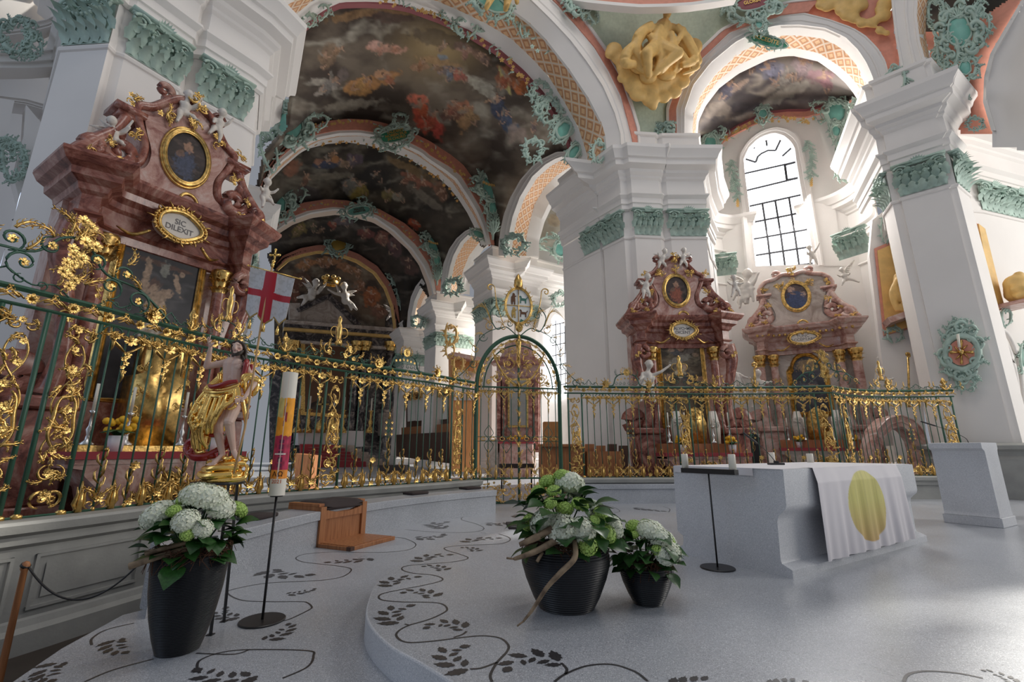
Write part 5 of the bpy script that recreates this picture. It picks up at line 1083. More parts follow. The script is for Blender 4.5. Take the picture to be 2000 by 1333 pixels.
def rocaille(mb, w_, h, A, seed=1, m=0, n=14, tail=False):
    """shell-edged cartouche filling +-w/2, +-h/2"""
    rnd = random.Random(seed); q_ = min(w_, h)
    for k in range(n):
        a = 2*math.pi*(k+.5*rnd.random())/n; rr = rnd.uniform(.30, .44); ex, ez = math.cos(a)*w_*rr, math.sin(a)*h*rr; r = q_*rnd.uniform(.10, .18); sg = 1 if math.cos(a)*(1 if k % 2 else -1) > 0 else -1
        cscroll(mb, ex, ez, r, a+math.pi/2*sg, rnd.uniform(.8, 1.3), -sg, r*.30, A, -r*.3, m)
        spray(mb, ex, ez, a+rnd.uniform(-.5, .5), q_*rnd.uniform(.20, .34), A, m, 4, .26, rnd.uniform(-.8, .8))
        if k % 2: spray(mb, ex*.55, ez*.55, a+rnd.uniform(-1, 1), q_*rnd.uniform(.2, .3), A, m, 3, .3, rnd.uniform(-.8, .8))
    for sg in (-1, 1):
        P = smooth([(sg*w_*.06, 0, -h*.46), (sg*w_*.26, -2, -h*.28), (sg*w_*.34, -2, 0), (sg*w_*.28, -2, h*.28), (sg*w_*.08, -1, h*.40)], 5)
        mb.tube(P, [q_*.04, q_*.075, q_*.05], 6, m, A)
    for k in range(7): a = R(90+(k-3)*24); mb.tube([(0, -1, h*.22), (math.cos(a)*w_*.12, -3, h*.22+math.sin(a)*h*.16), (math.cos(a)*w_*.17, -1, h*.22+math.sin(a)*h*.26)], [q_*.02, q_*.05, q_*.03], 5, m, A, flat=.6)
def blobpad(mb, w_, h, A, m=0, lob=6, y=-1.0, seed=0):
    """convex smooth field inside a cartouche"""
    G = []
    for i in range(7):
        t = i/6; G.append([(w_*.5*t*math.cos(a)*(1+.07*math.cos(lob*a+seed)), y-min(w_, h)*.10*(1-t*t), h*.5*t*math.sin(a)*(1+.05*math.cos(lob*a))) for a in np.arange(28)*2*math.pi/28])
    mb.grid(np.array(G), m, A, close=True)
def rosette(mb, c, r, M_=None, m=0, n=6, up='y'):
    A = np.eye(4) if M_ is None else np.array(M_); A = A @ TR(*c)
    for k in range(n):
        Q = A @ ROT(2*math.pi*k/n, 'Y'); mb.add([(0, 0, 0), (r*.33, -r*.22, r*.45), (r*.26, -r*.12, r*.92), (0, -r*.3, r*1.02), (-r*.26, -r*.12, r*.92), (-r*.33, -r*.22, r*.45), (0, -r*.10, r*.55)], [(0, 1, 6), (1, 2, 6), (2, 3, 6), (3, 4, 6), (4, 5, 6), (5, 0, 6)], m, Q)
    mb.ball((0, -r*.15, 0), (r*.26, r*.2, r*.26), m, A, 8, 5)
# ------------------------------------------------------------------ side altars (local: x right, -y to the viewer, z up)
def px2(mb, outl, y0, y1, m=0, bev=0.0):
    n = len(outl); V = [(u, y0, z) for u, z in outl]+[(u, y1, z) for u, z in outl]
    ar = sum(outl[i][0]*outl[(i+1) % n][1]-outl[(i+1) % n][0]*outl[i][1] for i in range(n))
    F_ = [tuple(range(n)), tuple(range(2*n-1, n-1, -1))]+[(i, i+n, (i+1) % n+n, (i+1) % n) for i in range(n)]
    if ar < 0: F_ = [f[::-1] for f in F_]
    if y1 < y0: F_ = [f[::-1] for f in F_]
    mb.add(V, F_, m)
def ell(rx, rz, cx=0, cz=0, n=40): return [(cx+rx*math.cos(a), cz+rz*math.sin(a)) for a in np.arange(n)*2*math.pi/n]
def canvas(name, parent, outl, y, fn, bbox=None, step=90):
    """flat painting with colours computed per vertex; outl polygon in x,z"""
    P = np.array(outl); x0, z0 = P.min(0); x1, z1 = P.max(0); nx = step; nz = int(step*(z1-z0)/(x1-x0)); nx1, nz1 = nx+1, nz+1
    xs = np.linspace(x0, x1, nx1); zs = np.linspace(z0, z1, nz1); X, Zz = np.meshgrid(xs, zs, indexing='ij'); ins = np.zeros(X.shape, bool); j = len(P)-1
    for i in range(len(P)):
        if P[i][1] != P[j][1]: ins ^= ((P[i][1] > Zz) != (P[j][1] > Zz)) & (X < (P[j][0]-P[i][0])*(Zz-P[i][1])/(P[j][1]-P[i][1])+P[i][0])
        j = i
    if len(P) == 4: ins[:] = True
    q = ins[:-1, :-1] | ins[1:, :-1] | ins[:-1, 1:] | ins[1:, 1:]; ii, jj = np.nonzero(q)
    F_ = np.stack([ii*nz1+jj, (ii+1)*nz1+jj, (ii+1)*nz1+jj+1, ii*nz1+jj+1], 1).tolist()
    mb = MB(); mb.add(np.stack([X, np.full(X.shape, y), Zz], 2).reshape(-1, 3), F_)
    c = fn((X-x0)/(x1-x0)*100, (z1-Zz)/(x1-x0)*100); return mb.build(name, M['canvas'], parent, cols=c.reshape(-1, 3))
def pt_cross(x, y):
    c = paint_sky(x/50, y/50, 1.2, 40, (.035, .034, .038), (.055, .053, .058), (.09, .085, .09))
    sk = (.34, .24, .17); return blobs(c, x, y, [(50, 24, 40, 3.5, 3, (.10, .05, .035), .8), (54, 30, 6, 11, 0, (.22, .22, .19), .95), (34, 40, 4.5, 18, 6, sk, .95), (38, 58, 8, 8, 40, sk, .9), (72, 44, 4, 16, -22, sk, .95), (62, 60, 8, 7, -35, sk, .9), (32, 24, 4, 5, 0, sk, .9), (76, 30, 4, 4, 0, sk, .9), (45, 52, 8, 9, 0, (.11, .06, .045), .95), (44, 56, 4.5, 5, 0, (.30, .20, .14), .8),
      (50, 76, 13, 22, 0, sk, .95), (52, 98, 10, 12, 0, (.30, .20, .13), .95), (50, 112, 13, 12, 0, (.42, .38, .32), .95), (48, 140, 9, 30, 0, (.24, .17, .12), .8), (58, 90, 4, 24, 0, (.48, .36, .26), .6)], 120, .25)
def pt_center(x, y):
    c = paint_sky(x/40, y/40, 1.3, 44, (.035, .024, .014), (.12, .085, .05), (.24, .19, .12))
    return blobs(c, x, y, [(50, 14, 10, 10, 0, (.30, .17, .11), .95), (40, 25, 26, 7, 25, (.09, .085, .09), .9), (66, 24, 24, 8, -25, (.13, .10, .08), .9), (30, 18, 8, 6, 0, (.36, .22, .14), .7), (84, 30, 8, 6, 0, (.34, .22, .14), .7), (50, 40, 34, 8, -20, (.27, .24, .19), .8), (56, 58, 6, 7, 0, (.42, .28, .18), .95), (48, 74, 14, 14, 0, (.46, .38, .25), .95), (62, 92, 14, 24, 20, (.03, .03, .045), .95), (18, 84, 9, 9, 0, (.36, .22, .14), .8), (90, 88, 8, 9, 0, (.38, .22, .13), .8), (76, 108, 20, 12, 0, (.30, .14, .08), .8), (30, 115, 20, 14, 0, (.26, .12, .07), .7), (50, 105, 16, 20, 0, (.10, .07, .05), .8)], 140, .2)
def pt_arch(x, y):
    c = paint_sky(x/45, y/45, 1.2, 47, (.035, .035, .045), (.075, .07, .08), (.12, .11, .12))
    return blobs(c, x, y, [(48, 38, 30, 22, 0, (.26, .19, .11), .9), (40, 44, 10, 9, 0, (.30, .20, .14), .8), (62, 52, 22, 5, -12, (.32, .19, .13), .8), (48, 74, 36, 22, 0, (.05, .05, .07), .7), (70, 80, 30, 1.2, -40, (.30, .26, .2), .7), (60, 108, 20, 10, 10, (.34, .22, .15), .8), (30, 108, 22, 12, 0, (.08, .09, .14), .8)], 160, .2)
def pt_oval(tone):
    def f(x, y):
        c = paint_sky(x/40, y/40, 1.4, int(tone[0]*99)+50, (.02, .014, .012), (.05, .032, .028), (.09, .06, .05))
        return blobs(c, x, y, [(50, 40, 12, 14, 0, (.30, .17, .11), .9), (50, 85, 26, 34, 0, tone, .9), (34, 62, 10, 10, 0, (.16, .09, .06), .8)], 170, .2)
    return f
def pt_monks(x, y):
    c = paint_sky(x/40, y/40, 1.2, 58, (.05, .03, .03), (.09, .06, .055), (.13, .10, .09))
    return blobs(c, x, y, [(34, 30, 16, 15, 0, (.40, .26, .2), .95), (78, 60, 12, 14, 0, (.38, .26, .2), .95), (45, 85, 38, 46, 10, (.04, .06, .13), .95), (76, 100, 18, 26, 0, (.05, .07, .14), .9), (40, 52, 12, 4, 20, (.3, .19, .14), .7)], 180, .2)
def goldcluster(mb, c, s_, seed, n=9, m=0):
    rnd = random.Random(seed); A = TR(*c)
    for k in range(n):
        a = rnd.random()*6.28
        if k % 3 == 0: cscroll(mb, math.cos(a)*s_*.3, math.sin(a)*s_*.3, s_*rnd.uniform(.2, .34), a, 1.1, rnd.choice((1, -1)), s_*.06, A, -s_*.1*rnd.random(), m)
        elif k % 3 == 1: spray(mb, 0, 0, a, s_*rnd.uniform(.5, .85), A, m, 4, .2, rnd.uniform(-1, 1), -s_*.1)
        else: rosette(mb, (math.cos(a)*s_*.35, -s_*.2*rnd.random(), math.sin(a)*s_*.35), s_*.2, A, m, 5)
def cart_frame(mb, w_, h, y, cz, m=0, cx=0):
    for rr, rad in ((.50, .085), (.60, .06)):
        P = [(cx+w_*rr*math.cos(a)*(1+.05*math.cos(3*a)), y-.03, cz+h*rr*math.sin(a)*(1+.10*abs(math.sin(a))**3*math.cos(2*a+math.pi))) for a in np.arange(48)*2*math.pi/48]; mb.tube(P, h*rad, 6, m, closed=True, up=(0, 1, 0))
    for k in range(34):
        a = k*2*math.pi/34; p = np.array([cx+w_*.52*math.cos(a), y-.04, cz+h*.52*math.sin(a)]); d = np.array([math.cos(a), -.3, math.sin(a)]); L_ = h*(.16+.09*((k*7) % 3))
        mb.tube([p, p+d*L_*.6, p+d*L_+np.array([.25*L_*(-1)**k, 0, 0])], [h*.05, h*.05, h*.01], 5, m, flat=.6)
def wood_altar_goods(loc, rz, W_, top, lab, n=2, seed=1):
    """flower pots and candlesticks standing on a side altar"""
    Rz = np.array(Matrix.Rotation(rz, 3, 'Z'))
    for k, x in enumerate(([-.7, .9] if n == 2 else [-.2, .75])):
        p = np.array(loc)+Rz @ np.array([x*W_, -1.55, top]); t = thing('flower_pot', ('left', 'right')[k]+' white pot of yellow flowers on '+lab, 'flower pot', tuple(p), rz)
        mb = MB(); mb.lathe([(0, 0), (.09, 0), (.115, .24), (.105, .24), (0, .22)], 16); mb.build('pot', M['whitecloth'], t)
        rnd = random.Random(seed+k); mb = MB(); m2 = MB()
        for j in range(14): mb.ball((rnd.uniform(-.18, .18), rnd.uniform(-.14, .14), .34+rnd.uniform(-.04, .16)), .055, 0, None, 7, 5)
        for j in range(16): a = rnd.random()*6.28; m2.tube([(0, 0, .2), (.1*math.cos(a), .1*math.sin(a), .32), (.22*math.cos(a), .22*math.sin(a), .28)], [.02, .05, .01], 4, flat=.3)
        mb.build('blossoms', M['yellow'], t); m2.build('foliage', M['leafgreen'], t)
    for k, x in enumerate((-1.0, -.45, .45, 1.0)):
        p = np.array(loc)+Rz @ np.array([x*W_, -1.25, top+(.09 if 'crucif' in lab else .29)]); t = thing('altar_candlestick', ('leftmost', 'second', 'third', 'rightmost')[k]+' silver candlestick on '+lab, 'candlestick', tuple(p), rz)
        mb = MB(); mb.lathe([(0, 0), (.10, 0), (.10, .03), (.04, .08), (.025, .16), (.05, .24), (.02, .3), (.02, .48), (.055, .52), (.02, .54), (0, .54)], 12); mb.build('stem', M['silver'], t); mb = MB(); mb.lathe([(0, .54), (.022, .54), (.022, .95), (0, .95)], 10); mb.build('candle', M['wax'], t)
M['yellow'] = mat('yellow_blossoms', (.80, .45, .02), .6); M['silver'] = mat('silver_gilt', (.6, .6, .6), .3, 1.0)
def altar(label, loc, rz, kind, mA, mB, seed, goods, txt, S=1.0, Sx=1.0):
    t = thing('side_altar', label, 'altar', loc, rz); t.scale = (S*Sx, S, S)
    # base, mensa and pedestals
    mb = MB()
    for sg in (-1, 1):
        mb.box((sg*1.5-.48, -.95, -.2), (sg*1.5+.48, .45, .35), ch=.03); mb.box((sg*1.5-.40, -.85, .35), (sg*1.5+.40, .4, 1.75), ch=.03); mb.box((sg*1.5-.48, -.95, 1.75), (sg*1.5+.48, .45, 1.95), ch=.04)
        mb.ball((sg*1.85, -.3, 1.0), (.22, .4, .75)); mb.tube(spiral(sg*1.82, 2.25, .28, 1.3, R(-90), sg, 22, -.4), [.16, .12, .08], 7, flat=2)
    px2(mb, [(-1.2, -.2), (1.2, -.2), (1.2, 1.95), (-1.2, 1.95)], -.45, .45)
    flatfaces(mb.build('pedestal', mA, t), 40)
    mb = MB(); prf = [(1.05, -.2), (1.05, .02), (.95, .08), (.85, .3), (.95, .6), (1.15, .78), (1.2, .88), (1.32, .90), (1.32, 1.0)]
    G = [[(-u, -.9, z) for u, z in prf], [(-u, -1.9, z) for u, z in prf], [(u, -1.9, z) for u, z in prf], [(u, -.9, z) for u, z in prf]]; mb.grid(np.array(G)); mb.box((-1.32, -1.92, .95), (1.32, -.6, 1.02))
    flatfaces(mb.build('mensa', mB, t), 40)
    mb = MB(); px2(mb, [(-1.36, 1.022), (1.36, 1.022), (1.36, 1.13), (-1.36, 1.13)], -1.95, -.6); mb.build('altar_cover', M['redcloth'], t, False)
    mb = MB(); st_ = 1.22 if kind == 'cross' else 1.42; px2(mb, [(-1.3, 1.13), (1.3, 1.13), (1.3, st_), (-1.3, st_)], -1.4, -.6); mb.build('step', M['wood'] if kind != 'cross' else M['gold'], t, False)
    mb = MB(); goldcluster(mb, (0, -1.93, .55), .55, seed+3, 24); goldcluster(mb, (-.35, -1.93, .5), .35, seed+4, 9); goldcluster(mb, (.35, -1.93, .5), .35, seed+5, 9); mb.build('gilt_relief', M['gold'], t)
    # back slab, pilasters, consoles
    mb = MB(); px2(mb, [(-1.75, 1.95), (1.75, 1.95), (1.75, 5.4), (-1.75, 5.4)], -.1, .45)
    px2(mb, [(-1.0, 1.95), (1.0, 1.95), (1.0, 5.15), (-1.0, 5.15)], -.25, -.1); flatfaces(mb.build('back_slab', mB, t), 40)
    for sg in (-1, 1):
        for x, y, w_ in ((1.12, -.52, .15), (1.62, -.62, .17)):
            mb = MB(); n = 10; P = [(w_*1.25, 1.95), (w_*1.25, 2.02), (w_*1.05, 2.08), (w_*1.15, 2.14), (w_, 2.2), (w_*.92, 4.35)]
            if x > 1.5 and kind != 'arch':
                mb.tube(smooth([(sg*1.45, -.55, 2.0), (sg*1.38, -.6, 2.6), (sg*1.45, -.6, 3.2), (sg*1.62, -.6, 3.9), (sg*1.70, -.6, 4.4), (sg*1.62, -.6, 4.9)], 5), [.20, .15, .14, .17, .22, .24], 8); mb.tube(spiral(sg*1.5, 4.6, .25, 1.2, R(90), sg, 20, -.75), [.1, .08, .05], 6)
                mb.build('console', mA, t); m2 = MB(); goldcluster(m2, (sg*1.7, -.85, 4.5), .26, seed+9, 7); m2.build('console_gilding', M['gold'], t); m2 = MB(); goldcluster(m2, (sg*1.45, -.8, 3.3), .3, seed+7, 7); m2.build('console_gilding', M['gold'], t); continue
            mb.lathe(P, 16, 0, TR(sg*x, y, 0)); mb.build('column', mA, t)
            m2 = MB(); m2.lathe([(w_*.9, 4.35), (w_*.95, 4.45), (w_*1.3, 4.7), (w_*1.5, 4.78), (w_*1.5, 4.84), (0, 4.84)], 12, 0, TR(sg*x, y, 0))
            for k in range(12):
                for z_, l_ in ((4.36, .2), (4.5, .24)): leaf_mb(m2, TR(sg*x, y, z_) @ RZ(k*math.pi/6+(z_ > 4.4)*.26) @ TR(0, w_*.92, 0), l_, .11, .6)
            for q in range(4): m2.tube(spiral(0, 0, .075, 1.3, R(90), 1, 14), .025, 5, 0, TR(sg*x, y, 4.74) @ RZ(q*math.pi/2+.78) @ TR(w_*1.35, 0, 0))
            m2.build('gilt_capital', M['gold'], t)
        mb = MB(); goldcluster(mb, (sg*1.12, -.72, 3.75), .20, seed+11, 6); mb.build('gilt_pendant', M['gold'], t)
    # entablature with projecting ends
    pl = [(-1.72, .45), (-1.72, -.72), (-1.36, -.86), (-1.2, -.48), (-1.0, -.42), (1.0, -.42), (1.2, -.48), (1.36, -.86), (1.72, -.72), (1.72, .45)]
    mb = MB(); sweep(mb, pl, [(-.2, 4.84), (-.08, 4.86), (-.06, 5.0), (.02, 5.04), (.0, 5.08), (-.06, 5.1), (-.06, 5.4), (.02, 5.45), (.06, 5.55), (.2, 5.62), (.22, 5.74), (.34, 5.80), (.42, 5.92), (.42, 5.98), (.0, 6.02), (-.6, 6.05)]); flatfaces(mb.build('entablature', mA, t))
    if kind == 'arch':
        for k in range(-8, 9): mb = MB(); mb.ball((k*.2, -.72 if abs(k) < 6 else -1.0, 5.62), .06, 0, None, 6, 5); mb.build('gilt_bead', M['gold'], t)
    # pediment body
    if kind == 'arch':
        ho = [(1.55, 6.0), (1.45, 6.25), (1.05, 6.35), (.98, 6.7), (1.15, 7.2), (1.3, 7.7), (1.05, 8.05), (.7, 8.15), (.35, 8.3), (0, 8.2)]
    else: ho = [(1.35, 6.0), (1.2, 6.3), (.85, 6.5), (.78, 6.9), (.95, 7.3), (1.05, 7.65), (.8, 7.8), (.62, 8.0), (.4, 8.25), (.15, 8.38), (0, 8.40)]
    ho = [tuple(p) for p in smooth(ho, 4)]
    ou = [(-u, z) for u, z in ho]+ho[::-1]
    mb = MB(); px2(mb, ou, -.35, .25); i2 = [(u*.84, 6.12+(z-6.12)*.90) for u, z in ou]; px2(mb, i2, -.42, -.3)
    flatfaces(mb.build('pediment', mB, t), 40)
    mb = MB(); P = [(u, -.38, z) for u, z in ou]; mb.tube(P, .09, 6, up=(0, 1, 0))
    for sg in (-1, 1):
        mb.tube(spiral(sg*1.18, 6.55, .36, 1.5, R(90), -sg, 26, -.45), [.10, .14, .11, .08], 7); mb.tube(spiral(sg*1.62, 6.35, .26, 1.3, R(200 if sg > 0 else -20), sg, 22, -.6), [.12, .1, .07], 7)
        mb.tube(smooth([(sg*1.9, -.6, 6.05), (sg*1.7, -.6, 6.4), (sg*1.35, -.5, 6.9), (sg*1.2, -.4, 7.3)], 4), [.14, .12, .09, .1], 7)
        mb.box((sg*1.15-.28, -.5, 7.42), (sg*1.15+.28, .1, 7.52)); mb.box((sg*1.15-.2, -.42, 7.3), (sg*1.15+.2, .1, 7.42))
        mb.tube(spiral(sg*.62, 8.35, .2, 1.2, R(-90), -sg, 20, -.3), [.09, .07, .05], 6)
    mb.build('pediment_scrolls', mA, t)
    mb = MB()
    for c_, s_, k in (((0, -.5, 8.35), .42, 0), ((-1.15, -.4, 7.72), .28, 1), ((1.15, -.4, 7.72), .28, 2), ((-.55, -.45, 7.75), .34, 3), ((.55, -.45, 7.75), .34, 4), ((-1.05, -.6, 6.95), .26, 5), ((1.05, -.6, 6.95), .26, 6), ((-1.75, -.75, 6.15), .24, 7), ((1.75, -.75, 6.15), .24, 8), ((-1.25, -.7, 6.2), .2, 9), ((1.25, -.7, 6.2), .2, 10), ((0, -.48, 7.9), .3, 11), ((-1.4, -.6, 6.6), .2, 12), ((1.4, -.6, 6.6), .2, 13)): mb = MB(); goldcluster(mb, c_, s_, seed+20+k, 7); mb.build('gilt_ornament', M['gold'], t)
    oz = 7.05 if kind != 'arch' else 7.25
    fr = MB()
    for r_, rad, dy in ((1.0, .05, 0), (1.1, .03, .03), (.92, .02, -.03)): fr.tube([(.46*r_*math.cos(a), -.46+dy*.6, oz+.60*r_*math.sin(a)) for a in np.arange(48)*2*math.pi/48], rad, 8, closed=True, up=(0, 1, 0))
    of = fr.build('oval_frame', M['gold'], t)
    canvas('oval_painting', of, ell(.45, .59, 0, oz), -.455, pt_monks if kind == 'arch' else pt_oval((.05, .06, .10) if kind == 'cross' else (.24, .07, .04)), step=60)
    # main painting
    if kind == 'arch': mo = [(-.60, 2.45), (.60, 2.45), (.60, 4.1), (.52, 4.2), (.48, 4.4), (.36, 4.62), (.18, 4.76), (0, 4.8), (-.18, 4.76), (-.36, 4.62), (-.48, 4.4), (-.52, 4.2), (-.60, 4.1)]
    else: mo = [(-.78, 1.98), (.78, 1.98), (.78, 5.08), (-.78, 5.08)]
    cx = sum(p[0] for p in mo)/len(mo); cz = (mo[0][1]+max(p[1] for p in mo))/2
    fr = MB()
    for k_, rad, dy in ((.0, .035, 0), (.06, .045, .02), (-.04, .02, -.02)):
        P = []
        for i in range(len(mo)):
            a, b = np.array(mo[i]), np.array(mo[(i+1) % len(mo)])
            for s_ in np.linspace(0, 1, 6, endpoint=False): P.append(a*(1-s_)+b*s_)
        P = np.array(P); o_ = np.array([np.sign(P[:, 0])*k_*(np.abs(P[:, 0]) > .5), np.where(P[:, 1] > cz, k_, -k_)*((P[:, 1] > mo[0][1]+.9) | (P[:, 1] < mo[0][1]+.01))]).T
        P = P+o_; fr.tube(np.stack([P[:, 0], np.full(len(P), -.30+dy), P[:, 1]], 1), rad*1.3, 4, closed=True, up=(0, 1, 0))
    pf_ = fr.build('picture_frame', M['gold'], t, False)
    canvas('altar_painting', pf_, mo, -.29, {'cross': pt_cross, 'center': pt_center, 'arch': pt_arch}[kind], step=100)
    # cartouche
    mb = MB(); cart_frame(mb, .85 if kind != 'arch' else .95, .52 if kind != 'arch' else .42, -.72, 5.42)
    for sg in (-1, 1): mb.tube(smooth([(sg*.5, -.7, 5.15), (sg*.75, -.6, 5.0), (sg*1.0, -.5, 5.1)], 4), [.03, .04, .01], 5)
    mb.tube(spiral(.05, 5.95, .2, .9, R(-60), 1, 20, -.75, .8), [.03, .04, .03], 6); mb.build('cartouche_frame', M['gold'], t)
    mb = MB(); px2(mb, ell(.43, .27, 0, 5.42), -.72, -.5); cf = mb.build('cartouche_panel', M['figwhite'], t, False)
    textmesh(txt, .155, M['inkgrey'], TR(0, -.725, 5.42) @ ROT(R(90), 'X'), cf, .002)
    # reliquaries / tabernacle
    mb = MB()
    if kind == 'cross':
        px2(mb, [(-.42, 1.22), (.42, 1.22), (.42, 2.4), (.3, 2.45), (.3, 2.9), (.36, 3.0), (0, 3.25), (-.36, 3.0), (-.3, 2.9), (-.3, 2.45), (-.42, 2.4)], -1.15, -.6)
        for k in range(8): goldcluster(mb, (-.35+.7*(k % 2), -1.2, 1.75+.18*k), .24, seed+40+k, 6)
        goldcluster(mb, (0, -1.2, 3.15), .35, seed+60, 9); mb.build('tabernacle', M['gold'], t)
    else:
        for sg in (-1, 1):
            mb = MB(); goldcluster(mb, (sg*.62, -1.1, 2.1), .3, seed+40+sg, 10); px2(mb, [(sg*.62-.16, 1.42), (sg*.62+.16, 1.42), (sg*.62+.2, 2.0), (sg*.62+.1, 2.5), (sg*.62-.1, 2.5), (sg*.62-.2, 2.0)], -1.1, -.95); mb.build('reliquary', M['figwhite'], t)
        mb = MB(); px2(mb, [(-.3, 1.42), (.3, 1.42), (.34, 2.1), (.2, 2.5), (0, 2.65), (-.2, 2.5), (-.34, 2.1)], -1.15, -.7); goldcluster(mb, (0, -1.2, 2.45), .3, seed+50, 9); mb.box((-.02, -1.25, 1.8), (.02, -1.2, 2.4)); mb.box((-.12, -1.25, 2.2), (.12, -1.2, 2.24)); mb.build('tabernacle', M['gold'], t)
    wood_altar_goods(loc, rz, S*Sx, 1.13*S, goods, 2, seed); return t
altar('red marble side altar with crucifixion painting on the left pier', (-7.13, 8.52, 0), R(59.3), 'cross', M['marble'], M['marblepink'], 100, 'the crucifixion altar', 'SIC\nDILEXIT', 1.0, .88)
xc = aty(1324, 700, 15.8)[0]
altar('pink marble side altar with a dark upright painting before the middle pier', (xc, 15.8, 0), 0.0, 'center', M['marble'], M['marblepink'], 200, 'the middle side altar', 'ALVO\u2022ME\nDICENT', .95)
PA3rd = PW.off(-1.3); qa = PA3rd.at(1436, 627); qb = PA3rd.at(1697, 596); S3 = np.linalg.norm(qb-qa)/4.7; mid = (qa+qb)/2
altar('pinkish marble side altar coloured paler for the stronger light on it with arched painting under the tall window', (mid[0]+nW[0]*.4, mid[1]+nW[1]*.4, 0), math.atan2(wd[1], wd[0]), 'arch', M['marblepink'], M['marblepale'], 300, 'the altar under the window', 'TUNC\nACCEPTABIS', S3)  # lighter marbles here: the stronger light by the window is put into the colour
print('ALTAR3', mid, S3, qa, qb)
# ------------------------------------------------------------------ cherubs and angels
PL_ = Plane((-7.02, 8.72, 0), (-.86, .51, 0)); PC_ = Plane((xc, 15.8, 0), (0, 1, 0))
ch = cherub
ch('white winged cherub seated on the left end of the crucifixion altar', PL_, (193,258), (200,290), [(222,275),(228,262)], [(162,302),(215,305)], [(160,262),(178,250)], .5)
ch('white cherub standing on the gable of the crucifixion altar', PL_, (347,203), (340,232), [(372,222),(366,213)], [(322,255),(362,252)], [(325,203)], .4)
ch('white cherub with gilt bouquet right of the gable top of the crucifixion altar', PL_, (412,236), (406,262), [(390,256),(428,250)], [(384,276),(404,292)], [(425,232)], .4)
ch('white cherub at the right end of the crucifixion altar', PL_, (490,372), (488,398), [(472,384),(505,388)], [(478,420),(500,415)], [(508,402)], .6)
ch('white angel at the left gable of the middle altar', PC_, (1253,556), (1250,578), [(1238,568),(1262,562)], [(1244,598),(1256,596)], [(1238,560)], .7)
ch('white cherub left of the gable top of the middle altar', PC_, (1290,502), (1285,520), [(1276,508),(1300,512)], [(1278,534),(1292,532)], [(1272,504)], .4)
ch('white cherub right of the gable top of the middle altar', PC_, (1326,500), (1326,518), [(1314,510),(1338,510)], [(1318,530),(1332,532)], [(1340,502)], .4)
ch('white cherub on the right scroll of the middle altar', PC_, (1413,558), (1418,576), [(1400,568),(1428,570)], [(1408,594),(1424,592)], [(1428,560)], .7)
PB_ = PA3rd.off(-.3)
ch('large grey angel with raised arm at the left gable of the altar under the window', PB_, (1460,543), (1455,578), [(1480,545),(1440,560)], [(1445,608),(1456,600)], [(1425,552),(1430,545)], .5, drape=True)
ch('grey cherub reaching up on top of the altar under the window', PB_, (1578,492), (1584,508), [(1597,485),(1574,502)], [(1580,524),(1594,524)], [(1592,498)], .4)
ch('grey winged angel at the right gable of the altar under the window', PB_, (1640,536), (1648,552), [(1632,548),(1654,545)], [(1640,566),(1672,560)], [(1665,518),(1660,525)], .5)
ch('white stucco angel with outstretched arm left of the middle altar', PC_, (1252,722), (1248,752), [(1288,725),(1235,750)], [(1236,790),(1262,792)], [], .9, drape=True)
bis = ch('white stucco bishop figure with crozier between the middle altar and the window altar', PC_.off(1), (1414,722), (1422,748), [(1402,715),(1440,745)], [(1410,790),(1440,792)], [], .6, drape=True)
ch('white stucco figure in mitre beside the crozier', PC_.off(1.6), (1462,735), (1464,760), [(1445,745),(1484,752)], [(1450,800),(1480,800)], [], .6, drape=True)
fig4 = ch('grey stucco figure with raised hand right of the window altar', PB_.off(-1.6), (1712,728), (1716,755), [(1706,706),(1735,745)], [(1700,800),(1735,800)], [], .5, drape=True)

def crozier(par, pl, x, y0, y1, nm='crozier'):
    b = np.array(par.location); n = -pl.n if pl.n[1] > 0 else pl.n; k_ = np.linalg.norm(pl.at(x, y0)-pl.at(x+1, y0)); mb = MB(); top = pl.at(x, y1)+n*.9; bot = pl.at(x+2, y0)+n*.9
    mb.tube([bot-b, top-b], .035, 6); c = top+np.array([0, 0, 6*k_])-b; P = spiral(0, 0, 6*k_, 1.3, R(-90), 1, 22)+c; mb.tube(P, .035, 6); mb.build(nm, M['gold'], par)
crozier(bis, PC_.off(1), 1449, 770, 728); crozier(fig4, PB_.off(-1.6), 1760, 800, 706)
# ------------------------------------------------------------------ wrought iron screen: shared ornament meshes (x along, -y to viewer, z up)
IR, GD = 0, 1; IM = [M['iron'], M['gold']]
def omesh(name, fn, *a):
    mb = MB(); fn(mb, *a); o = mb.build(name, IM); me = o.data; bpy.data.objects.remove(o); return me
def g_bar(mb, r=.011, z0=.45, z1=2.68): mb.tube([(0, 0, z0), (0, 0, z1)], r, 6, IR, up=(1, 0, 0)); mb.lathe([(0, z0), (r*2.2, z0), (r*2.2, z0+.03), (r, z0+.05)], 6, GD)
def tw(mb, z0, z1, r, n, seed):
    rnd = random.Random(seed)
    for k in range(n):
        z = z0+(z1-z0)*(k+.5)/n; a = k*2.2; d = np.array([math.cos(a), math.sin(a)*.7-.3, 0]); l = r*rnd.uniform(.8, 1.3)*(1-.35*k/n)
        mb.tube([(0, -.01, z-.06), (d[0]*l, d[1]*l, z+.0), (d[0]*l*1.25, d[1]*l*1.2, z+.07), (d[0]*l*.7, d[1]*l, z+.11)], [.012, .020, .014, .004], 4, GD, flat=.5)
def g_tall(mb, seed):
    tw(mb, .52, 1.12, .055, 9, seed); rosette(mb, (0, -.05, .60), .055, None, GD, 5); mb.ball((0, -.03, 1.16), .022, GD, None, 6, 5)
    for sg in (-1, 1): cscroll(mb, sg*.06, .53, .05, R(-90), 1.1, sg, .012, np.eye(4), -.02, GD); spray(mb, sg*.02, .6, R(90-sg*25), .2, np.eye(4), GD, 4, .16, -sg*.5, -.03)
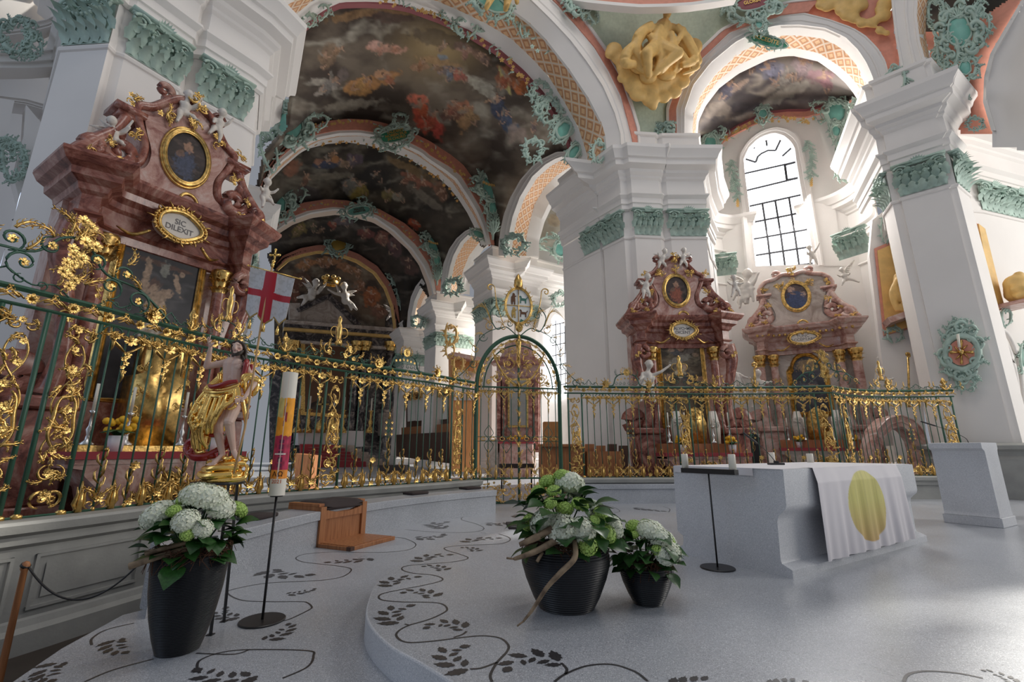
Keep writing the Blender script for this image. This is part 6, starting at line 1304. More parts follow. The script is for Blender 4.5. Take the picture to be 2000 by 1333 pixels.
def g_short(mb, seed):
    for sg in (-1, 1): mb.tube([(0, -.01, .46), (sg*.045, -.02, .55), (sg*.03, -.03, .66), (sg*.05, -.04, .74)], [.022, .03, .018, .005], 5, GD, flat=.5)
    mb.tube([(0, -.03, .46), (0, -.04, .6), (0, -.02, .80)], [.03, .026, .006], 6, GD); mb.ball((0, -.02, .5), .035, GD, None, 7, 5)
def g_mid(mb, seed):
    tw(mb, .50, .92, .045, 6, seed); rosette(mb, (0, -.05, .96), .06, None, GD, 6); rosette(mb, (0, -.05, .52), .05, None, GD, 5)
def g_pend(mb, seed):
    for sg in (-1, 1):
        mb.tube(smooth([(sg*.16, 0, 2.66), (sg*.15, -.02, 2.52), (sg*.07, -.03, 2.42), (0, -.02, 2.36)], 4), [.010, .022, .024, .012], 5, GD, flat=.6)
        cscroll(mb, sg*.10, 2.56, .055, R(90), 1.1, -sg, .013, np.eye(4), -.02, GD)
        spray(mb, sg*.07, 2.60, R(-90+sg*35), .14, np.eye(4), GD, 3, .2, sg*.5, -.04)
    for k in range(5): z = 2.34-.055*k; rosette(mb, ((-1)**k*.012, -.03, z), .042-.005*k, None, GD, 5)
    mb.tube([(0, -.02, 2.14), (.01, -.03, 2.06), (0, -.02, 1.98)], [.018, .012, .003], 5, GD); rosette(mb, (0, -.05, 2.52), .07, None, GD, 6)
def g_loop(mb, seed):
    mb.tube([( .09*math.cos(a), 0, 2.60+.075*math.sin(a)) for a in np.linspace(0, math.pi, 9)], .009, 5, IR, up=(0, 1, 0))
    rosette(mb, (0, -.04, 2.55), .055, None, GD, 6)
    for sg in (-1, 1): spray(mb, 0, 2.60, R(-90+sg*40), .16, np.eye(4), GD, 3, .2, sg*.6, -.03)
    mb.tube([(0, -.03, 2.52), (0, -.04, 2.44), (0, -.02, 2.36)], [.02, .016, .003], 5, GD)
def g_frieze(mb, seed):
    rosette(mb, (0, -.03, 2.765), .062, None, GD, 7); mb.ball((0, -.06, 2.765), .022, GD, None, 6, 5)
    for sg in (-1, 1):
        mb.tube(smooth([(sg*.06, -.02, 2.75), (sg*.13, -.03, 2.80), (sg*.20, -.02, 2.76), (sg*.25, -.02, 2.73)], 4), [.014, .020, .018, .008], 5, GD, flat=.5)
        spray(mb, sg*.10, 2.765, R(90-sg*70), .15, np.eye(4), GD, 3, .22, sg*.6, -.02)
def g_panel(mb, seed, z0=.48, z1=2.62, w_=.15):
    rnd = random.Random(seed); E = np.eye(4)
    for sg in (-1, 1):
        P = [(sg*w_*.8*math.sin((z-z0)*6.2+.5)*(1-.15*math.cos(z*3)), -.01-.02*sg, z) for z in np.linspace(z0+.65, z1-.25, 50)]; mb.tube(P, .011, 5, GD)
        mb.tube([(sg*w_*(.75+.12*math.sin(t*8)) * math.sin(t*math.pi)**.5, -.04, 1.15+t*.62) for t in np.linspace(.02, .98, 22)], [.014, .022, .014], 6, GD)
        cscroll(mb, sg*.05, z0+.16, .10, R(-90), 1.3, sg, .020, E, -.03, GD); cscroll(mb, -sg*.04, z0+.42, .09, R(90), 1.2, sg, .017, E, -.03, GD); cscroll(mb, sg*.06, z1-.15, .07, R(90), 1.1, -sg, .014, E, -.02, GD)
    for k in range(9): z = z0+.2+k*(z1-z0-.3)/8; rosette(mb, (rnd.uniform(-.05, .05), -.05, z), rnd.uniform(.035, .06), None, GD, 6)
    for k in range(44): z = rnd.uniform(z0+.02, z1-.02); spray(mb, rnd.uniform(-.09, .09), z, rnd.uniform(0, 6.28), rnd.uniform(.11, .18), E, GD, 3, .24, rnd.uniform(-1, 1), -.03)
    for k in range(22): mb.ball((rnd.uniform(-.07, .07), -.05, 1.25+rnd.random()*.35), .018, GD, None, 6, 4)
def g_diam(mb, seed):
    for z in (1.72, 1.60, 1.48):
        for sg in (-1, 1): mb.tube([(0, 0, z+.10), (sg*.07, -.01, z), (0, 0, z-.10)], .008, 5, IR); rosette(mb, (sg*.07, -.02, z), .03, None, GD, 4)
    tw(mb, 1.15, 1.38, .03, 4, seed); mb.tube([(0, -.01, 1.80), (0, -.03, 1.86), (0, -.01, 1.95)], [.03, .02, .004], 5, GD)
def g_finial(mb, seed):
    mb.lathe([(0, 2.86), (.05, 2.87), (.02, 2.92), (.045, 2.98), (.02, 3.03), (.05, 3.10), (.03, 3.16), (.01, 3.22), (0, 3.24)], 9, GD); rosette(mb, (0, -.04, 3.10), .05, None, GD, 5)
    for sg in (-1, 1): spray(mb, 0, 2.88, R(90-sg*60), .18, np.eye(4), GD, 3, .18, sg*.6, -.02)
def g_star(mb, seed):
    rosette(mb, (0, -.04, 2.93), .11, None, GD, 8); rosette(mb, (0, -.08, 2.94), .06, None, GD, 5)
    for k in range(5): spray(mb, 0, 2.93, R(10+40*k), .19, np.eye(4), GD, 3, .18, .2, -.02)
def g_wave(mb, seed):
    E = np.eye(4)
    for sg in (-1, 1):
        mb.tube(smooth([(sg*.55, 0, 2.88), (sg*.40, 0, 2.98), (sg*.22, 0, 2.93), (0, 0, 3.06)], 6), .010, 5, IR); cscroll(mb, sg*.30, 2.94, .06, R(-90), 1.2, sg, .009, E, 0, IR); cscroll(mb, sg*.12, 2.96, .06, R(90), 1.2, sg, .009, E, 0, IR)
        spray(mb, sg*.42, 2.98, R(90-sg*40), .16, E, GD, 4, .18, sg*.8, -.02); cscroll(mb, sg*.5, 2.93, .05, R(-90), 1, -sg, .011, E, -.01, GD)
def g_arch(mb, seed):
    E = np.eye(4)
    mb.tube(smooth([(-.55, 0, 2.88), (-.38, 0, 2.92), (-.30, 0, 3.12), (-.15, 0, 3.22), (.15, 0, 3.22), (.30, 0, 3.12), (.38, 0, 2.92), (.55, 0, 2.88)], 5), .018, 6, IR)
    for sg in (-1, 1):
        for q in range(3): cscroll(mb, sg*(.08+.11*q), 2.96, .05, R(90), 1.2, sg, .008, E, 0, IR); rosette(mb, (sg*(.05+.1*q), -.02, 3.10-.02*q), .03, None, GD, 5)
        for q in range(3): spray(mb, sg*.12*q, 3.24-.04*q, R(90-sg*(10+25*q)), .22, E, GD if q < 2 else IR, 5, .10, sg*.9, -.02)
    rosette(mb, (0, -.05, 3.26), .10, None, GD, 8)
def g_crest(mb, seed):
    E = np.eye(4); rnd = random.Random(seed)
    mb.lathe([(0, 3.18), (.09, 3.20), (.04, 3.27), (.06, 3.36), (.075, 3.50), (.05, 3.58), (.03, 3.62), (.05, 3.68), (.04, 3.74), (0, 3.78)], 10, GD)
    for sg in (-1, 1):
        cscroll(mb, sg*.10, 3.45, .12, R(-90), .8, sg, .012, E, 0, GD, .5); cscroll(mb, sg*.22, 3.06, .13, R(120 if sg > 0 else 60), 1.3, -sg, .020, E, -.02, GD); cscroll(mb, sg*.10, 3.0, .07, R(-90), 1.2, sg, .010, E, 0, IR)
        mb.tube(smooth([(sg*.70, 0, 2.88), (sg*.52, 0, 3.02), (sg*.35, 0, 3.0), (sg*.2, 0, 3.14), (0, 0, 3.18)], 6), .011, 5, IR)
        for q in range(4): spray(mb, sg*(.05+.15*q), 3.16-.06*q, R(90-sg*(5+24*q)), .20, E, GD, 4, .16, sg*.8, -.03)
        for q in range(3): cscroll(mb, sg*(.35+.14*q), 2.94, .05, R(90), 1.1, sg, .009, E, 0, GD if q % 2 else IR)
    for q in range(9): rosette(mb, (rnd.uniform(-.4, .4), -.04, rnd.uniform(2.94, 3.16)), .045, None, GD, 5)
def g_crest2(mb, seed):
    """wide flowering scrollwork crest"""
    E = np.eye(4); rnd = random.Random(seed)
    for sg in (-1, 1):
        for x, z, r_, tn in ((.75, 3.06, .17, 1.4), (.42, 3.14, .15, 1.3), (.55, 3.36, .13, 1.3), (.22, 3.42, .11, 1.2)):
            cscroll(mb, sg*x, z, r_, R(90 if rnd.random() > .5 else -90), tn, sg*(1 if rnd.random() > .4 else -1), .016, E, 0, IR); spray(mb, sg*x, z+r_, rnd.uniform(.3, 2.8), .25, E, GD, 5, .14, rnd.uniform(-1, 1), -.02); rosette(mb, (sg*x, -.03, z), .05, None, GD, 6)
        mb.tube(smooth([(sg*1.2, 0, 2.9), (sg*.95, 0, 3.1), (sg*.7, 0, 3.24), (sg*.35, 0, 3.3), (sg*.15, 0, 3.55), (0, 0, 3.62)], 6), .016, 5, IR)
        cscroll(mb, sg*1.05, 2.99, .09, R(-90), 1.2, sg, .014, E, 0, GD)
    for k in range(16): rosette(mb, (rnd.gauss(0, .13), -.06, rnd.uniform(3.0, 3.85)), rnd.uniform(.05, .08), None, GD, 6); spray(mb, rnd.gauss(0, .1), rnd.uniform(3.0, 3.8), rnd.uniform(0, 3.14), .24, E, GD, 5, .15, rnd.uniform(-1, 1), -.03)
OM = {k: omesh('ornament_'+k, f, s_) for k, f, s_ in (('tall', g_tall, 1), ('tall2', g_tall, 2), ('short', g_short, 3), ('mid', g_mid, 4), ('pend', g_pend, 5), ('loop', g_loop, 6), ('frieze', g_frieze, 7), ('panel', g_panel, 8), ('panel2', g_panel, 9), ('diam', g_diam, 10), ('finial', g_finial, 11), ('star', g_star, 12), ('wave', g_wave, 13), ('arch', g_arch, 14), ('crest', g_crest, 15), ('crest2', g_crest2, 16))}
OM['bar'] = omesh('bar', lambda mb: g_bar(mb)); OM['thick'] = omesh('thick_bar', lambda mb: g_bar(mb, .024, .45, 2.66))
PNAME = dict(tall='acanthus_sleeve', tall2='acanthus_sleeve', short='leaf_sleeve', mid='flower_sleeve', pend='leaf_pendant', loop='flower_loop', frieze='rosette_frieze', panel='vine_panel', panel2='vine_panel', diam='lattice_knot', finial='finial', star='leaf_star', wave='scroll_crest', arch='arched_crest', crest='figure_crest', crest2='flowering_crest', bar='bar', thick='thick_bar')
def place(par, key, p, ang, sc_=1.0, dz=0.0):
    o = bpy.data.objects.new(PNAME[key], OM[key]); C.objects.link(o); o.parent = par; o.location = (p[0], p[1], dz); o.rotation_euler = (0, 0, ang); o.scale = (sc_, sc_, 1) if np.isscalar(sc_) else sc_; return o
class Path:
    def __init__(s, P): s.P = np.array(P, float)[:, :2]; s.d = np.r_[0, np.cumsum(np.linalg.norm(np.diff(s.P, axis=0), axis=1))]; s.L = s.d[-1]
    def at(s, t):
        p = np.array([np.interp(t, s.d, s.P[:, k]) for k in (0, 1)]); a = np.array([np.interp(t-.1, s.d, s.P[:, k]) for k in (0, 1)]); b = np.array([np.interp(t+.1, s.d, s.P[:, k]) for k in (0, 1)]); v = b-a
        return p, math.atan2(v[1], v[0])
    def find(s, px, z=2.0):
        T = np.linspace(0, s.L, 600); Q = np.array([[*s.at(t)[0], z] for t in T]); X, Y = proj(Q); X = np.where(Q[:, 1] > 1, X, 1e9); return T[np.abs(X-px).argmin()]
def screen(label, path, panels, crests, diams=(), sp=.178, zpx=2.0, nm='wrought_iron_screen'):
    pa = Path(path); t = thing(nm, label, 'screen')
    mb = MB(); F3 = lambda z: [(*pa.at(s_)[0], z) for s_ in np.linspace(0, pa.L, 60)]
    for z, r_ in ((2.86, .034), (2.68, .020), (.46, .014)): mb = MB(); mb.tube(F3(z), r_, 4, 0, up=(0, 0, 1)); mb.build('rail', M['iron'], t, False)
    pt = sorted(pa.find(x, zpx) for x in panels); nodes = [0]+pt+[pa.L]; W2 = .19; seq = 0
    for q, s_ in enumerate(pt):
        p, a = pa.at(s_); place(t, 'panel' if q % 2 else 'panel2', p, a)
        for sg in (-1, 1): p2, a2 = pa.at(s_+sg*W2); place(t, 'thick', p2, a2)
    for a_, b_ in zip(nodes[:-1], nodes[1:]):
        s0 = a_+(W2+sp*.8 if a_ > 0 else .05); s1 = b_-(W2+sp*.8 if b_ < pa.L else .05)
        if s1 <= s0: continue
        n = max(1, round((s1-s0)/sp))
        for k in range(n+1):
            s_ = s0+(s1-s0)*k/n; p, a = pa.at(s_); place(t, 'bar', p, a); place(t, ('short', 'tall', 'short', 'mid', 'short', 'tall2')[k % 6], p, a, 1.18)
            if k % 3 == 1: place(t, 'pend', p, a, 1.3)
            elif k % 3 == 0 or k % 3 == 2: place(t, 'loop', p, a, 1.25)
    n = int(pa.L/.36)
    for k in range(n): p, a = pa.at((k+.5)*pa.L/n); place(t, 'frieze', p, a, (1.0 if k % 2 else -1.0, 1, 1) if False else 1.0)
    for key, x, s_ in crests: p, a = pa.at(pa.find(x, 2.9)); place(t, key, p, a, (s_, s_, 1.0), 0)
    for x in diams: p, a = pa.at(pa.find(x, 1.7)); place(t, 'diam', p, a)
    return t
screen('long green and gilded wrought iron screen sweeping from the left edge to the gate', FPs, [22, 140, 652, 893], [('crest2', 125, 1.0), ('wave', 262, .8), ('star', 295, .9), ('finial', 372, 1), ('crest', 440, .7), ('wave', 330, .7), ('finial', 556, 1.1), ('wave', 505, .8), ('crest', 657, .9), ('wave', 603, .5), ('star', 738, 1), ('arch', 790, .95), ('star', 852, .9), ('finial', 886, 1), ('wave', 700, .6), ('wave', 5, 1)], [760])
screen('green and gilded wrought iron screen right of the gate behind the stone altar', FR, [1124, 1335, 1612], [('star', 1182, .9), ('arch', 1224, 1), ('star', 1266, .8), ('crest', 1330, 1.1), ('finial', 1395, 1), ('wave', 1440, .9), ('wave', 1500, .8), ('finial', 1475, .8), ('wave', 1375, .7), ('crest2', 1612, .7), ('wave', 1150, .5)], [1231, 1467])
screen('far right section of the iron screen ending at the right pier', FR2, [1650, 1852], [('finial', 1735, 1.3), ('crest', 1725, .7), ('wave', 1790, .8), ('finial', 1845, 1.5), ('wave', 1850, .8)], [1778])
# ------------------------------------------------------------------ gate
ga = np.array([-.93, 11.9]); gb = np.array([1.29, 12.42]); gd = (gb-ga); gw = np.linalg.norm(gd); gang = math.atan2(gd[1], gd[0]); gm = (ga+gb)/2
t = thing('wrought_iron_gate', 'arched green and gilded double gate crowned with a quartered coat of arms', 'gate', (gm[0], gm[1], -.17), gang); gate = t
hw = gw/2; Z0 = 0.0; ZS = 2.95; RB = 1.42; o_ = np.eye(4)
def gz(z): return z+.17
def arcpts(a_, b_, n=40, z=ZS): return [(a_*math.cos(x), 0, z+b_*math.sin(x)) for x in np.linspace(0, math.pi, n)]
mb = MB(); A0 = arcpts(hw, RB); path = [(hw, 0, 0)]+A0+[(-hw, 0, 0)]; mb.tube(path, .055, 4, 0, up=(0, 1, 0)); mb.tube([(x*1.0, -.06, z) for x, y, z in path], .02, 4, 0, up=(0, 1, 0)); mb.build('arch_frame', M['iron'], t, False)
mb = MB(); mb.tube(arcpts(hw*.83, RB*.82), .018, 4, 0, up=(0, 1, 0)); mb.build('inner_arch', M['iron'], t, False)
for z, r_ in ((ZS, .022), (ZS-.1, .012), (.62, .022), (.04, .03), (1.55, .008), (1.66, .008)):
    mb = MB(); mb.tube([(-hw, 0, z), (hw, 0, z)], r_, 4); mb.build('cross_rail', M['iron'], t, False)
mb = MB(); mb.tube([(0, 0, 0), (0, 0, ZS+RB-.05)], .032, 6); mb.build('centre_post', M['iron'], t)
mb = MB(); rnd = random.Random(3)
for k in range(17): z = .1+k*.26; spray(mb, 0, z, R(90+rnd.uniform(-30, 30)), .22, o_, 0, 4, .18, rnd.uniform(-.5, .5), -.04); rosette(mb, (0, -.05, z+.1), .05, None, 0, 5)
mb.lathe([(0, 3.6), (.06, 3.62), (.05, 3.9), (.08, 4.15), (.10, 4.25), (0, 4.3)], 10, 0); mb.build('centre_ornament', M['gold'], t)
for k in range(-5, 6):
    if k == 0: continue
    x = k*hw/5.6
    mb = MB(); mb.tube([(x, 0, .04 if k % 2 == 0 else .62), (x, 0, ZS)], .011, 6); mb.build('bar', M['iron'], t)
    o = place(t, 'short' if k % 2 else 'tall', (x, 0), 0, .9, .16); o = place(t, 'pend' if k % 2 == 0 else 'loop', (x, 0), 0, .8, ZS-2.68)
for sg in (-1, 1):
    mb = MB(); E = o_
    for q, (x, z, r_, a, tn) in enumerate(((.35, .32, .16, 90, 1.3), (.75, .32, .17, -90, 1.3), (.55, .15, .09, 0, 1.1), (.95, .18, .08, 0, 1.1), (.16, .14, .08, 0, 1.1))):
        cscroll(mb, sg*x, z, r_, R(a), tn, sg*(-1)**q, .016, E, -.01, 1); spray(mb, sg*x, z, rnd.uniform(0, 6), .24, E, 1, 4, .14, .8, -.02)
    for q in range(14): spray(mb, sg*rnd.uniform(.1, 1.0), rnd.uniform(.1, .55), rnd.uniform(0, 6.28), .18, E, 1, 3, .15, rnd.uniform(-1, 1), -.02); rosette(mb, (sg*rnd.uniform(.1, 1.0), -.03, rnd.uniform(.1, .55)), .035, None, 1, 5)
    mb.build('lower_scrollwork', IM, t)
    mb = MB()
    for x in (.2, .45, .7, .95): mb.tube([(sg*x+.06*math.cos(a), -.02, 1.605+.045*math.sin(a)) for a in np.arange(14)*2*math.pi/14], .012, 5, 1, closed=True, up=(0, 1, 0)); 
    for x in (.33, .8): 
        for s2 in (-1, 1): mb.tube(smooth([(sg*x, 0, 1.95), (sg*x+s2*.12, 0, 1.75), (sg*x, 0, 1.6), (sg*x+s2*.12, 0, 1.45), (sg*x, 0, 1.25)], 4), .009, 5, 0)
    mb.build('lock_ornament', IM, t)
    # tympanum: branching scrolls
    mb = MB()
    mb.tube(smooth([(sg*.05, 0, ZS+.05), (sg*.30, -.02, ZS+.22), (sg*.55, -.02, ZS+.55), (sg*.72, -.02, ZS+.95)], 5), [.04, .03, .018], 6, 1)
    for x, z, r_, a in ((.30, .62, .16, 0), (.62, .25, .17, 90), (.18, .98, .12, 180), (.62, .78, .10, 0), (.30, .14, .10, 0), (.82, .12, .08, 0), (.45, .98, .10, 0)):
        cscroll(mb, sg*x, ZS+z, r_, R(a), 1.3, sg if r_ > .11 else -sg, .017, E, -.01, 1); rosette(mb, (sg*x, -.03, ZS+z), .05, None, 1, 6)
    for q in range(20): x = rnd.uniform(.05, .8); z = rnd.uniform(.05, 1.05)*math.sqrt(max(.05, 1-(x/.93)**2)); spray(mb, sg*x, ZS+z, rnd.uniform(0, 6.28), .17, E, 1, 4, .15, rnd.uniform(-1, 1), -.02)
    mb.build('tympanum_scrollwork', IM, t)
mb = MB()
for k in range(13):
    a = math.pi*(k+.5)/13; x, z = hw*.915*math.cos(a), ZS+RB*.91*math.sin(a); rosette(mb, (x, -.03, z), .055, None, 1, 6)
    for sg in (-1, 1): spray(mb, x, z, a+sg*math.pi/2, .19, o_, 1, 3, .18, sg*.3, -.02)
mb.build('arch_garland', IM, t)
# crest
mb = MB(); zc = 5.25; rx, rz2 = .36, .50
for rr in (1.0, 1.08): mb.tube([(rx*rr*math.cos(a), -.02*rr, zc+rz2*rr*math.sin(a)) for a in np.arange(40)*2*math.pi/40], .022, 6, closed=True, up=(0, 1, 0))
mb.tube([(0, -.02, zc-rz2), (0, -.02, zc+rz2)], .012, 5); mb.tube([(-rx, -.02, zc), (rx, -.02, zc)], .012, 5)
for k in range(24): a = k*math.pi/12; spray(mb, rx*1.08*math.cos(a), zc+rz2*1.08*math.sin(a), a+rnd.uniform(-.5, .5), .10, o_, 0, 3, .2, .5, -.02)
mb.ball((0, -.06, 4.62), (.11, .08, .15)); rosette(mb, (0, -.12, 4.62), .10, None, 0, 7)
mb.lathe([(.10, 5.78), (.13, 5.85), (.12, 6.0), (.05, 6.15), (0, 6.22)], 10); mb.build('arms_frame', M['gold'], t)
M['heraldwhite'] = mat('enamel_white', (.72, .72, .68), .5); M['heraldbrown'] = mat('enamel_brown', (.12, .05, .02), .5); M['heraldgreen'] = mat('enamel_green', (.05, .16, .12), .5)
mb = MB(); px2(mb, ell(rx*.98, rz2*.98, 0, zc), -.004, .004); shd = mb.build('shield', M['heraldwhite'], t, False)
def emblem(nm, pts, mt, cx, cz, s_): 
    m_ = MB(); px2(m_, [(cx+x*s_, cz+z*s_) for x, z in pts], -.016, -.005); m_.build(nm, mt, shd, False)
bear = [(-.3, -1), (-.1, -1), (-.05, -.5), (.1, -.5), (.1, -1), (.35, -1), (.35, -.2), (.3, .3), (.55, .45), (.5, .55), (.25, .55), (.3, .8), (.1, 1), (-.1, .95), (-.15, .6), (-.35, .3), (-.4, -.4)]
dog = [(-.8, -.9), (-.6, -.9), (-.55, -.3), (.3, -.3), (.35, -.9), (.55, -.9), (.6, 0), (.95, .5), (.85, .6), (.5, .2), (-.4, .25), (-.5, .6), (-.7, .8), (-1.0, .6), (-.75, .4), (-.75, -.2)]
emblem('bear_emblem', bear, M['heraldbrown'], -.15, zc+.20, .17); emblem('dog_emblem', dog, M['heraldbrown'], .15, zc-.20, .13); emblem('lamb_emblem', dog, M['heraldgreen'], .15, zc+.2, .13)
emblem('figure_emblem', bear, M['gold'], -.14, zc-.2, .16); emblem('ground_emblem', [(-.8, -1), (.8, -1), (.5, -.5), (0, -.7), (-.5, -.4)], M['heraldgreen'], .14, zc-.32, .14)
for sg in (-1, 1):
    mb = MB(); E = o_
    mb.tube(smooth([(sg*.05, 0, ZS+RB+.02), (sg*.35, 0, 4.62), (sg*.62, 0, 4.55), (sg*.80, 0, 4.95), (sg*.62, 0, 5.25)], 6), .016, 5, 0)
    mb.tube(smooth([(sg*.45, 0, 4.75), (sg*.62, 0, 5.3), (sg*.68, 0, 5.75)], 5), .014, 5, 1); cscroll(mb, sg*.80, 5.72, .12, R(180 if sg > 0 else 0), 1.2, -sg, .022, E, 0, 1)
    for x, z, r_, tn, kk in ((.55, 5.0, .13, 1.6, 0), (.80, 4.6, .14, 1.3, 1), (1.0, 4.3, .14, 1.3, 0), (1.18, 3.95, .12, 1.3, 1), (1.25, 3.55, .12, 1.3, 0), (1.38, 3.2, .13, 1.3, 1), (.25, 4.72, .09, 1.2, 0), (.42, 4.6, .09, 1.2, 1), (1.62, 3.12, .12, 1.3, 0)):
        cscroll(mb, sg*x, z, r_, R(90*kk), tn, sg*(-1)**kk, .014, E, 0, kk); spray(mb, sg*x, z+r_*.5, R(90-sg*50)+rnd.uniform(-.6, .6), .26, E, 1, 5, .11, rnd.uniform(-1, 1), -.02)
    mb.tube(smooth([(sg*.5, 0, 4.6), (sg*.9, 0, 4.42), (sg*1.15, 0, 4.1), (sg*1.2, 0, 3.7), (sg*1.45, 0, 3.36), (sg*1.8, 0, 3.05)], 6), .012, 5, 0)
    for q in range(7): mb.tube(smooth([(sg*.75, 0, 4.7), (sg*(.85+.03*q), 0, 5.0+.04*q), (sg*(1.0+.06*q), 0, 5.05-.02*q+.05*(6-q))], 4), [.012, .009, .003], 4, 1)
    mb.build('crest_scrollwork', IM, t)
# ------------------------------------------------------------------ stucco cartouches and inscriptions
def cart(parent, pl, cx, cy, w_, h, seed, field=None, rot=0.0, fw=None, fh=None, n=12, toward=.1, mt=None, fo=(0, 0), lob=5, nm='cartouche', text=None, tsz=6, tm=None, dense=True):
    A = orn_frame(pl, cx, cy, toward) @ ROT(-R(rot), 'Y')
    if dense: mb = MB(); rocaille(mb, w_, h, A, seed, 0, n); o = mb.build(nm, mt or M['green'], parent)
    if field:
        mb = MB(); A2_ = A @ TR(fo[0], -1.5, fo[1]); blobpad(mb, fw or w_*.55, fh or h*.55, A2_, 0, lob, 0, seed); mb.build(nm+'_field', M[field], parent)
        mb = MB(); mb.tube([((fw or w_*.55)*.52*math.cos(a)*(1+.07*math.cos(lob*a+seed)), -1.5, (fh or h*.55)*.52*math.sin(a)*(1+.05*math.cos(lob*a))) for a in np.arange(36)*math.pi/18], min(fw or w_, fh or h)*.06, 6, 0, A2_, closed=True, up=(0, 1, 0)); mb.build(nm+'_rim', mt or M['green'], parent)
    if text: textmesh(text, tsz, tm or M['letter'], A @ TR(fo[0], -1.5-min(fw, fh)*.13-.6, fo[1]) @ ROT(R(90), 'X'), parent, .25)
P2f = PA2.off(-.25); P3f = PA3.off(-.25); P4f = PA4.off(-.2)
cart(arch2, P2f, 770, 270, 92, 52, 1, 'panelgreen', 13, 66, 25, 16, .2, lob=2, text='LAUDENT\nNOMEN EIUS\nIN CHORO', tsz=7.2, nm='inscription_cartouche'); cart(arch2, P2f, 778, 240, 34, 30, 2, None, 0, n=8, toward=.3)
cart(arch3, P3f, 699, 416, 78, 34, 3, 'teal', 10, 46, 16, 14, .3, lob=2, text='PSALLITE\nSAPIENTER', tsz=5.0, tm=M['ink'], nm='inscription_cartouche'); cart(arch3, P3f, 706, 396, 22, 18, 4, None, 0, n=6, toward=.4)
cart(arch4, P4f, 660, 482, 58, 42, 5, 'letter', 0, 30, 22, 14, .3, lob=0)
def spandrel(par, pl, cx, cy, k, seed):
    cart(par, pl, cx, cy-38*k, 74*k, 66*k, seed, 'teal', 0, 38*k, 52*k, 14, .3, fo=(2*k, -4*k)); cart(par, pl, cx+6*k, cy+10*k, 40*k, 46*k, seed+1, 'teal', 0, 17*k, 26*k, 9, .3)
    A = orn_frame(pl, cx+7*k, cy+42*k, .3); mb = MB()
    for a in (-30, -12, 12, 30): spray(mb, 0, -22*k, R(90+a), 46*k, A, 0, 6, .12, -a*.012)
    mb.tube([(0, 0, -34*k), (0, -2, 12*k)], [2*k, 4*k], 6, 0, A)
    for sg in (-1, 1): cscroll(mb, sg*12*k, 96*k, 13*k, R(-90), 1.2, sg, 3*k, A, -2, 0); cscroll(mb, sg*30*k, 78*k, 9*k, R(90), 1.2, sg, 2.4*k, A, -2, 0)
    mb.build('stucco_stem', M['green'], par)
    mb = MB(); A = orn_frame(pl, cx, cy-34*k, .9)
    for q in range(9): a = (q-4)/4; rosette(mb, (a*22*k, -2, (a*a-1)*6*k), 3.4*k, A, 0, 5)
    mb.build('gilt_garland', M['goldpaint'], par)
spandrel(arch2, P2f, 952, 402, .92, 11); spandrel(arch3, P3f, 846, 505, .72, 21); spandrel(arch4, P4f, 777, 566, .55, 31)
cart(arch2, PA2.off(-2.5), 566, 248, 86, 96, 41, 'teal', 12, 48, 60, 15, .2); cart(arch2, PA2.off(-3.0), 525, 300, 40, 90, 42, None, 14, n=14, toward=.2); cart(arch2, PA2.off(-2.5), 600, 196, 44, 50, 43, None, 0, n=9); cart(arch2, PA2.off(-2.3), 618, 240, 60, 34, 46, None, 0, n=8)
cart(arch3, PA3.off(-3), 545, 402, 66, 70, 44, 'teal', 20, 22, 34, 15, .3); cart(arch3, PA3.off(-2), 575, 385, 60, 34, 45, None, 20, n=9, toward=.3)
P1d = PA1.off(2.25)
for k, (x, y, w_, h, f) in enumerate(((1050,190,46,54,None),(1068,225,52,52,None),(1092,262,44,62,'teal'),(1112,305,30,56,'teal'),(1052,215,30,40,None),(1034,300,44,48,None),(905,62,60,44,None),(620,34,56,34,None),(600,52,34,30,None),(878,38,60,26,None))): cart(arch1, P1d, x, y, w_, h, 50+k, f, 0 if k > 3 else -35, n=12, toward=.25)
cart(arch1, PA1.off(.6), 955, 18, 110, 56, 70, 'teal', -25, 60, 26, 16, .2); cart(arch1, PA1.off(.8), 1162, 302, 36, 46, 71, None, -10, n=12, toward=.2); cart(arch1, PA1.off(.9), 1020, 60, 26, 40, 72, None, 0, n=7, toward=.1)
for (x, y, w_, h, pl) in ((1012,480,60,40,PS),(1078,478,88,34,PA2),(892,562,44,34,PS),(824,628,30,26,PS)): cart(arch2, pl.off(-.1), x, y, w_, h, int(x), None, 6, n=13, toward=.25)
cart(arch2, PA2.off(-.2), 1088, 492, 36, 46, 77, 'teal', 0, 20, 26, 9, .3); cart(arch2, PA2.off(-.2), 1085, 312, 60, 30, 78, 'teal', -25, 34, 15, 11, .3, nm='inscription_cartouche'); cart(arch3, PA2.off(1.2), 930, 462, 40, 24, 79, 'teal', -25, 22, 12, 9, .3)
cart(pend, PRf, 1283, 272, 72, 62, 80, None, 0, n=16, toward=.2); cart(pend, PRf, 1283, 285, 40, 40, 81, None, 0, n=9, toward=.3)
cart(pend, PAf, 1125, 14, 56, 58, 82, None, 0, n=12, toward=.2); cart(pend, PAf, 1150, 35, 26, 46, 83, None, 25, n=8, toward=.2)
cart(archR, PRf, 1468, 20, 128, 74, 84, 'plum', 12, 62, 28, 20, .3, lob=2, text='GLORIA', tsz=9, nm='inscription_cartouche'); cart(archR, PRf, 1482, 60, 40, 46, 85, 'teal', 0, 12, 16, 9, .3)
cart(archR, PR1.off(.35), 1495, 92, 96, 30, 86, 'panelgreen', -17, 84, 21, 12, .3, lob=2, text='ACCEDITE', tsz=11, tm=M['goldpaint'], nm='inscription_cartouche')
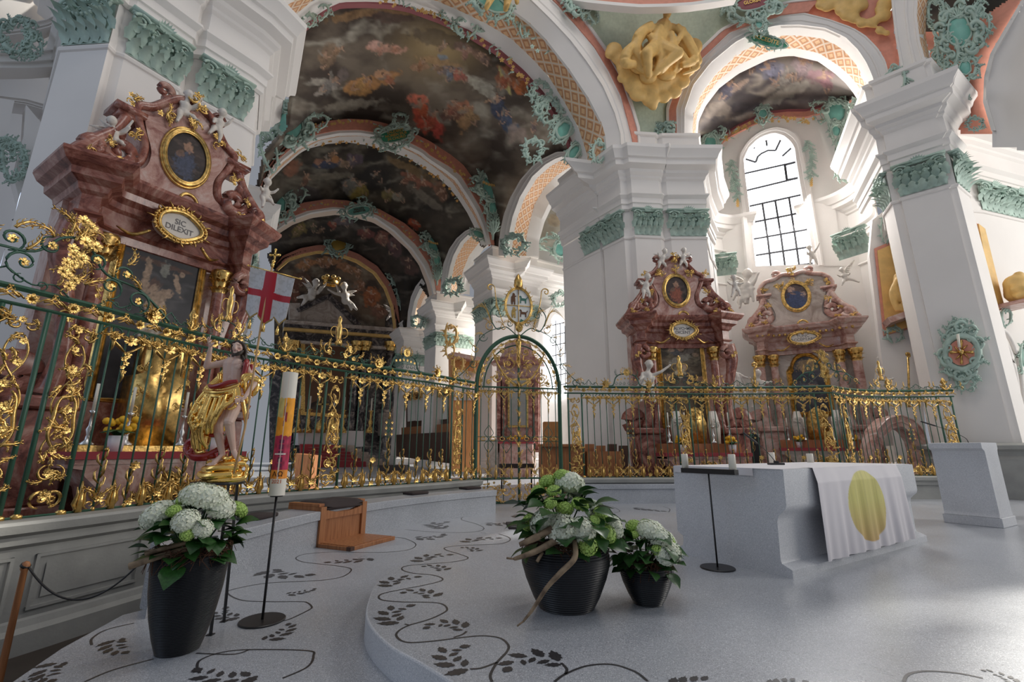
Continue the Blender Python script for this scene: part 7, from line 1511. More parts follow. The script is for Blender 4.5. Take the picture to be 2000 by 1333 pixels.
# gilt vine garlands hanging along arch edges
def garland(par, pl, pts, n, r, seed, mt='goldpaint', green=.3):
    rnd = random.Random(seed); P = resample(smooth(pts, 5), n); mg = MB(); mv = MB()
    for k in range(n):
        x, y = P[k][:2]; A = orn_frame(pl, x+rnd.uniform(-r, r), y+rnd.uniform(-r, r), .15)
        if rnd.random() > green: rosette(mg, (0, 0, 0), r*rnd.uniform(.5, .9), A, 0, 5)
        else: spray(mv, 0, 0, rnd.uniform(0, 6.28), r*2.0, A, 0, 3, .2, .5)
    mg.build('gilt_garland', M[mt], par)
    if mv.n: mv.build('leaf_garland', M['green'], par)
garland(arch1, P1d, [(745,8),(800,22),(850,36),(905,70),(950,92),(985,125),(1020,160),(1045,190)], 60, 6, 1); garland(arch2, P2f, [(590,262),(640,244),(700,242),(745,250)], 26, 4, 2); garland(arch2, P2f, [(815,278),(850,300),(885,330),(920,362)], 34, 4, 3)
garland(arch2, PA2.off(1.6), [(600,292),(640,282),(700,282),(745,292),(790,308),(830,335),(865,365),(890,395)], 50, 4, 4, green=.15); garland(arch3, P3f, [(590,410),(630,400),(665,398)], 14, 3, 5); garland(arch3, P3f, [(740,418),(775,438),(805,470)], 24, 3, 6)
garland(arch2, PA2.off(.5), [(660,265),(700,264)], 8, 3, 7, 'green'); garland(arch1, PA1.off(.9), [(1005,45),(1025,70),(1040,95),(1055,110)], 9, 6, 8, 'green')
garland(wallW, PW.off(-.2), [(1400,282),(1430,268),(1470,245),(1500,236),(1540,238),(1590,240),(1625,222)], 60, 5, 9, green=.35)
for k, (x, y, w_, h, f, fw, fh) in enumerate(((1490,228,34,38,'teal',16,16),(1388,288,44,56,'teal',24,34),(1632,226,60,58,'teal',36,38),(1632,262,32,40,'teal',16,20),(1640,288,26,34,'teal',14,14),(1400,262,40,30,None,0,0),(1660,200,30,60,None,0,0),(1600,214,40,26,None,0,0))): cart(wallW, PW.off(-.25), x, y, w_, h, 90+k, f, 0, fw, fh, 11, .2)
def festoon(par, pl, pts, seed, r=9):
    rnd = random.Random(seed); P = resample(pts, 16); mb = MB()
    for x, y in P:
        A = orn_frame(pl, x, y, .12)
        for q in range(3): spray(mb, rnd.uniform(-3, 3), 0, R(-90+rnd.uniform(-70, 70)), r*1.6, A, 0, 4, .16, rnd.uniform(-.6, .6))
    mb.build('festoon', M['green'], par); x, y = pts[-1]; A = orn_frame(pl, x, y+8, .15); mb = MB()
    for q in range(4): rosette(mb, (0, 0, -4*q), 3.4, A, 0, 5)
    mb.build('gilt_drop', M['goldpaint'], par)
festoon(wallW, PW.off(-.15), [(1428,315),(1430,340),(1436,365),(1441,385)], 1); festoon(wallW, PW.off(-.15), [(1574,278),(1582,300),(1585,325),(1584,345)], 2)
cart(nichL, PR1.off(4), 1400, 388, 26, 26, 101, None, 0, n=9, toward=.1); cart(nichR, PR1.off(5), 1645, 340, 34, 34, 102, None, -10, n=9, toward=.1)
# ------------------------------------------------------------------ gilt pendentive reliefs
p3_ = [PAf.at(1182, 97), PRf.at(1370, 98), (PAf.at(1247, 275)+PRf.at(1307, 262))/2]; nP = np.cross(p3_[1]-p3_[0], p3_[2]-p3_[0]); nP = nP*(1 if nP[1] > 0 else -1); PPD = Plane(p3_[0], nP).off(-.15)
def cloudfig(label, pl, clouds, figure, vox=.07, fig2=True):
    t = thing('gilt_relief', label, 'relief', (0, 0, 0)); n = -pl.n if np.dot(pl.n, [0, 1, 0]) > 0 else pl.n; mb = MB()
    kx = np.linalg.norm(pl.at(1283, 100)-pl.at(1284, 100)) if True else 1
    for (x, y, r) in clouds: p = pl.at(x, y)+n*.25; kk = np.linalg.norm(pl.at(x, y)-pl.at(x+1, y)); mb.ball(p, (r*kk, r*kk*.55, r*kk))
    fuse('cloud_bank', mb, M['goldpaint'], vox, t, 3)
    if figure:
        H, B, hands, knees, folds = figure; mb = MB(); f = lambda q, d=.45: pl.at(*q)+n*d; kk = np.linalg.norm(pl.at(*B)-pl.at(B[0]+1, B[1]))
        mb.ball(f(H, .8), (7.5*kk, 8.5*kk, 9.5*kk)); capsule(mb, f(H, .75), f((H[0]-3, H[1]+20), .55), 4*kk, 6*kk); capsule(mb, f((H[0]-4, H[1]+22), .6), f(B, .6), 15*kk, 17*kk)
        mb.ball(f((H[0]+1, H[1]+3), .8+9*kk), 2.2*kk, 0, None, 6, 5)
        for (e, h_) in hands: capsule(mb, f((H[0]-4+(12 if e[0] > H[0] else -12), H[1]+24), .7), f(e, .9), 7*kk, 6*kk); capsule(mb, f(e, .9), f(h_, 1.0), 6*kk, 4*kk)
        for (k1, k2) in knees: capsule(mb, f(B, .7), f(k1, 1.2), 14*kk, 10*kk); capsule(mb, f(k1, 1.2), f(k2, .8), 10*kk, 6*kk)
        for q in folds: P = smooth([f(p, .85) for p in q], 4); mb.tube(P, [6*kk, 10*kk, 9*kk, 5*kk], 8)
        for (x, y, rx, rz) in ((1268,135,30,24),(1240,140,22,20),(1300,140,22,20),(1268,110,22,18),(1232,115,14,18),(1316,120,16,20),(1255,165,16,12),(1290,160,18,12)): mb.ball(f((x, y), .5), (rx*kk, 9*kk, rz*kk))
        for q in ([(1230,100),(1215,130),(1235,155),(1262,170)],[(1300,100),(1330,125),(1345,150),(1315,165)],[(1262,120),(1252,145),(1275,165)],[(1285,115),(1305,135),(1300,158)],[(1275,72),(1290,95),(1312,110)],[(1262,75),(1245,90),(1232,110)]): mb.tube(smooth([f(p, .5+9*kk) for p in q], 4), [3*kk, 6*kk, 5*kk, 2*kk], 7)
        fuse('figure', mb, M['goldpaint'], vox*.55, t, 1)
    return t
rnd = random.Random(9); cl = [(1265+rnd.uniform(-45, 45), 165+rnd.uniform(-14, 18), rnd.uniform(12, 19)) for _ in range(24)]+[(1195,105,16),(1188,112,12),(1205,120,16),(1215,140,16),(1348,98,17),(1342,112,18),(1352,125,13),(1335,140,17),(1265,200,17),(1270,214,9),(1290,195,14),(1240,190,16),(1230,175,16),(1310,185,15),(1325,165,16),(1210,160,10)]
cloudfig('ochre gilt figure seated on clouds in the pendentive over the middle pier', PPD, cl, ((1285,52), (1268,112), [((1240,88), (1222,100)), ((1312,88), (1300,112))], [((1238,140), (1250,168)), ((1295,140), (1262,165))], [[(1255,75),(1232,95),(1225,125),(1240,150)],[(1270,78),(1262,110),(1272,140),(1262,165)],[(1300,78),(1320,105),(1335,140),(1310,152)],[(1250,95),(1270,118),(1300,125),(1325,150)],[(1225,110),(1208,130),(1205,148),(1225,150)],[(1290,90),(1292,120),(1280,150),(1270,165)]]))
cl = [(1600+rnd.uniform(-8, 60)+k*3.0, 5+rnd.uniform(-10, 10)+k*1.5, rnd.uniform(12, 18)) for k in range(20)]+[(1665,45,15),(1680,55,14),(1700,55,14),(1715,70,12),(1722,40,18),(1725,20,20),(1728,75,9),(1600,20,12),(1612,25,12),(1640,30,15)]
cloudfig('ochre gilt cloud relief in the pendentive over the right pier', PQ, cl, None)
AT1 = PA1.off(.2)
cherub('ochre gilt putto whose legs hang over the crown of the nearest choir arch', AT1, (975,-58), (968,-8), [(940,-25),(1000,-25)], [(935,42),(972,44)], [], .5, M['goldpaint'], drape=True)
# ------------------------------------------------------------------ right-hand arch, fresco and wall beyond the right pier
t = thing('rotunda_arch', 'white arch rising out of the picture above the right pier', 'arch'); t['kind'] = 'structure'; archQ = t
PR2 = Plane((14.4, 13.4, 0), (.83, .55, 0)); bq = (.83, .55, 0)
q0 = [(1738,-30),(1742,20),(1748,70),(1757,120),(1764,160)]; q1 = [(1794,-30),(1791,30),(1797,80),(1808,118),(1820,150)]; q2 = [(1816,-30),(1809,30),(1808,70),(1816,115),(1828,150)]
band('archivolt', PR2.tr(q0), PR2.tr(q1), M['plaster'], t, bq, .5, ridges=1); uvband('coffered_soffit', PR2.tr(q1), PR2.off(.8).tr(q2), M['coffer'], t, 40, 3, .4)
PQ2 = PR2.off(1.2)
def p7(x, y): return paint_sky(x/80, y/80, 1.3, 61, (.03, .025, .02), (.08, .065, .05), (.14, .12, .10))
o = patch('rotunda_fresco', [(1800,-30),(1804,75),(1850,66),(1900,48),(1950,14),(2000,-30)], PQ2.tr([(1800,-30),(1804,75),(1850,66),(1900,48),(1950,14),(2000,-30)]), p7, M['fresco'], 4); tag(o, 'dark fresco corner above the right pier', 'ceiling painting', kind='structure')
sp = [(1800,62),(1850,62),(1900,46),(1960,8),(2010,-30),(1965,55),(1938,100),(1926,145),(1924,200),(1942,258),(1880,262),(1830,160)]
o = patch('rotunda_wall', sp, PQ2.off(.1).tr(sp), None, M['salmon'], 4, .2, 4); tag(o, 'salmon wall field behind the large stucco cartouche at top right', 'wall', kind='structure')
sp = [(1926,150),(1938,100),(1965,55),(2020,-20),(2060,-20),(2060,300),(1940,285),(1938,250),(1924,200)]
o = patch('rotunda_wall', sp, PQ2.tr(sp), None, M['plaster'], 6, -.1, 4); tag(o, 'plain grey wall at the top right edge', 'wall', kind='structure')
band('edge_moulding', PQ2.off(-.15).tr([(2010,-25),(1960,60),(1934,105),(1922,150),(1920,200),(1936,255)]), PQ2.off(-.15).tr([(2018,-25),(1968,60),(1942,105),(1931,150),(1929,200),(1945,255)]), M['plaster'], t, bq, .2)
for k, (x, y, w_, h, f, fw, fh) in enumerate(((1880,72,100,110,'teal',44,58),(1858,110,60,80,None,0,0),(1892,142,60,50,'teal',22,26),(1835,35,46,60,None,0,0),(1905,20,50,60,None,0,0),(1880,185,40,50,None,0,0),(1838,140,40,50,None,0,0),(1925,60,40,60,None,0,0),(1910,250,40,30,None,0,0))): cart(archQ, PQ2, x, y, w_, h, 120+k, f, 0, fw, fh, 13, .35)
cart(archQ, PR2.off(-.2), 1757, 162, 44, 62, 131, None, 0, n=14, toward=.2); cart(archQ, PQ2, 1640+35, 218, 30, 50, 132, None, 0, n=8)
# consecration cross on the right pier
PRP = Plane((13.36, 14.06, 0), (.70, .71, 0)).off(-.12)
t = thing('consecration_cross', 'red roundel with gilt cross and candle in green stucco on the right pier', 'cartouche')
cart(t, PRP, 1877, 690, 84, 118, 140, None, 0, n=20, toward=.05, nm='stucco_frame'); cart(t, PRP, 1872, 640, 50, 36, 141, None, 0, n=10, toward=.05, nm='stucco_crest'); cart(t, PRP, 1885, 745, 54, 40, 142, None, 0, n=10, toward=.05, nm='stucco_foot')
A = orn_frame(PRP, 1878, 690, .10); mb = MB(); mb.tube([(33*math.cos(a), 0, 33*math.sin(a)) for a in np.arange(30)*math.pi/15], 7, 6, 0, A, closed=True, up=(0, 1, 0)); mb.build('ring', M['green'], t)
mb = MB(); px2(mb, ell(26, 25), -3, 0); V = np.concatenate(mb.v); mb.v = [V @ A[:3, :3].T+A[:3, 3]]; mb.build('roundel', M['salmon'], t, False)
mb = MB()
for k in range(4): Q = A @ TR(0, -4, 0) @ ROT(k*math.pi/2, 'Y'); mb.tube([(0, 0, 2), (0, -1, 14), (0, 0, 22)], [2.5, 5, 7], 6, 0, Q, flat=.5); mb.tube([(0, 0, 3), (7, -1, 10), (12, 0, 14)], [2, 3.5, 1], 6, 0, Q, flat=.5)
mb.ball((0, -6, 0), 6, 0, A); mb.build('gilt_cross', M['gold'], t)
mb = MB(); mb.tube([(-4, -14, 8), (-7, -14, 34)], 3, 8, 0, A); mb.tube([(0, -6, 0), (-4, -14, 6)], 1.5, 6, 0, A); mb.build('candle', M['wax'], t)
# saints in niches either side of the right pier
def relief(label, pl, poly, head, hip, fold, shelf):
    t = thing('niche_relief', label, 'relief'); n = -pl.n if np.dot(pl.n, [0, 1, 0]) > 0 else pl.n
    def pq(P, y0, m_, nm, mt):
        mb = MB(); a = np.array(pl.tr(P)); k = len(P); mb.add(np.r_[a+n*y0, a], [tuple(range(k)), tuple(range(2*k-1, k-1, -1))]+[(i, (i+1) % k, (i+1) % k+k, i+k) for i in range(k)]); mb.build(nm, mt, t, False)
    pq([(x+(-5 if x < np.mean([q[0] for q in poly]) else 5), y+(-5 if y < np.mean([q[1] for q in poly]) else 2)) for x, y in poly], .08, 0, 'salmon_frame', M['salmon']); pq(poly, .12, 0, 'panel', M['goldpaint'])
    mb = MB(); f = lambda q, d=.5: pl.at(*q)+n*d; kk = np.linalg.norm(pl.at(*hip)-pl.at(hip[0]+1, hip[1])); mb.ball(f(head, .6), (6*kk, 6*kk, 8*kk)); capsule(mb, f((head[0], head[1]+10)), f(hip), 11*kk, 15*kk)
    for q in fold: mb.tube(smooth([f(p, .65) for p in q], 4), [6*kk, 8*kk, 7*kk, 5*kk], 7)
    fuse('figure', mb, M['goldpaint'], .05, t, 2); pq(shelf, .9, 0, 'console', M['marblepink'])
    return t
RPl = Plane((14.0, 16.9, 0), (.46, .89, 0))
wp_ = [(1698,500),(1704,430),(1742,400),(1790,640),(1815,925),(1760,925),(1722,700)]
k_ = len(wp_); a_ = np.array(RPl.off(.02).tr(wp_)); mb = MB(); mb.add(np.r_[a_, a_+RPl.n*.4], [tuple(range(k_)), tuple(range(2*k_-1, k_-1, -1))]+[(i, (i+1) % k_, (i+1) % k_+k_, i+k_) for i in range(k_)]); o = mb.build('niche_wall', M['plaster'], smooth=False); tag(o, 'white wall strip carrying the ochre saint left of the right pier', 'wall', kind='structure')
relief('ochre gilt saint relief in a niche left of the right pier', RPl, [(1712,492),(1740,480),(1770,560),(1775,640),(1730,655)], (1748,540), (1752,585), [[(1745,555),(1735,580),(1738,600),(1745,618)],[(1755,560),(1762,585),(1758,600),(1752,618)],[(1740,570),(1750,590),(1765,600),(1768,612)]], [(1722,632),(1768,616),(1772,626),(1728,642)])
PFR = Plane((17.0, 14.9, 0), (-.30, .954, 0)).off(-.1)
relief('ochre gilt saint relief right of the right pier', PFR, [(1903,440),(1916,450),(1952,600),(1935,610)], (1945,555), (1955,580), [[(1945,560),(1940,580),(1950,592),(1960,598)],[(1958,570),(1972,590),(1982,600),(1984,615)],[(1950,570),(1960,590),(1970,596),(1975,600)]], [(1940,597),(1972,603),(1972,609),(1942,604)])
cart(archQ, PFR, 1954, 622, 26, 40, 150, None, 0, n=8, toward=.1); cart(archQ, PFR, 1990, 700, 26, 70, 151, 'teal', 0, 10, 40, 9, .1); cart(wallW, RPl, 1745, 655, 40, 34, 152, None, 0, n=9, toward=.1); cart(wallW, RPl, 1728, 450, 26, 60, 153, None, 0, n=9, toward=.1)
for k, pts in enumerate(([(1943,640),(1965,650),(1985,690),(1996,745),(2000,800)], [(1944,655),(1960,665),(1976,700),(1986,750),(1990,800)])):
    mb = MB(); mb.tube(smooth(PFR.off(-.05).tr(pts), 4), .07, 6); mb.build('arch_moulding', M['plaster'], archQ)
# ------------------------------------------------------------------ apse, high altar and choir furniture seen through the screen
def slab(par, pl, poly, d, mt, nm, toward=0.0):
    """outline on a plane, built forward by thickness d"""
    n = -pl.n if np.dot(pl.n, pl.at(*poly[0])-CAM) > 0 else pl.n; a = np.array(pl.tr(poly))+n*toward; k = len(poly); mb = MB()
    mb.add(np.r_[a+n*d, a], [tuple(range(k-1, -1, -1)), tuple(range(k, 2*k))]+[(i, i+k, (i+1) % k+k, (i+1) % k) for i in range(k)]); return mb.build(nm, mt, par, False)
def box3(par, c, s_, mt, nm, rz=0.0, ch=0.0):
    mb = MB(); mb.box((-s_[0]/2, -s_[1]/2, 0), (s_[0]/2, s_[1]/2, s_[2]), ch=ch, M=TR(*c) @ RZ(rz)); return mb.build(nm, mt, par, False)
o = patch('apse_wall', rect(520, 690, 800, 905), PAP.off(.1).tr(rect(520, 690, 800, 905)), None, M['marbledark'], 8, 0, 2); tag(o, 'dark lower apse wall behind the high altar', 'wall', kind='structure')
PH = PAP.off(-1.5)
t = thing('high_altar', 'black and white marble high altar with gilt painting frame deep in the choir', 'altar'); sl = .07
slab(t, PH, rect(556, 640, 784, 866, sl), .6, M['marbledark'], 'marble_wall')
slab(t, PH, [(583,640),(583,614),(640,588),(692,646)], .9, M['marblepale'], 'gable', .2); slab(t, PH, [(576,612),(640,582),(644,588),(580,618)], 1.6, M['marbledark'], 'raking_cornice', .2); slab(t, PH, [(638,583),(698,640),(692,646),(636,590)], 1.6, M['marbledark'], 'raking_cornice', .2)
for y0, y1, d, mt in ((634, 640, 2.0, 'marblepale'), (640, 646, 1.7, 'marbledark'), (646, 651, 1.5, 'goldpaint'), (651, 668, 1.0, 'marbledark'), (668, 673, 1.3, 'marblepale')): slab(t, PH, rect(552, y0, 788, y1, sl), d, M[mt], 'entablature')
slab(t, PH, rect(752, 620, 778, 640, 0), 1.5, M['marbledark'], 'pedestal'); slab(t, PH, rect(563, 600, 583, 632, 0), 1.5, M['marblepale'], 'pedestal')
n = -PH.n
for x in (568, 692, 708, 756, 770):
    a = PH.at(x, 690)+n*1.2; b = np.array([a[0], a[1], .8]); mb = MB(); mb.tube([b, a], .42, 14); mb.build('column', M['marbledark'], t); mb = MB(); mb.lathe([(.42, 0), (.5, .3), (.7, .9), (.7, 1.0)], 10, 0, TR(*a)); 
    for k in range(10): leaf_mb(mb, TR(*a) @ RZ(k*.628) @ TR(0, .42, 0), .9, .34, .6)
    mb.build('gilt_capital', M['gold'], t)
slab(t, PH, rect(586, 655, 690, 812, sl), .75, M['gold'], 'picture_frame'); slab(t, PH, rect(594, 663, 681, 806, sl), .80, M['heraldbrown'], 'altar_painting')
def pha(x, y): return blobs(paint_sky(x/40, y/40, 1.3, 71, (.03, .02, .015), (.09, .06, .04), (.16, .12, .09)), x, y, [(640, 715, 12, 20, 0, (.05, .09, .25), .9), (620, 690, 12, 10, 0, (.4, .25, .15), .7), (665, 700, 12, 18, 0, (.12, .06, .04), .8), (630, 760, 16, 18, 0, (.42, .08, .04), .9), (655, 775, 20, 12, 0, (.3, .2, .12), .8)], 3, .2)
pp_ = rect(596, 664, 680, 800, sl); o = patch('altar_painting', pp_, PH.off(-.85).tr(pp_), pha, M['fresco'], 2, 0, 1, parent=t)
slab(t, PH, rect(572, 842, 690, 870, .03), 4.5, M['whitecloth'], 'altar_table'); slab(t, PH, rect(735, 810, 762, 852, .03), 3, M['marblepale'], 'side_panel')
for k, x in enumerate((580, 600, 648, 668, 722)):
    a = PH.off(-5).at(x, 846); c_ = thing('altar_candlestick', 'tall gilt candlestick %s on the distant high altar' % ('leftmost', 'second from left', 'right of the cross', 'rightmost', 'standing beyond the table')[k], 'candlestick', tuple(a)); mb = MB(); mb.lathe([(0, 0), (.42, 0), (.35, .3), (.12, .6), (.22, 1.0), (.10, 1.3), (.12, 2.0), (.3, 2.1), (0, 2.1)], 10); mb.build('stem', M['gold'], c_); mb = MB(); mb.lathe([(.07, 2.1), (.07, 3.3), (0, 3.3)], 8); mb.build('candle', M['wax'], c_)
a = PH.off(-5).at(625, 846); c_ = thing('altar_cross', 'gilt crucifix standing in the middle of the distant high altar', 'cross', tuple(a)); mb = MB(); mb.lathe([(0, 0), (.5, 0), (.4, .8), (.15, 1.2), (0, 1.3)], 10); mb.box((-.08, -.08, 1.2), (.08, .08, 3.2)); mb.box((-.55, -.08, 2.5), (.55, .08, 2.66)); mb.build('cross', M['gold'], c_)
# red carpet steps
for k in range(6): slab(t, PH.off(-5-1.0*k), rect(585, 868+6*k, 660+10*k, 876+7*k, .03), .9, M['redcloth'], 'carpet_step')
for k in range(6): slab(t, PH.off(-4.6-1.0*k), rect(600, 868+6*k, 690+13*k, 876+7*k, .03), .8, M['marblepale'], 'marble_step')
cherub('cream stucco angel flying left of the crown above the high altar', PH.off(-1), (616,556), (606,583), [(634,559),(624,566)], [(588,600),(580,585)], [(590,556),(594,548)], .5, drape=False)
cherub('cream stucco angel flying right of the crown above the high altar', PH.off(-1), (670,562), (673,590), [(655,562),(640,570)], [(694,608),(684,608)], [(694,572),(690,580)], .5)
cherub('small cream stucco angel at the right end of the high altar cornice', PH.off(-1), (765,602), (762,618), [(752,608),(774,610)], [(752,628),(766,630)], [(748,598),(772,612)], .5)
a = PH.off(-1.5).at(646, 556); t2 = thing('crown_ornament', 'gilt crown held up by two stucco angels over the high altar', 'statue', tuple(a)); mb = MB(); mb.lathe([(.75, 0), (.8, .3), (.75, .35)], 16)
for k in range(7): mb.ball((.75*math.cos(k*.9), .75*math.sin(k*.9), .62), .26, 0, None, 8, 6)
mb.build('crown', M['gold'], t2)
# choir stalls on the right side of the choir
PST = PS.off(.6)
t = thing('choir_stalls', 'long dark carved walnut choir stalls with white and gilt panels behind the screen', 'choir stalls')
slab(t, PST, [(790,850),(950,842),(950,912),(790,892)], .8, M['wooddark'], 'seat_front'); slab(t, PST, [(790,836),(960,822),(960,850),(790,852)], .5, M['wood'], 'seat_back', -.2)
slab(t, PST, [(790,768),(955,742),(955,826),(790,838)], .25, M['wooddark'], 'backrest', -.4)
for k, x in enumerate((796, 812, 830, 852, 882, 914)): slab(t, PST, [(x, 782-k*2), (x+15+k*2, 779-k*2.4), (x+15+k*2, 822-k), (x, 824-k)], .1, M['heraldwhite'], 'white_panel', -.1); 
for k, x in enumerate((794, 810, 828, 848, 878, 910)):
    A = orn_frame(PST, x+10, 776-k*3, .2); mb = MB(); rocaille(mb, 22+k*2, 14+k*2, A, k, 0, 9); mb.build('gilt_carving', M['goldpaint'], t)
t = thing('organ_case', 'pinkish marble and gilt canopy rising behind the screen left of the gate', 'canopy'); PO = PA2.off(-1.0)
slab(t, PO, [(872,694),(936,706),(934,714),(874,702)], 1.0, M['marblepink'], 'cornice'); slab(t, PO, [(876,702),(932,714),(930,923),(878,921)], .4, M['woodlight'], 'case'); slab(t, PO, [(880,724),(926,730),(926,784),(880,784)], .5, M['silver'], 'pipe_front')
for x, y, r in ((868,660,26), (866,690,20), (882,716,22), (920,722,20)): A = orn_frame(PO, x, y, .9); mb = MB(); rocaille(mb, r*1.2, r*1.6, A, int(x), 0, 10); mb.build('gilt_carving', M['goldpaint'], t)
# altar in the aisle seen through the gate
PG2 = Plane((0, 24.5, 0), (0.15, 1, 0)); t = thing('aisle_altar', 'small pink marble altar with red cover seen through the gate bars', 'altar')
slab(t, PG2, rect(972, 716, 1056, 884), .3, M['marblepink'], 'back_slab'); slab(t, PG2, rect(994, 742, 1034, 836), .4, M['gold'], 'picture_frame'); slab(t, PG2, rect(998, 746, 1030, 832), .45, M['stone'], 'altar_painting')
for x in (978, 988, 1038, 1050): slab(t, PG2, rect(x-3, 744, x+4, 880), .7, M['marble'], 'column')
slab(t, PG2, [(964,716),(980,704),(1048,704),(1064,716)], 1.0, M['marble'], 'cornice'); slab(t, PG2, [(980,704),(990,676),(1014,664),(1038,676),(1048,704)], .5, M['marblepink'], 'gable'); slab(t, PG2, rect(986, 866, 1046, 929), 1.6, M['marblepink'], 'mensa'); slab(t, PG2, rect(984, 862, 1048, 868), 1.7, M['redcloth'], 'altar_cover'); slab(t, PG2, rect(962, 860, 982, 929), 1.5, M['marblepale'], 'pedestal')
A = orn_frame(PG2, 1014, 862, 1.2); mb = MB()
for k in range(12): mb.ball((-16+3*k, 0, 4+2*((k*7) % 3)), 2.4, 0, A, 6, 5)
mb.build('yellow_flowers', M['yellow'], t)
def fl_(pl, x, z=-.17):
    lo, hi = 880.5, 1100.0
    for _ in range(40):
        m_ = (lo+hi)/2
        if pl.at(x, m_)[2] > z: lo = m_
        else: hi = m_
    return lo
def furn(nm, label, cat, pl, poly, d, mt, tw_=0):
    t = thing(nm, label, cat); yb = max(p[1] for p in poly); nn_ = 'chair' in nm; poly = poly if nn_ else [(x, fl_(pl, x) if y > yb-12 else y) for x, y in poly]
    slab(t, pl, poly, d, mt, 'carcass', tw_); return t
t = furn('wooden_cabinet', 'bright orange oak cabinet back behind the right leaf of the gate', 'cabinet', Plane((0, 18, 0), (0, 1, 0)), rect(1060, 826, 1094, 872), .6, M['woodlight'])
t = furn('wooden_desk', 'brown oak desk behind the gate and the big planter', 'desk', Plane((0, 16.2, 0), (0, 1, 0)), rect(1052, 872, 1132, 936), 1.2, M['wood']); slab(t, Plane((0, 15.0, 0), (0, 1, 0)), rect(1050, 868, 1136, 873), .1, M['wood'], 'top')
t = furn('wooden_pew', 'oak pew behind the screen right of the gate', 'pew', Plane((0, 15.6, 0), (0, 1, 0)), rect(1140, 882, 1206, 938), .8, M['wood'])
for k in range(4): slab(t, Plane((0, 15.2-.1*k, 0), (0, 1, 0)), rect(1142+22*k, 868+3*(k % 2), 1160+22*k, 930), .06, M['wooddark'] if k > 1 else M['wood'], 'pew_end')
t = furn('wooden_lectern', 'small brown wooden lectern in the choir behind the kneeler', 'lectern', Plane((0, 17, 0), (0, 1, 0)), [(592,886),(628,890),(622,934),(594,930)], .7, M['wood'])
t = furn('chair', 'dark upholstered chair behind the screen right of the candle', 'chair', Plane((0, 15, 0), (0, 1, 0)), rect(748, 908, 800, 924), .6, M['cushion'])
for x in (752, 796): slab(t, Plane((0, 15, 0), (0, 1, 0)), rect(x-1.5, 924, x+1.5, fl_(Plane((0, 15, 0), (0, 1, 0)), x)), .05, M['black'], 'leg')
t = furn('chair', 'black upholstered bench seat visible through the gate', 'chair', Plane((0, 16.5, 0), (0, 1, 0)), rect(976, 906, 1042, 914), .6, M['cushion'])
for x in (980, 1038): slab(t, Plane((0, 16.5, 0), (0, 1, 0)), rect(x-1.5, 914, x+1.5, fl_(Plane((0, 16.5, 0), (0, 1, 0)), x)), .05, M['black'], 'leg')
t = furn('doorway', 'dark doorway opening between the two altars on the right', 'doorway', PR1.off(.5), [(1452,930),(1452,862),(1462,848),(1474,846),(1484,856),(1486,930)], .05, M['black'])
# ------------------------------------------------------------------ side aisle window right of the gate crest
t = thing('window_2', 'arched window with dark bars right of the gate crest', 'window'); t['kind'] = 'structure'; PV = PA2.off(-.0)
wp = [(1078,770),(1078,622),(1084,620),(1096,628),(1104,640),(1110,660),(1112,700),(1114,770)]
mb = MB(); mb.add(np.array(PV.off(-.10).tr(wp)), [tuple(range(len(wp)))]); mb.build('pane', M['glass'], t, False)
mb = MB(); Pb = PV.off(-.16)
for k in range(7): y = 634+k*20; mb.tube(Pb.tr([(1078, y+2), (1113, y-6)]), .035, 4)
for x in (1085, 1094, 1103): mb.tube(Pb.tr([(x, 626+(x-1085)*.6), (x+2, 770)]), .035, 4)
mb.build('glazing_bars', M['lead'], t, False)
band('arch_surround', PV.off(-.5).tr([(1050,640),(1056,612),(1074,600),(1096,598),(1118,612),(1134,640),(1142,680),(1145,700)]), PV.off(-.45).tr([(1076,640),(1077,622),(1084,614),(1096,618),(1108,630),(1118,650),(1124,680),(1126,700)]), M['plaster'], t, back1, .6)
slab(t, PV, rect(1114, 664, 1144, 672, .05), .5, M['plaster'], 'impost'); slab(t, PV, rect(1116, 672, 1142, 930), .35, M['plaster'], 'jamb')
cart(t, PV.off(-.5), 1090, 586, 38, 32, 160, None, 0, n=10, toward=.15)
t = thing('stone_archway', 'reddish stone archway behind the far right section of the iron screen', 'archway'); PX = Plane((0, 15.2, 0), (0, 1, 0))
oa = [(1700, fl_(PX, 1700)), (1702,872), (1712,838), (1734,816), (1760,810), (1786,820), (1806,846), (1814,880), (1816, fl_(PX, 1816))]; ia = [(1718, fl_(PX, 1718)), (1719,880), (1727,854), (1742,838), (1760,834), (1776,842), (1790,862), (1797,886), (1799, fl_(PX, 1799))]
band('arch_ring', PX.tr(oa), PX.tr(ia), M['marblepink'], t, (0, 1, 0), .5, ridges=1, proud=.05)
# ------------------------------------------------------------------ left side: aisle wall with tall narrow window and arches
PLW = Plane((-12.4, 10.0, 0), (-.80, .60, 0))
o = patch('wall_left', [(-140,-60),(160,-60),(230,200),(200,560),(190,1000),(-140,1000)], PLW.tr([(-140,-60),(160,-60),(230,200),(200,560),(190,1000),(-140,1000)]), None, M['plaster'], 14, 0, 2); o['kind'] = 'structure'
t = thing('window_3', 'narrow blue-white window strip at the left edge', 'window'); t['kind'] = 'structure'
slab(t, PLW.off(-.06), [(70,262),(83,260),(68,320),(46,400),(22,500),(16,560),(-8,560),(0,520),(24,440),(46,350)], .03, M['glassblue'], 'pane')
mb = MB()
for x0, y0, x1, y1 in ((66,272,82,282), (58,310,72,322), (40,372,56,384), (26,428,42,440), (12,486,26,498)): mb.tube(PLW.off(-.12).tr([(x0,y0),(x1,y1)]), .04, 4)
mb.build('glazing_bars', M['lead'], t, False)
t = thing('aisle_arch', 'grey arch mouldings in the aisle at the top left corner', 'arch'); t['kind'] = 'structure'
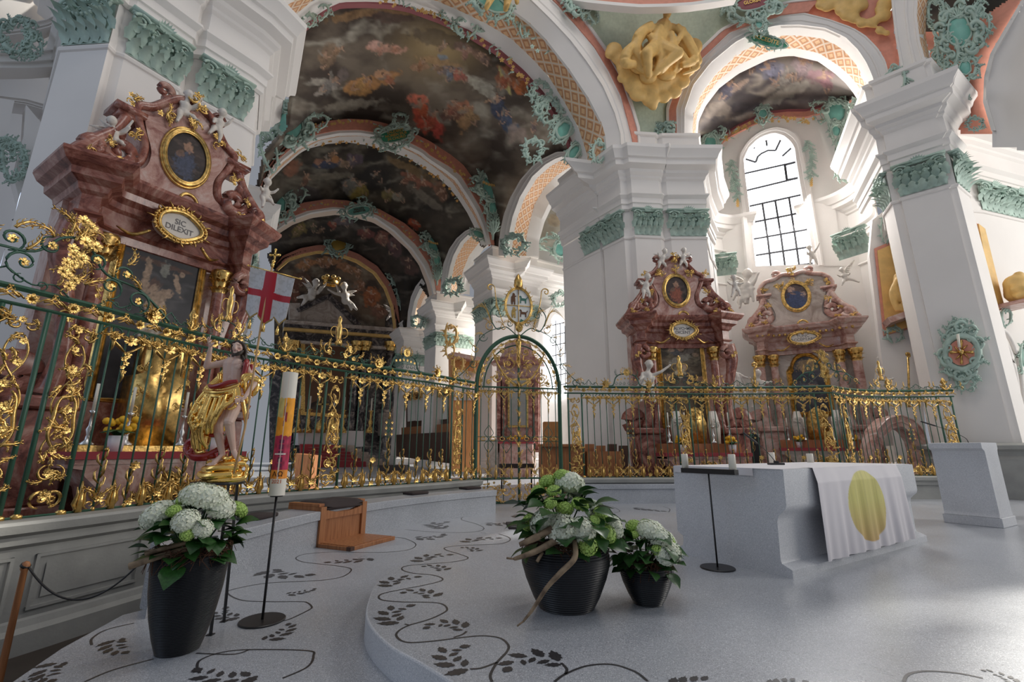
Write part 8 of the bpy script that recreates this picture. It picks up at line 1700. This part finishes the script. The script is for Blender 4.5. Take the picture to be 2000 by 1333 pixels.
for k, (a_, b_) in enumerate((([(-60,60),(0,56),(50,50),(90,40),(130,20)], [(-60,78),(0,74),(50,68),(95,56),(140,34)]), ([(-60,100),(0,104),(60,102),(130,92)], [(-60,134),(0,136),(60,136),(130,132)]), ([(-60,188),(0,190),(50,196),(100,210)], [(-60,198),(0,200),(50,207),(100,222)]))): band('moulding', PLW.off(-.5).tr(a_), PLW.off(-.5).tr(b_), M['plaster'], t, (-.8, .6, 0), .5, ridges=1, proud=.1)
cart(t, PLW.off(-.9), 28, 84, 84, 74, 170, None, 30, n=22, toward=.3); cart(t, PLW.off(-.9), 60, 104, 44, 50, 171, None, 30, n=14, toward=.3)
slab(t, PLW.off(-.3), [(-20,208),(22,214),(-4,330),(-40,330)], .5, M['plaster'], 'aisle_pilaster'); slab(t, PLW.off(-.3), [(44,222),(78,262),(30,400),(20,360),(40,280)], .5, M['plaster'], 'aisle_pilaster')
cart(t, PLW.off(-.8), 22, 325, 60, 84, 172, None, 10, n=26, toward=.3); cart(t, PLW.off(-.8), 8, 300, 50, 50, 173, None, 10, n=14, toward=.3)
# ------------------------------------------------------------------ carved statue on its black stand
f1 = onz(411, 1241, -.17); f2 = onz(437, 1215, -.17); sd = (f2-f1)[:2]; sl_ = np.linalg.norm(sd); sd /= sl_; sn = np.array([-sd[1], sd[0]])
cS = (f1+f2)[:2]/2+sn*sl_*.5; YS = cS[1]; PSt = Plane((0, YS, 0), (0, 1, 0)); zT = PSt.at(440, 941)[2]
t = thing('statue_stand', 'black steel stand with four thin legs under the carved statue', 'stand', (*cS, -.17))
for a in (-1, 1):
    for b in (-1, 1):
        q = sd*a*sl_/2+sn*b*sl_/2; q2 = q*.80; mb = MB(); mb.tube([(q[0], q[1], 0), (q2[0], q2[1], zT+.17-.02)], .0135, 4); mb.box((q[0]-.022, q[1]-.022, 0), (q[0]+.022, q[1]+.022, .006)); mb.build('leg', M['black'], t, False)
mb = MB(); mb.lathe([(0, zT+.15), (.19, zT+.15), (.192, zT+.16), (.19, zT+.17), (0, zT+.17)], 40); mb.build('top_plate', M['black'], t, False)
M['skin'] = mat('painted_skin', (1, 1, 1), .38, paint=True, sss=.05); M['redlac'] = mat('red_lacquer', (.30, .012, .012), .28, coat=.6); M['hair'] = mat('painted_dark_hair', (.035, .022, .014), .45); M['goldb'] = mat('burnished_gold', (1.0, .66, .20), .20, .95, bump=.12, bscale=18)
base = np.array([*cS, zT]); S = lambda x, y, d=0.0: (PSt.at(360+x*.24, 640+y*.24)+np.array([0, -d, 0]))-base     # crop coordinates -> local metres, d = towards the viewer
k = np.linalg.norm(S(0, 500)-S(100, 500))/100
t = thing('risen_christ_statue', 'painted and gilded carved statue of a risen figure with raised hand and swirling gold mantle', 'statue', tuple(base)); st = t
mb = MB(); cp = lambda a, b, r0, r1, n=12: capsule(mb, S(*a), S(*b), r0*k, r1*k, n)
mb.ball(S(447, 172, .02), (40*k, 46*k, 54*k)); mb.ball(S(450, 205, .045), (27*k, 26*k, 30*k))          # skull and jaw
cp((452, 148, .058), (456, 185, .072), 6, 9); mb.ball(S(457, 190, .074), 8*k, 0, None, 8, 6)                      # nose
cp((424, 146, .05), (442, 144, .056), 6, 5); cp((462, 146, .058), (482, 152, .05), 5, 6)                         # brows
mb.ball(S(430, 172, .045), (15*k, 12*k, 12*k)); mb.ball(S(478, 176, .045), (15*k, 12*k, 12*k)); cp((440, 203, .062), (460, 205, .064), 5, 5)
mb.ball(S(404, 178, .0), (7*k, 9*k, 14*k)); mb.ball(S(494, 182, .0), (7*k, 9*k, 14*k))
cp((440, 215, 0), (432, 285, 0), 27, 31); cp((345, 285, .0), (495, 290, .0), 33, 33); cp((390, 300, .01), (375, 470, .01), 62, 48); cp((440, 305, .01), (425, 460, .01), 58, 46)
mb.ball(S(375, 325, .045), (38*k, 22*k, 30*k)); mb.ball(S(455, 330, .045), (36*k, 22*k, 30*k)); mb.ball(S(395, 420, .045), (36*k, 18*k, 40*k)); mb.ball(S(400, 520, .01), (75*k, 55*k, 60*k))
cp((330, 290, .0), (215, 325, .05), 31, 25); cp((215, 325, .05), (285, 195, .12), 26, 15)                         # raised arm
cp((500, 300, .0), (575, 450, .0), 32, 25); cp((575, 450, .0), (548, 580, .10), 24, 15)                          # lowered arm
def hand(W, dirs, palm):
    W = np.array(W); mb.ball(palm, (15*k, 9*k, 18*k)); capsule(mb, W, palm, 13*k, 13*k, 8)
    for pts, r in dirs:
        for a, b in zip(pts[:-1], pts[1:]): capsule(mb, a, b, r*k, r*k*.88, 7)
hand(S(285, 195, .12), [([S(281, 160, .14), S(280, 132, .15), S(286, 112, .15)], 5.2), ([S(291, 158, .145), S(300, 125, .155), S(307, 100, .155)], 5.4), ([S(301, 160, .145), S(316, 140, .16), S(312, 160, .185)], 5), ([S(307, 168, .14), S(326, 158, .155), S(318, 174, .17)], 4.6), ([S(302, 182, .14), S(325, 176, .16), S(345, 160, .17)], 5.6)], S(293, 172, .135))
hand(S(548, 578, .10), [([S(525, 592, .13), S(505, 596, .155), S(498, 604, .13)], 5.6), ([S(523, 606, .13), S(502, 611, .155), S(496, 620, .13)], 5.6), ([S(521, 620, .13), S(501, 626, .15), S(497, 634, .125)], 5.2), ([S(524, 632, .12), S(506, 640, .14), S(502, 646, .12)], 4.8), ([S(536, 584, .12), S(520, 575, .14), S(508, 582, .155)], 5.6)], S(534, 604, .115))
cp((350, 590, .02), (300, 790, .05), 56, 42); cp((300, 790, .05), (300, 860, .03), 42, 33); cp((300, 860, .04), (318, 1040, .01), 33, 20); cp((318, 1040, .01), (300, 1100, .09), 20, 19)
cp((440, 600, .02), (435, 770, .12), 54, 40); cp((435, 765, .12), (420, 830, .08), 38, 34); cp((420, 830, .08), (400, 1005, .0), 34, 19); cp((400, 1005, 0), (470, 1070, .06), 20, 18)
for q in range(5): cp((272+13*q, 1108-2*abs(q-2), .10), (266+14*q, 1120-2*abs(q-2), .125), 8-.5*q, 6); cp((470+6*q, 1078-2*q, .07), (482+6*q, 1092-3*q, .085), 7, 5)
def skc(V):
    c = np.tile(np.array((.74, .55, .46)), (len(V), 1)); n_ = vnoise(V[:, 0]*30, V[:, 2]*30, 2)[:, None]; c = c*(1-.25*n_)+np.array((.62, .30, .24))*.25*n_
    def spot(p, r, col, s_=1.0):
        d = np.linalg.norm(V-np.array(p), axis=1); w_ = np.clip(1.6-d/r*1.6, 0, 1)[:, None]*s_; c[:] = c*(1-w_)+np.array(col)*w_
    spot(S(449, 201, .075), 11*k, (.42, .03, .03)); spot(S(425, 190, .06), 20*k, (.50, .20, .15), .6); spot(S(478, 192, .06), 20*k, (.50, .20, .15), .6)
    for x, y in ((431, 172), (477, 176)): spot(S(x, y, .062), 7*k, (.05, .03, .02))
    for x, y in ((428, 153), (478, 158)): spot(S(x, y, .06), 8*k, (.10, .06, .04), .7)
    spot(S(372, 362, .09), 12*k, (.35, .02, .02)); spot(S(384, 368, .09), 9*k, (.35, .02, .02)); spot(S(292, 174, .155), 6*k, (.35, .03, .03)); return c
bod = fuse('body', mb, M['skin'], 3.1*k, t, 1, skc)
# beard, hair
mb = MB(); rnd = random.Random(4)
for q in range(26): a = -1.35+2.7*q/25; x = 450+40*math.sin(a); y = 225-26*(1-math.cos(a))*1.0; capsule(mb, S(x, y-8, .045*math.cos(a)+.012), S(x-1, y+14*math.cos(a)+2, .05*math.cos(a)+.01), 9*k, 5*k, 6)
for q in range(5): capsule(mb, S(430+10*q, 197-abs(q-2)*-2, .068), S(426+12*q, 203+abs(q-2)*4, .066), 3.2*k, 2.5*k, 5)
fuse('beard', mb, M['hair'], 3.0*k, bod, 1)
mb = MB()
for q in range(30):
    a = q/29*math.pi; sg = -1 if a < math.pi/2 else 1; x0 = 447-44*math.cos(a); y0 = 150-34*math.sin(a)
    if y0 > 135: y0 = 140
    pts = [S(448+4*sg, 118, .02), S(x0*.6+447*.4, 122+8*abs(math.cos(a)), .035), S(x0, y0+5, .02), S(x0+sg*10, y0+55, .0), S(x0+sg*(4+8*math.sin(q)), y0+105, .01*math.sin(q*3)), S(x0+sg*(12+6*math.cos(q)), y0+140+14*math.sin(q*2), 0)]
    mb.tube(smooth(pts, 4), [6*k, 10*k, 11*k, 11*k, 9*k, 4*k], 7)
mb.ball(S(447, 160, -.03), (44*k, 42*k, 48*k))
for q in range(10): capsule(mb, S(480+3*q % 22, 230+14*q, .02), S(492+(q % 3)*6, 244+13*q % 130, .03), 9*k, 8*k, 6)
fuse('hair', mb, M['hair'], 3.4*k, bod, 1)
mb = MB()
for q in range(9): a = R(90+(q-4)*17); mb.tube([S(465, 92, -.02), S(465+(60 if q % 2 == 0 else 44)*math.cos(a), 92-(60 if q % 2 == 0 else 44)*math.sin(a), -.02)], [3*k, 6*k, .5*k], 4, flat=.4)
mb.build('rays', M['goldb'], t)
# mantle: carved folds fused into one gilt surface
def folds(name, lines, fills, mt, v=4.2, it=2):
    mb = MB()
    for pts, r in lines: mb.tube(smooth([S(*p) for p in pts], 5), [a*k for a in r], 8)
    for c_, r_ in fills: mb.ball(S(*c_), tuple(a*k for a in r_))
    return fuse(name, mb, mt, v*k, t, it)
G_ = [([(500,470,.08),(420,505,.10),(330,520,.10),(235,500,.06)],[14,18,20,16]), ([(495,495,.09),(400,540,.12),(300,545,.12),(190,520,.05)],[10,16,18,14]), ([(490,520,.10),(400,575,.13),(300,575,.13),(200,560,.06)],[8,12,14,12]),
 ([(235,505,.06),(175,590,.08),(130,700,.10),(90,775,.08)],[16,18,20,14]), ([(90,775,.08),(130,800,.10),(170,790,.12)],[14,12,8]), ([(250,540,.08),(200,650,.12),(140,760,.12),(150,860,.10),(140,990,.06)],[16,22,20,20,14]), ([(270,550,.10),(240,680,.14),(190,800,.13),(190,900,.10),(175,1000,.06)],[14,22,20,20,16]),
 ([(300,560,.12),(280,680,.15),(240,800,.14),(215,900,.11),(225,990,.06)],[14,20,22,20,12]), ([(340,565,.12),(330,680,.16),(290,790,.15),(265,870,.12)],[14,20,22,16]), ([(380,570,.13),(380,670,.17),(330,780,.16),(300,865,.12)],[12,20,20,12]), ([(420,560,.13),(425,640,.18),(380,720,.17),(330,800,.14)],[12,18,18,10]),
 ([(470,520,.10),(480,600,.14),(430,660,.18),(380,700,.16)],[14,18,16,10]), ([(490,500,.09),(500,580,.10),(480,660,.13),(440,680,.15)],[12,16,14,8]), ([(500,560,.06),(505,700,.02),(495,790,.0)],[16,18,8]), ([(130,840,.08),(110,930,.06),(130,1015,.04),(200,1010,.05)],[14,16,16,12]),
 ([(295,350,-.05),(240,430,-.03),(195,500,.02),(185,540,.03)],[22,24,22,16]), ([(270,370,-.02),(280,430,.0),(250,470,.04)],[14,12,12]), ([(575,395,.03),(520,400,.05),(505,440,.05),(500,500,.05)],[20,22,18,12]), ([(600,430,.0),(560,420,.05),(530,450,.06),(520,520,.04),(515,620,.0)],[20,18,16,18,12]), ([(612,455,.0),(600,430,-.02),(560,400,-.03)],[10,18,20]), ([(180,560,.05),(160,640,.05),(120,720,.05)],[14,18,16]), ([(215,580,.10),(215,680,.13),(200,740,.13),(230,760,.12)],[9,14,12,8]), ([(160,800,.11),(200,820,.14),(230,860,.12)],[8,12,8])]
rg = random.Random(8)
G_ += [([(rg.uniform(170,330),rg.uniform(560,860),.15),(0,0,0)],[0]) for _ in range(0)]
for q in range(14):
    x, y = rg.uniform(150, 420), rg.uniform(555, 800); dx, dy = rg.uniform(-60, 60), rg.uniform(25, 70)
    if x > 340 and y > 690: continue
    G_.append(([(x, y, .14), (x+dx*.5+12, y+dy*.5, .165), (x+dx, y+dy, .14)], [5, 9, 4]))
folds('gilt_mantle', G_, [((300,640,.03),(100,60,110)), ((240,780,.03),(80,50,110)), ((180,900,.02),(45,40,100)), ((400,600,.05),(85,58,60)), ((250,480,-.06),(60,30,120)), ((540,470,-.05),(50,30,90))], M['goldb'])
folds('red_lining', [([(150,930,.03),(70,925,.02),(35,975,.02),(60,1030,.03),(130,1065,.04),(210,1070,.03)],[18,28,30,28,26,16]), ([(130,1000,.04),(90,1000,.05),(90,1040,.05),(180,1050,.04),(260,1000,.0)],[12,18,18,24,20]), ([(260,1000,.0),(310,960,-.06),(350,860,-.04),(380,760,.0)],[22,34,34,26]), ([(240,880,.06),(280,880,.05),(330,860,.02)],[14,16,14]), ([(360,1000,-.05),(370,900,-.04),(385,800,.0)],[24,26,20]), ([(260,480,.10),(300,500,.12),(370,490,.13),(430,465,.12),(490,450,.10)],[10,20,22,20,14]), ([(300,500,.08),(310,620,-.03),(350,760,-.04),(370,860,-.04)],[10,14,16,20])], [((200,1050,.0),(60,40,26))], M['redlac'])
folds('red_shoulder_mantle', [([(520,270,.02),(530,310,.05),(520,360,.05),(500,420,.05)],[18,24,20,14]), ([(545,300,.0),(545,350,.0),(520,400,.02)],[14,18,14])], [], M['redlac'])
folds('rock_base', [([(180,1190,.08),(260,1205,.14),(350,1200,.15),(450,1190,.10)],[26,30,28,24]), ([(200,1150,.06),(280,1150,.12),(360,1140,.12),(480,1140,.06)],[24,28,26,22]), ([(250,1120,.06),(320,1130,.10),(420,1110,.06),(500,1110,.0)],[18,20,22,18]), ([(170,1210,.02),(190,1235,.06),(330,1240,.14),(490,1230,.04),(500,1180,.0)],[20,22,24,22,20]), ([(340,1060,.02),(380,1070,.05),(420,1060,.0)],[22,22,20]), ([(500,1120,.0),(515,1150,.0),(500,1200,.02)],[12,16,14])], [((330,1200,.0),(165,110,58)), ((330,1130,-.02),(140,90,46)), ((400,1080,-.05),(90,60,40))], M['goldb'])
# staff and banner
PB = PSt.off(-.16); t = thing('processional_banner', 'small white banner with a red cross on a gilt staff held by the statue', 'banner', tuple(base))
Q = lambda x, y, d=0.0: (PB.at(x, y)+np.array([0, -d, 0]))-base
mb = MB(); mb.tube([Q(456.5, 926), Q(478, 838), Q(486, 790), Q(509, 640), Q(532, 520)], .0085, 8); mb.build('staff', mat('gilt_wood_staff', (.55, .33, .14), .45), t)
mb = MB(); mb.tube([Q(532, 522), Q(534, 513)], [.012, .016, .012], 8); mb.ball(Q(534.5, 511), .014); k2 = .0047
c0 = Q(537, 500); mb.box((c0[0]-.006, c0[1]-.006, c0[2]-.045), (c0[0]+.006, c0[1]+.006, c0[2]+.055)); mb.box((c0[0]-.04, c0[1]-.006, c0[2]+.0), (c0[0]+.04, c0[1]+.006, c0[2]+.014))
for dx, dz in ((-.04, .007), (.04, .007), (0, .058)): mb.ball((c0[0]+dx, c0[1], c0[2]+dz), (.012, .008, .012), 0, None, 8, 6)
mb.build('staff_cross', M['goldb'], t)
mb = MB(); mb.tube([Q(486, 519), Q(586, 545)], .005, 6); mb.ball(Q(587, 545), .011); mb.ball(Q(485, 519), .009); mb.build('crossbar', M['goldb'], t)
nu, nv = 90, 110; U, Vv = np.meshgrid(np.linspace(0, 1, nu), np.linspace(0, 1, nv), indexing='ij')
TL, TRr, BL, BR = [np.array(Q(*p)) for p in ((489,522),(575,544),(474,628),(556,646))]
ton = np.abs(((U*3) % 1)-.5)*2; vmax = .93-.12*ton**1.2+.05*(np.abs(U-.5) < .17); W3 = Vv*vmax
Pn = (TL*(1-U[..., None])+TRr*U[..., None])*(1-W3[..., None])+(BL*(1-U[..., None])+BR*U[..., None])*W3[..., None]
Pn[..., 1] += .012*np.sin(U*9+W3*2)+.010*np.sin(U*17+1)*W3
col = np.ones((nu, nv, 3))*np.array((.62, .60, .60)); dm = (vnoise(U*26, W3*30, 3) > .62); col[dm] = (.54, .52, .51); rd = (np.abs(U-.49+.02*W3) < .135) | ((np.abs(W3-.43) < .062)); col[rd] = (.46, .008, .02)
fr = (vmax-W3 < .035); col[fr] = (.38, .24, .06)
mb = MB(); mb.grid(Pn, 0); o = mb.build('banner_cloth', M['canvas'], t, cols=col.reshape(-1, 3)); so_ = o.modifiers.new('thickness', 'SOLIDIFY'); so_.thickness = .003
for u in (.17, .5, .83):
    p = (BL*(1-u)+BR*u)+np.array([0, 0, .0]); mb = MB(); mb.tube([p+np.array([0, 0, .03]), p+np.array([0, 0, -.01]), p+np.array([0, 0, -.05])], [.004, .012, .014], 8); mb.build('tassel', M['goldb'], o)
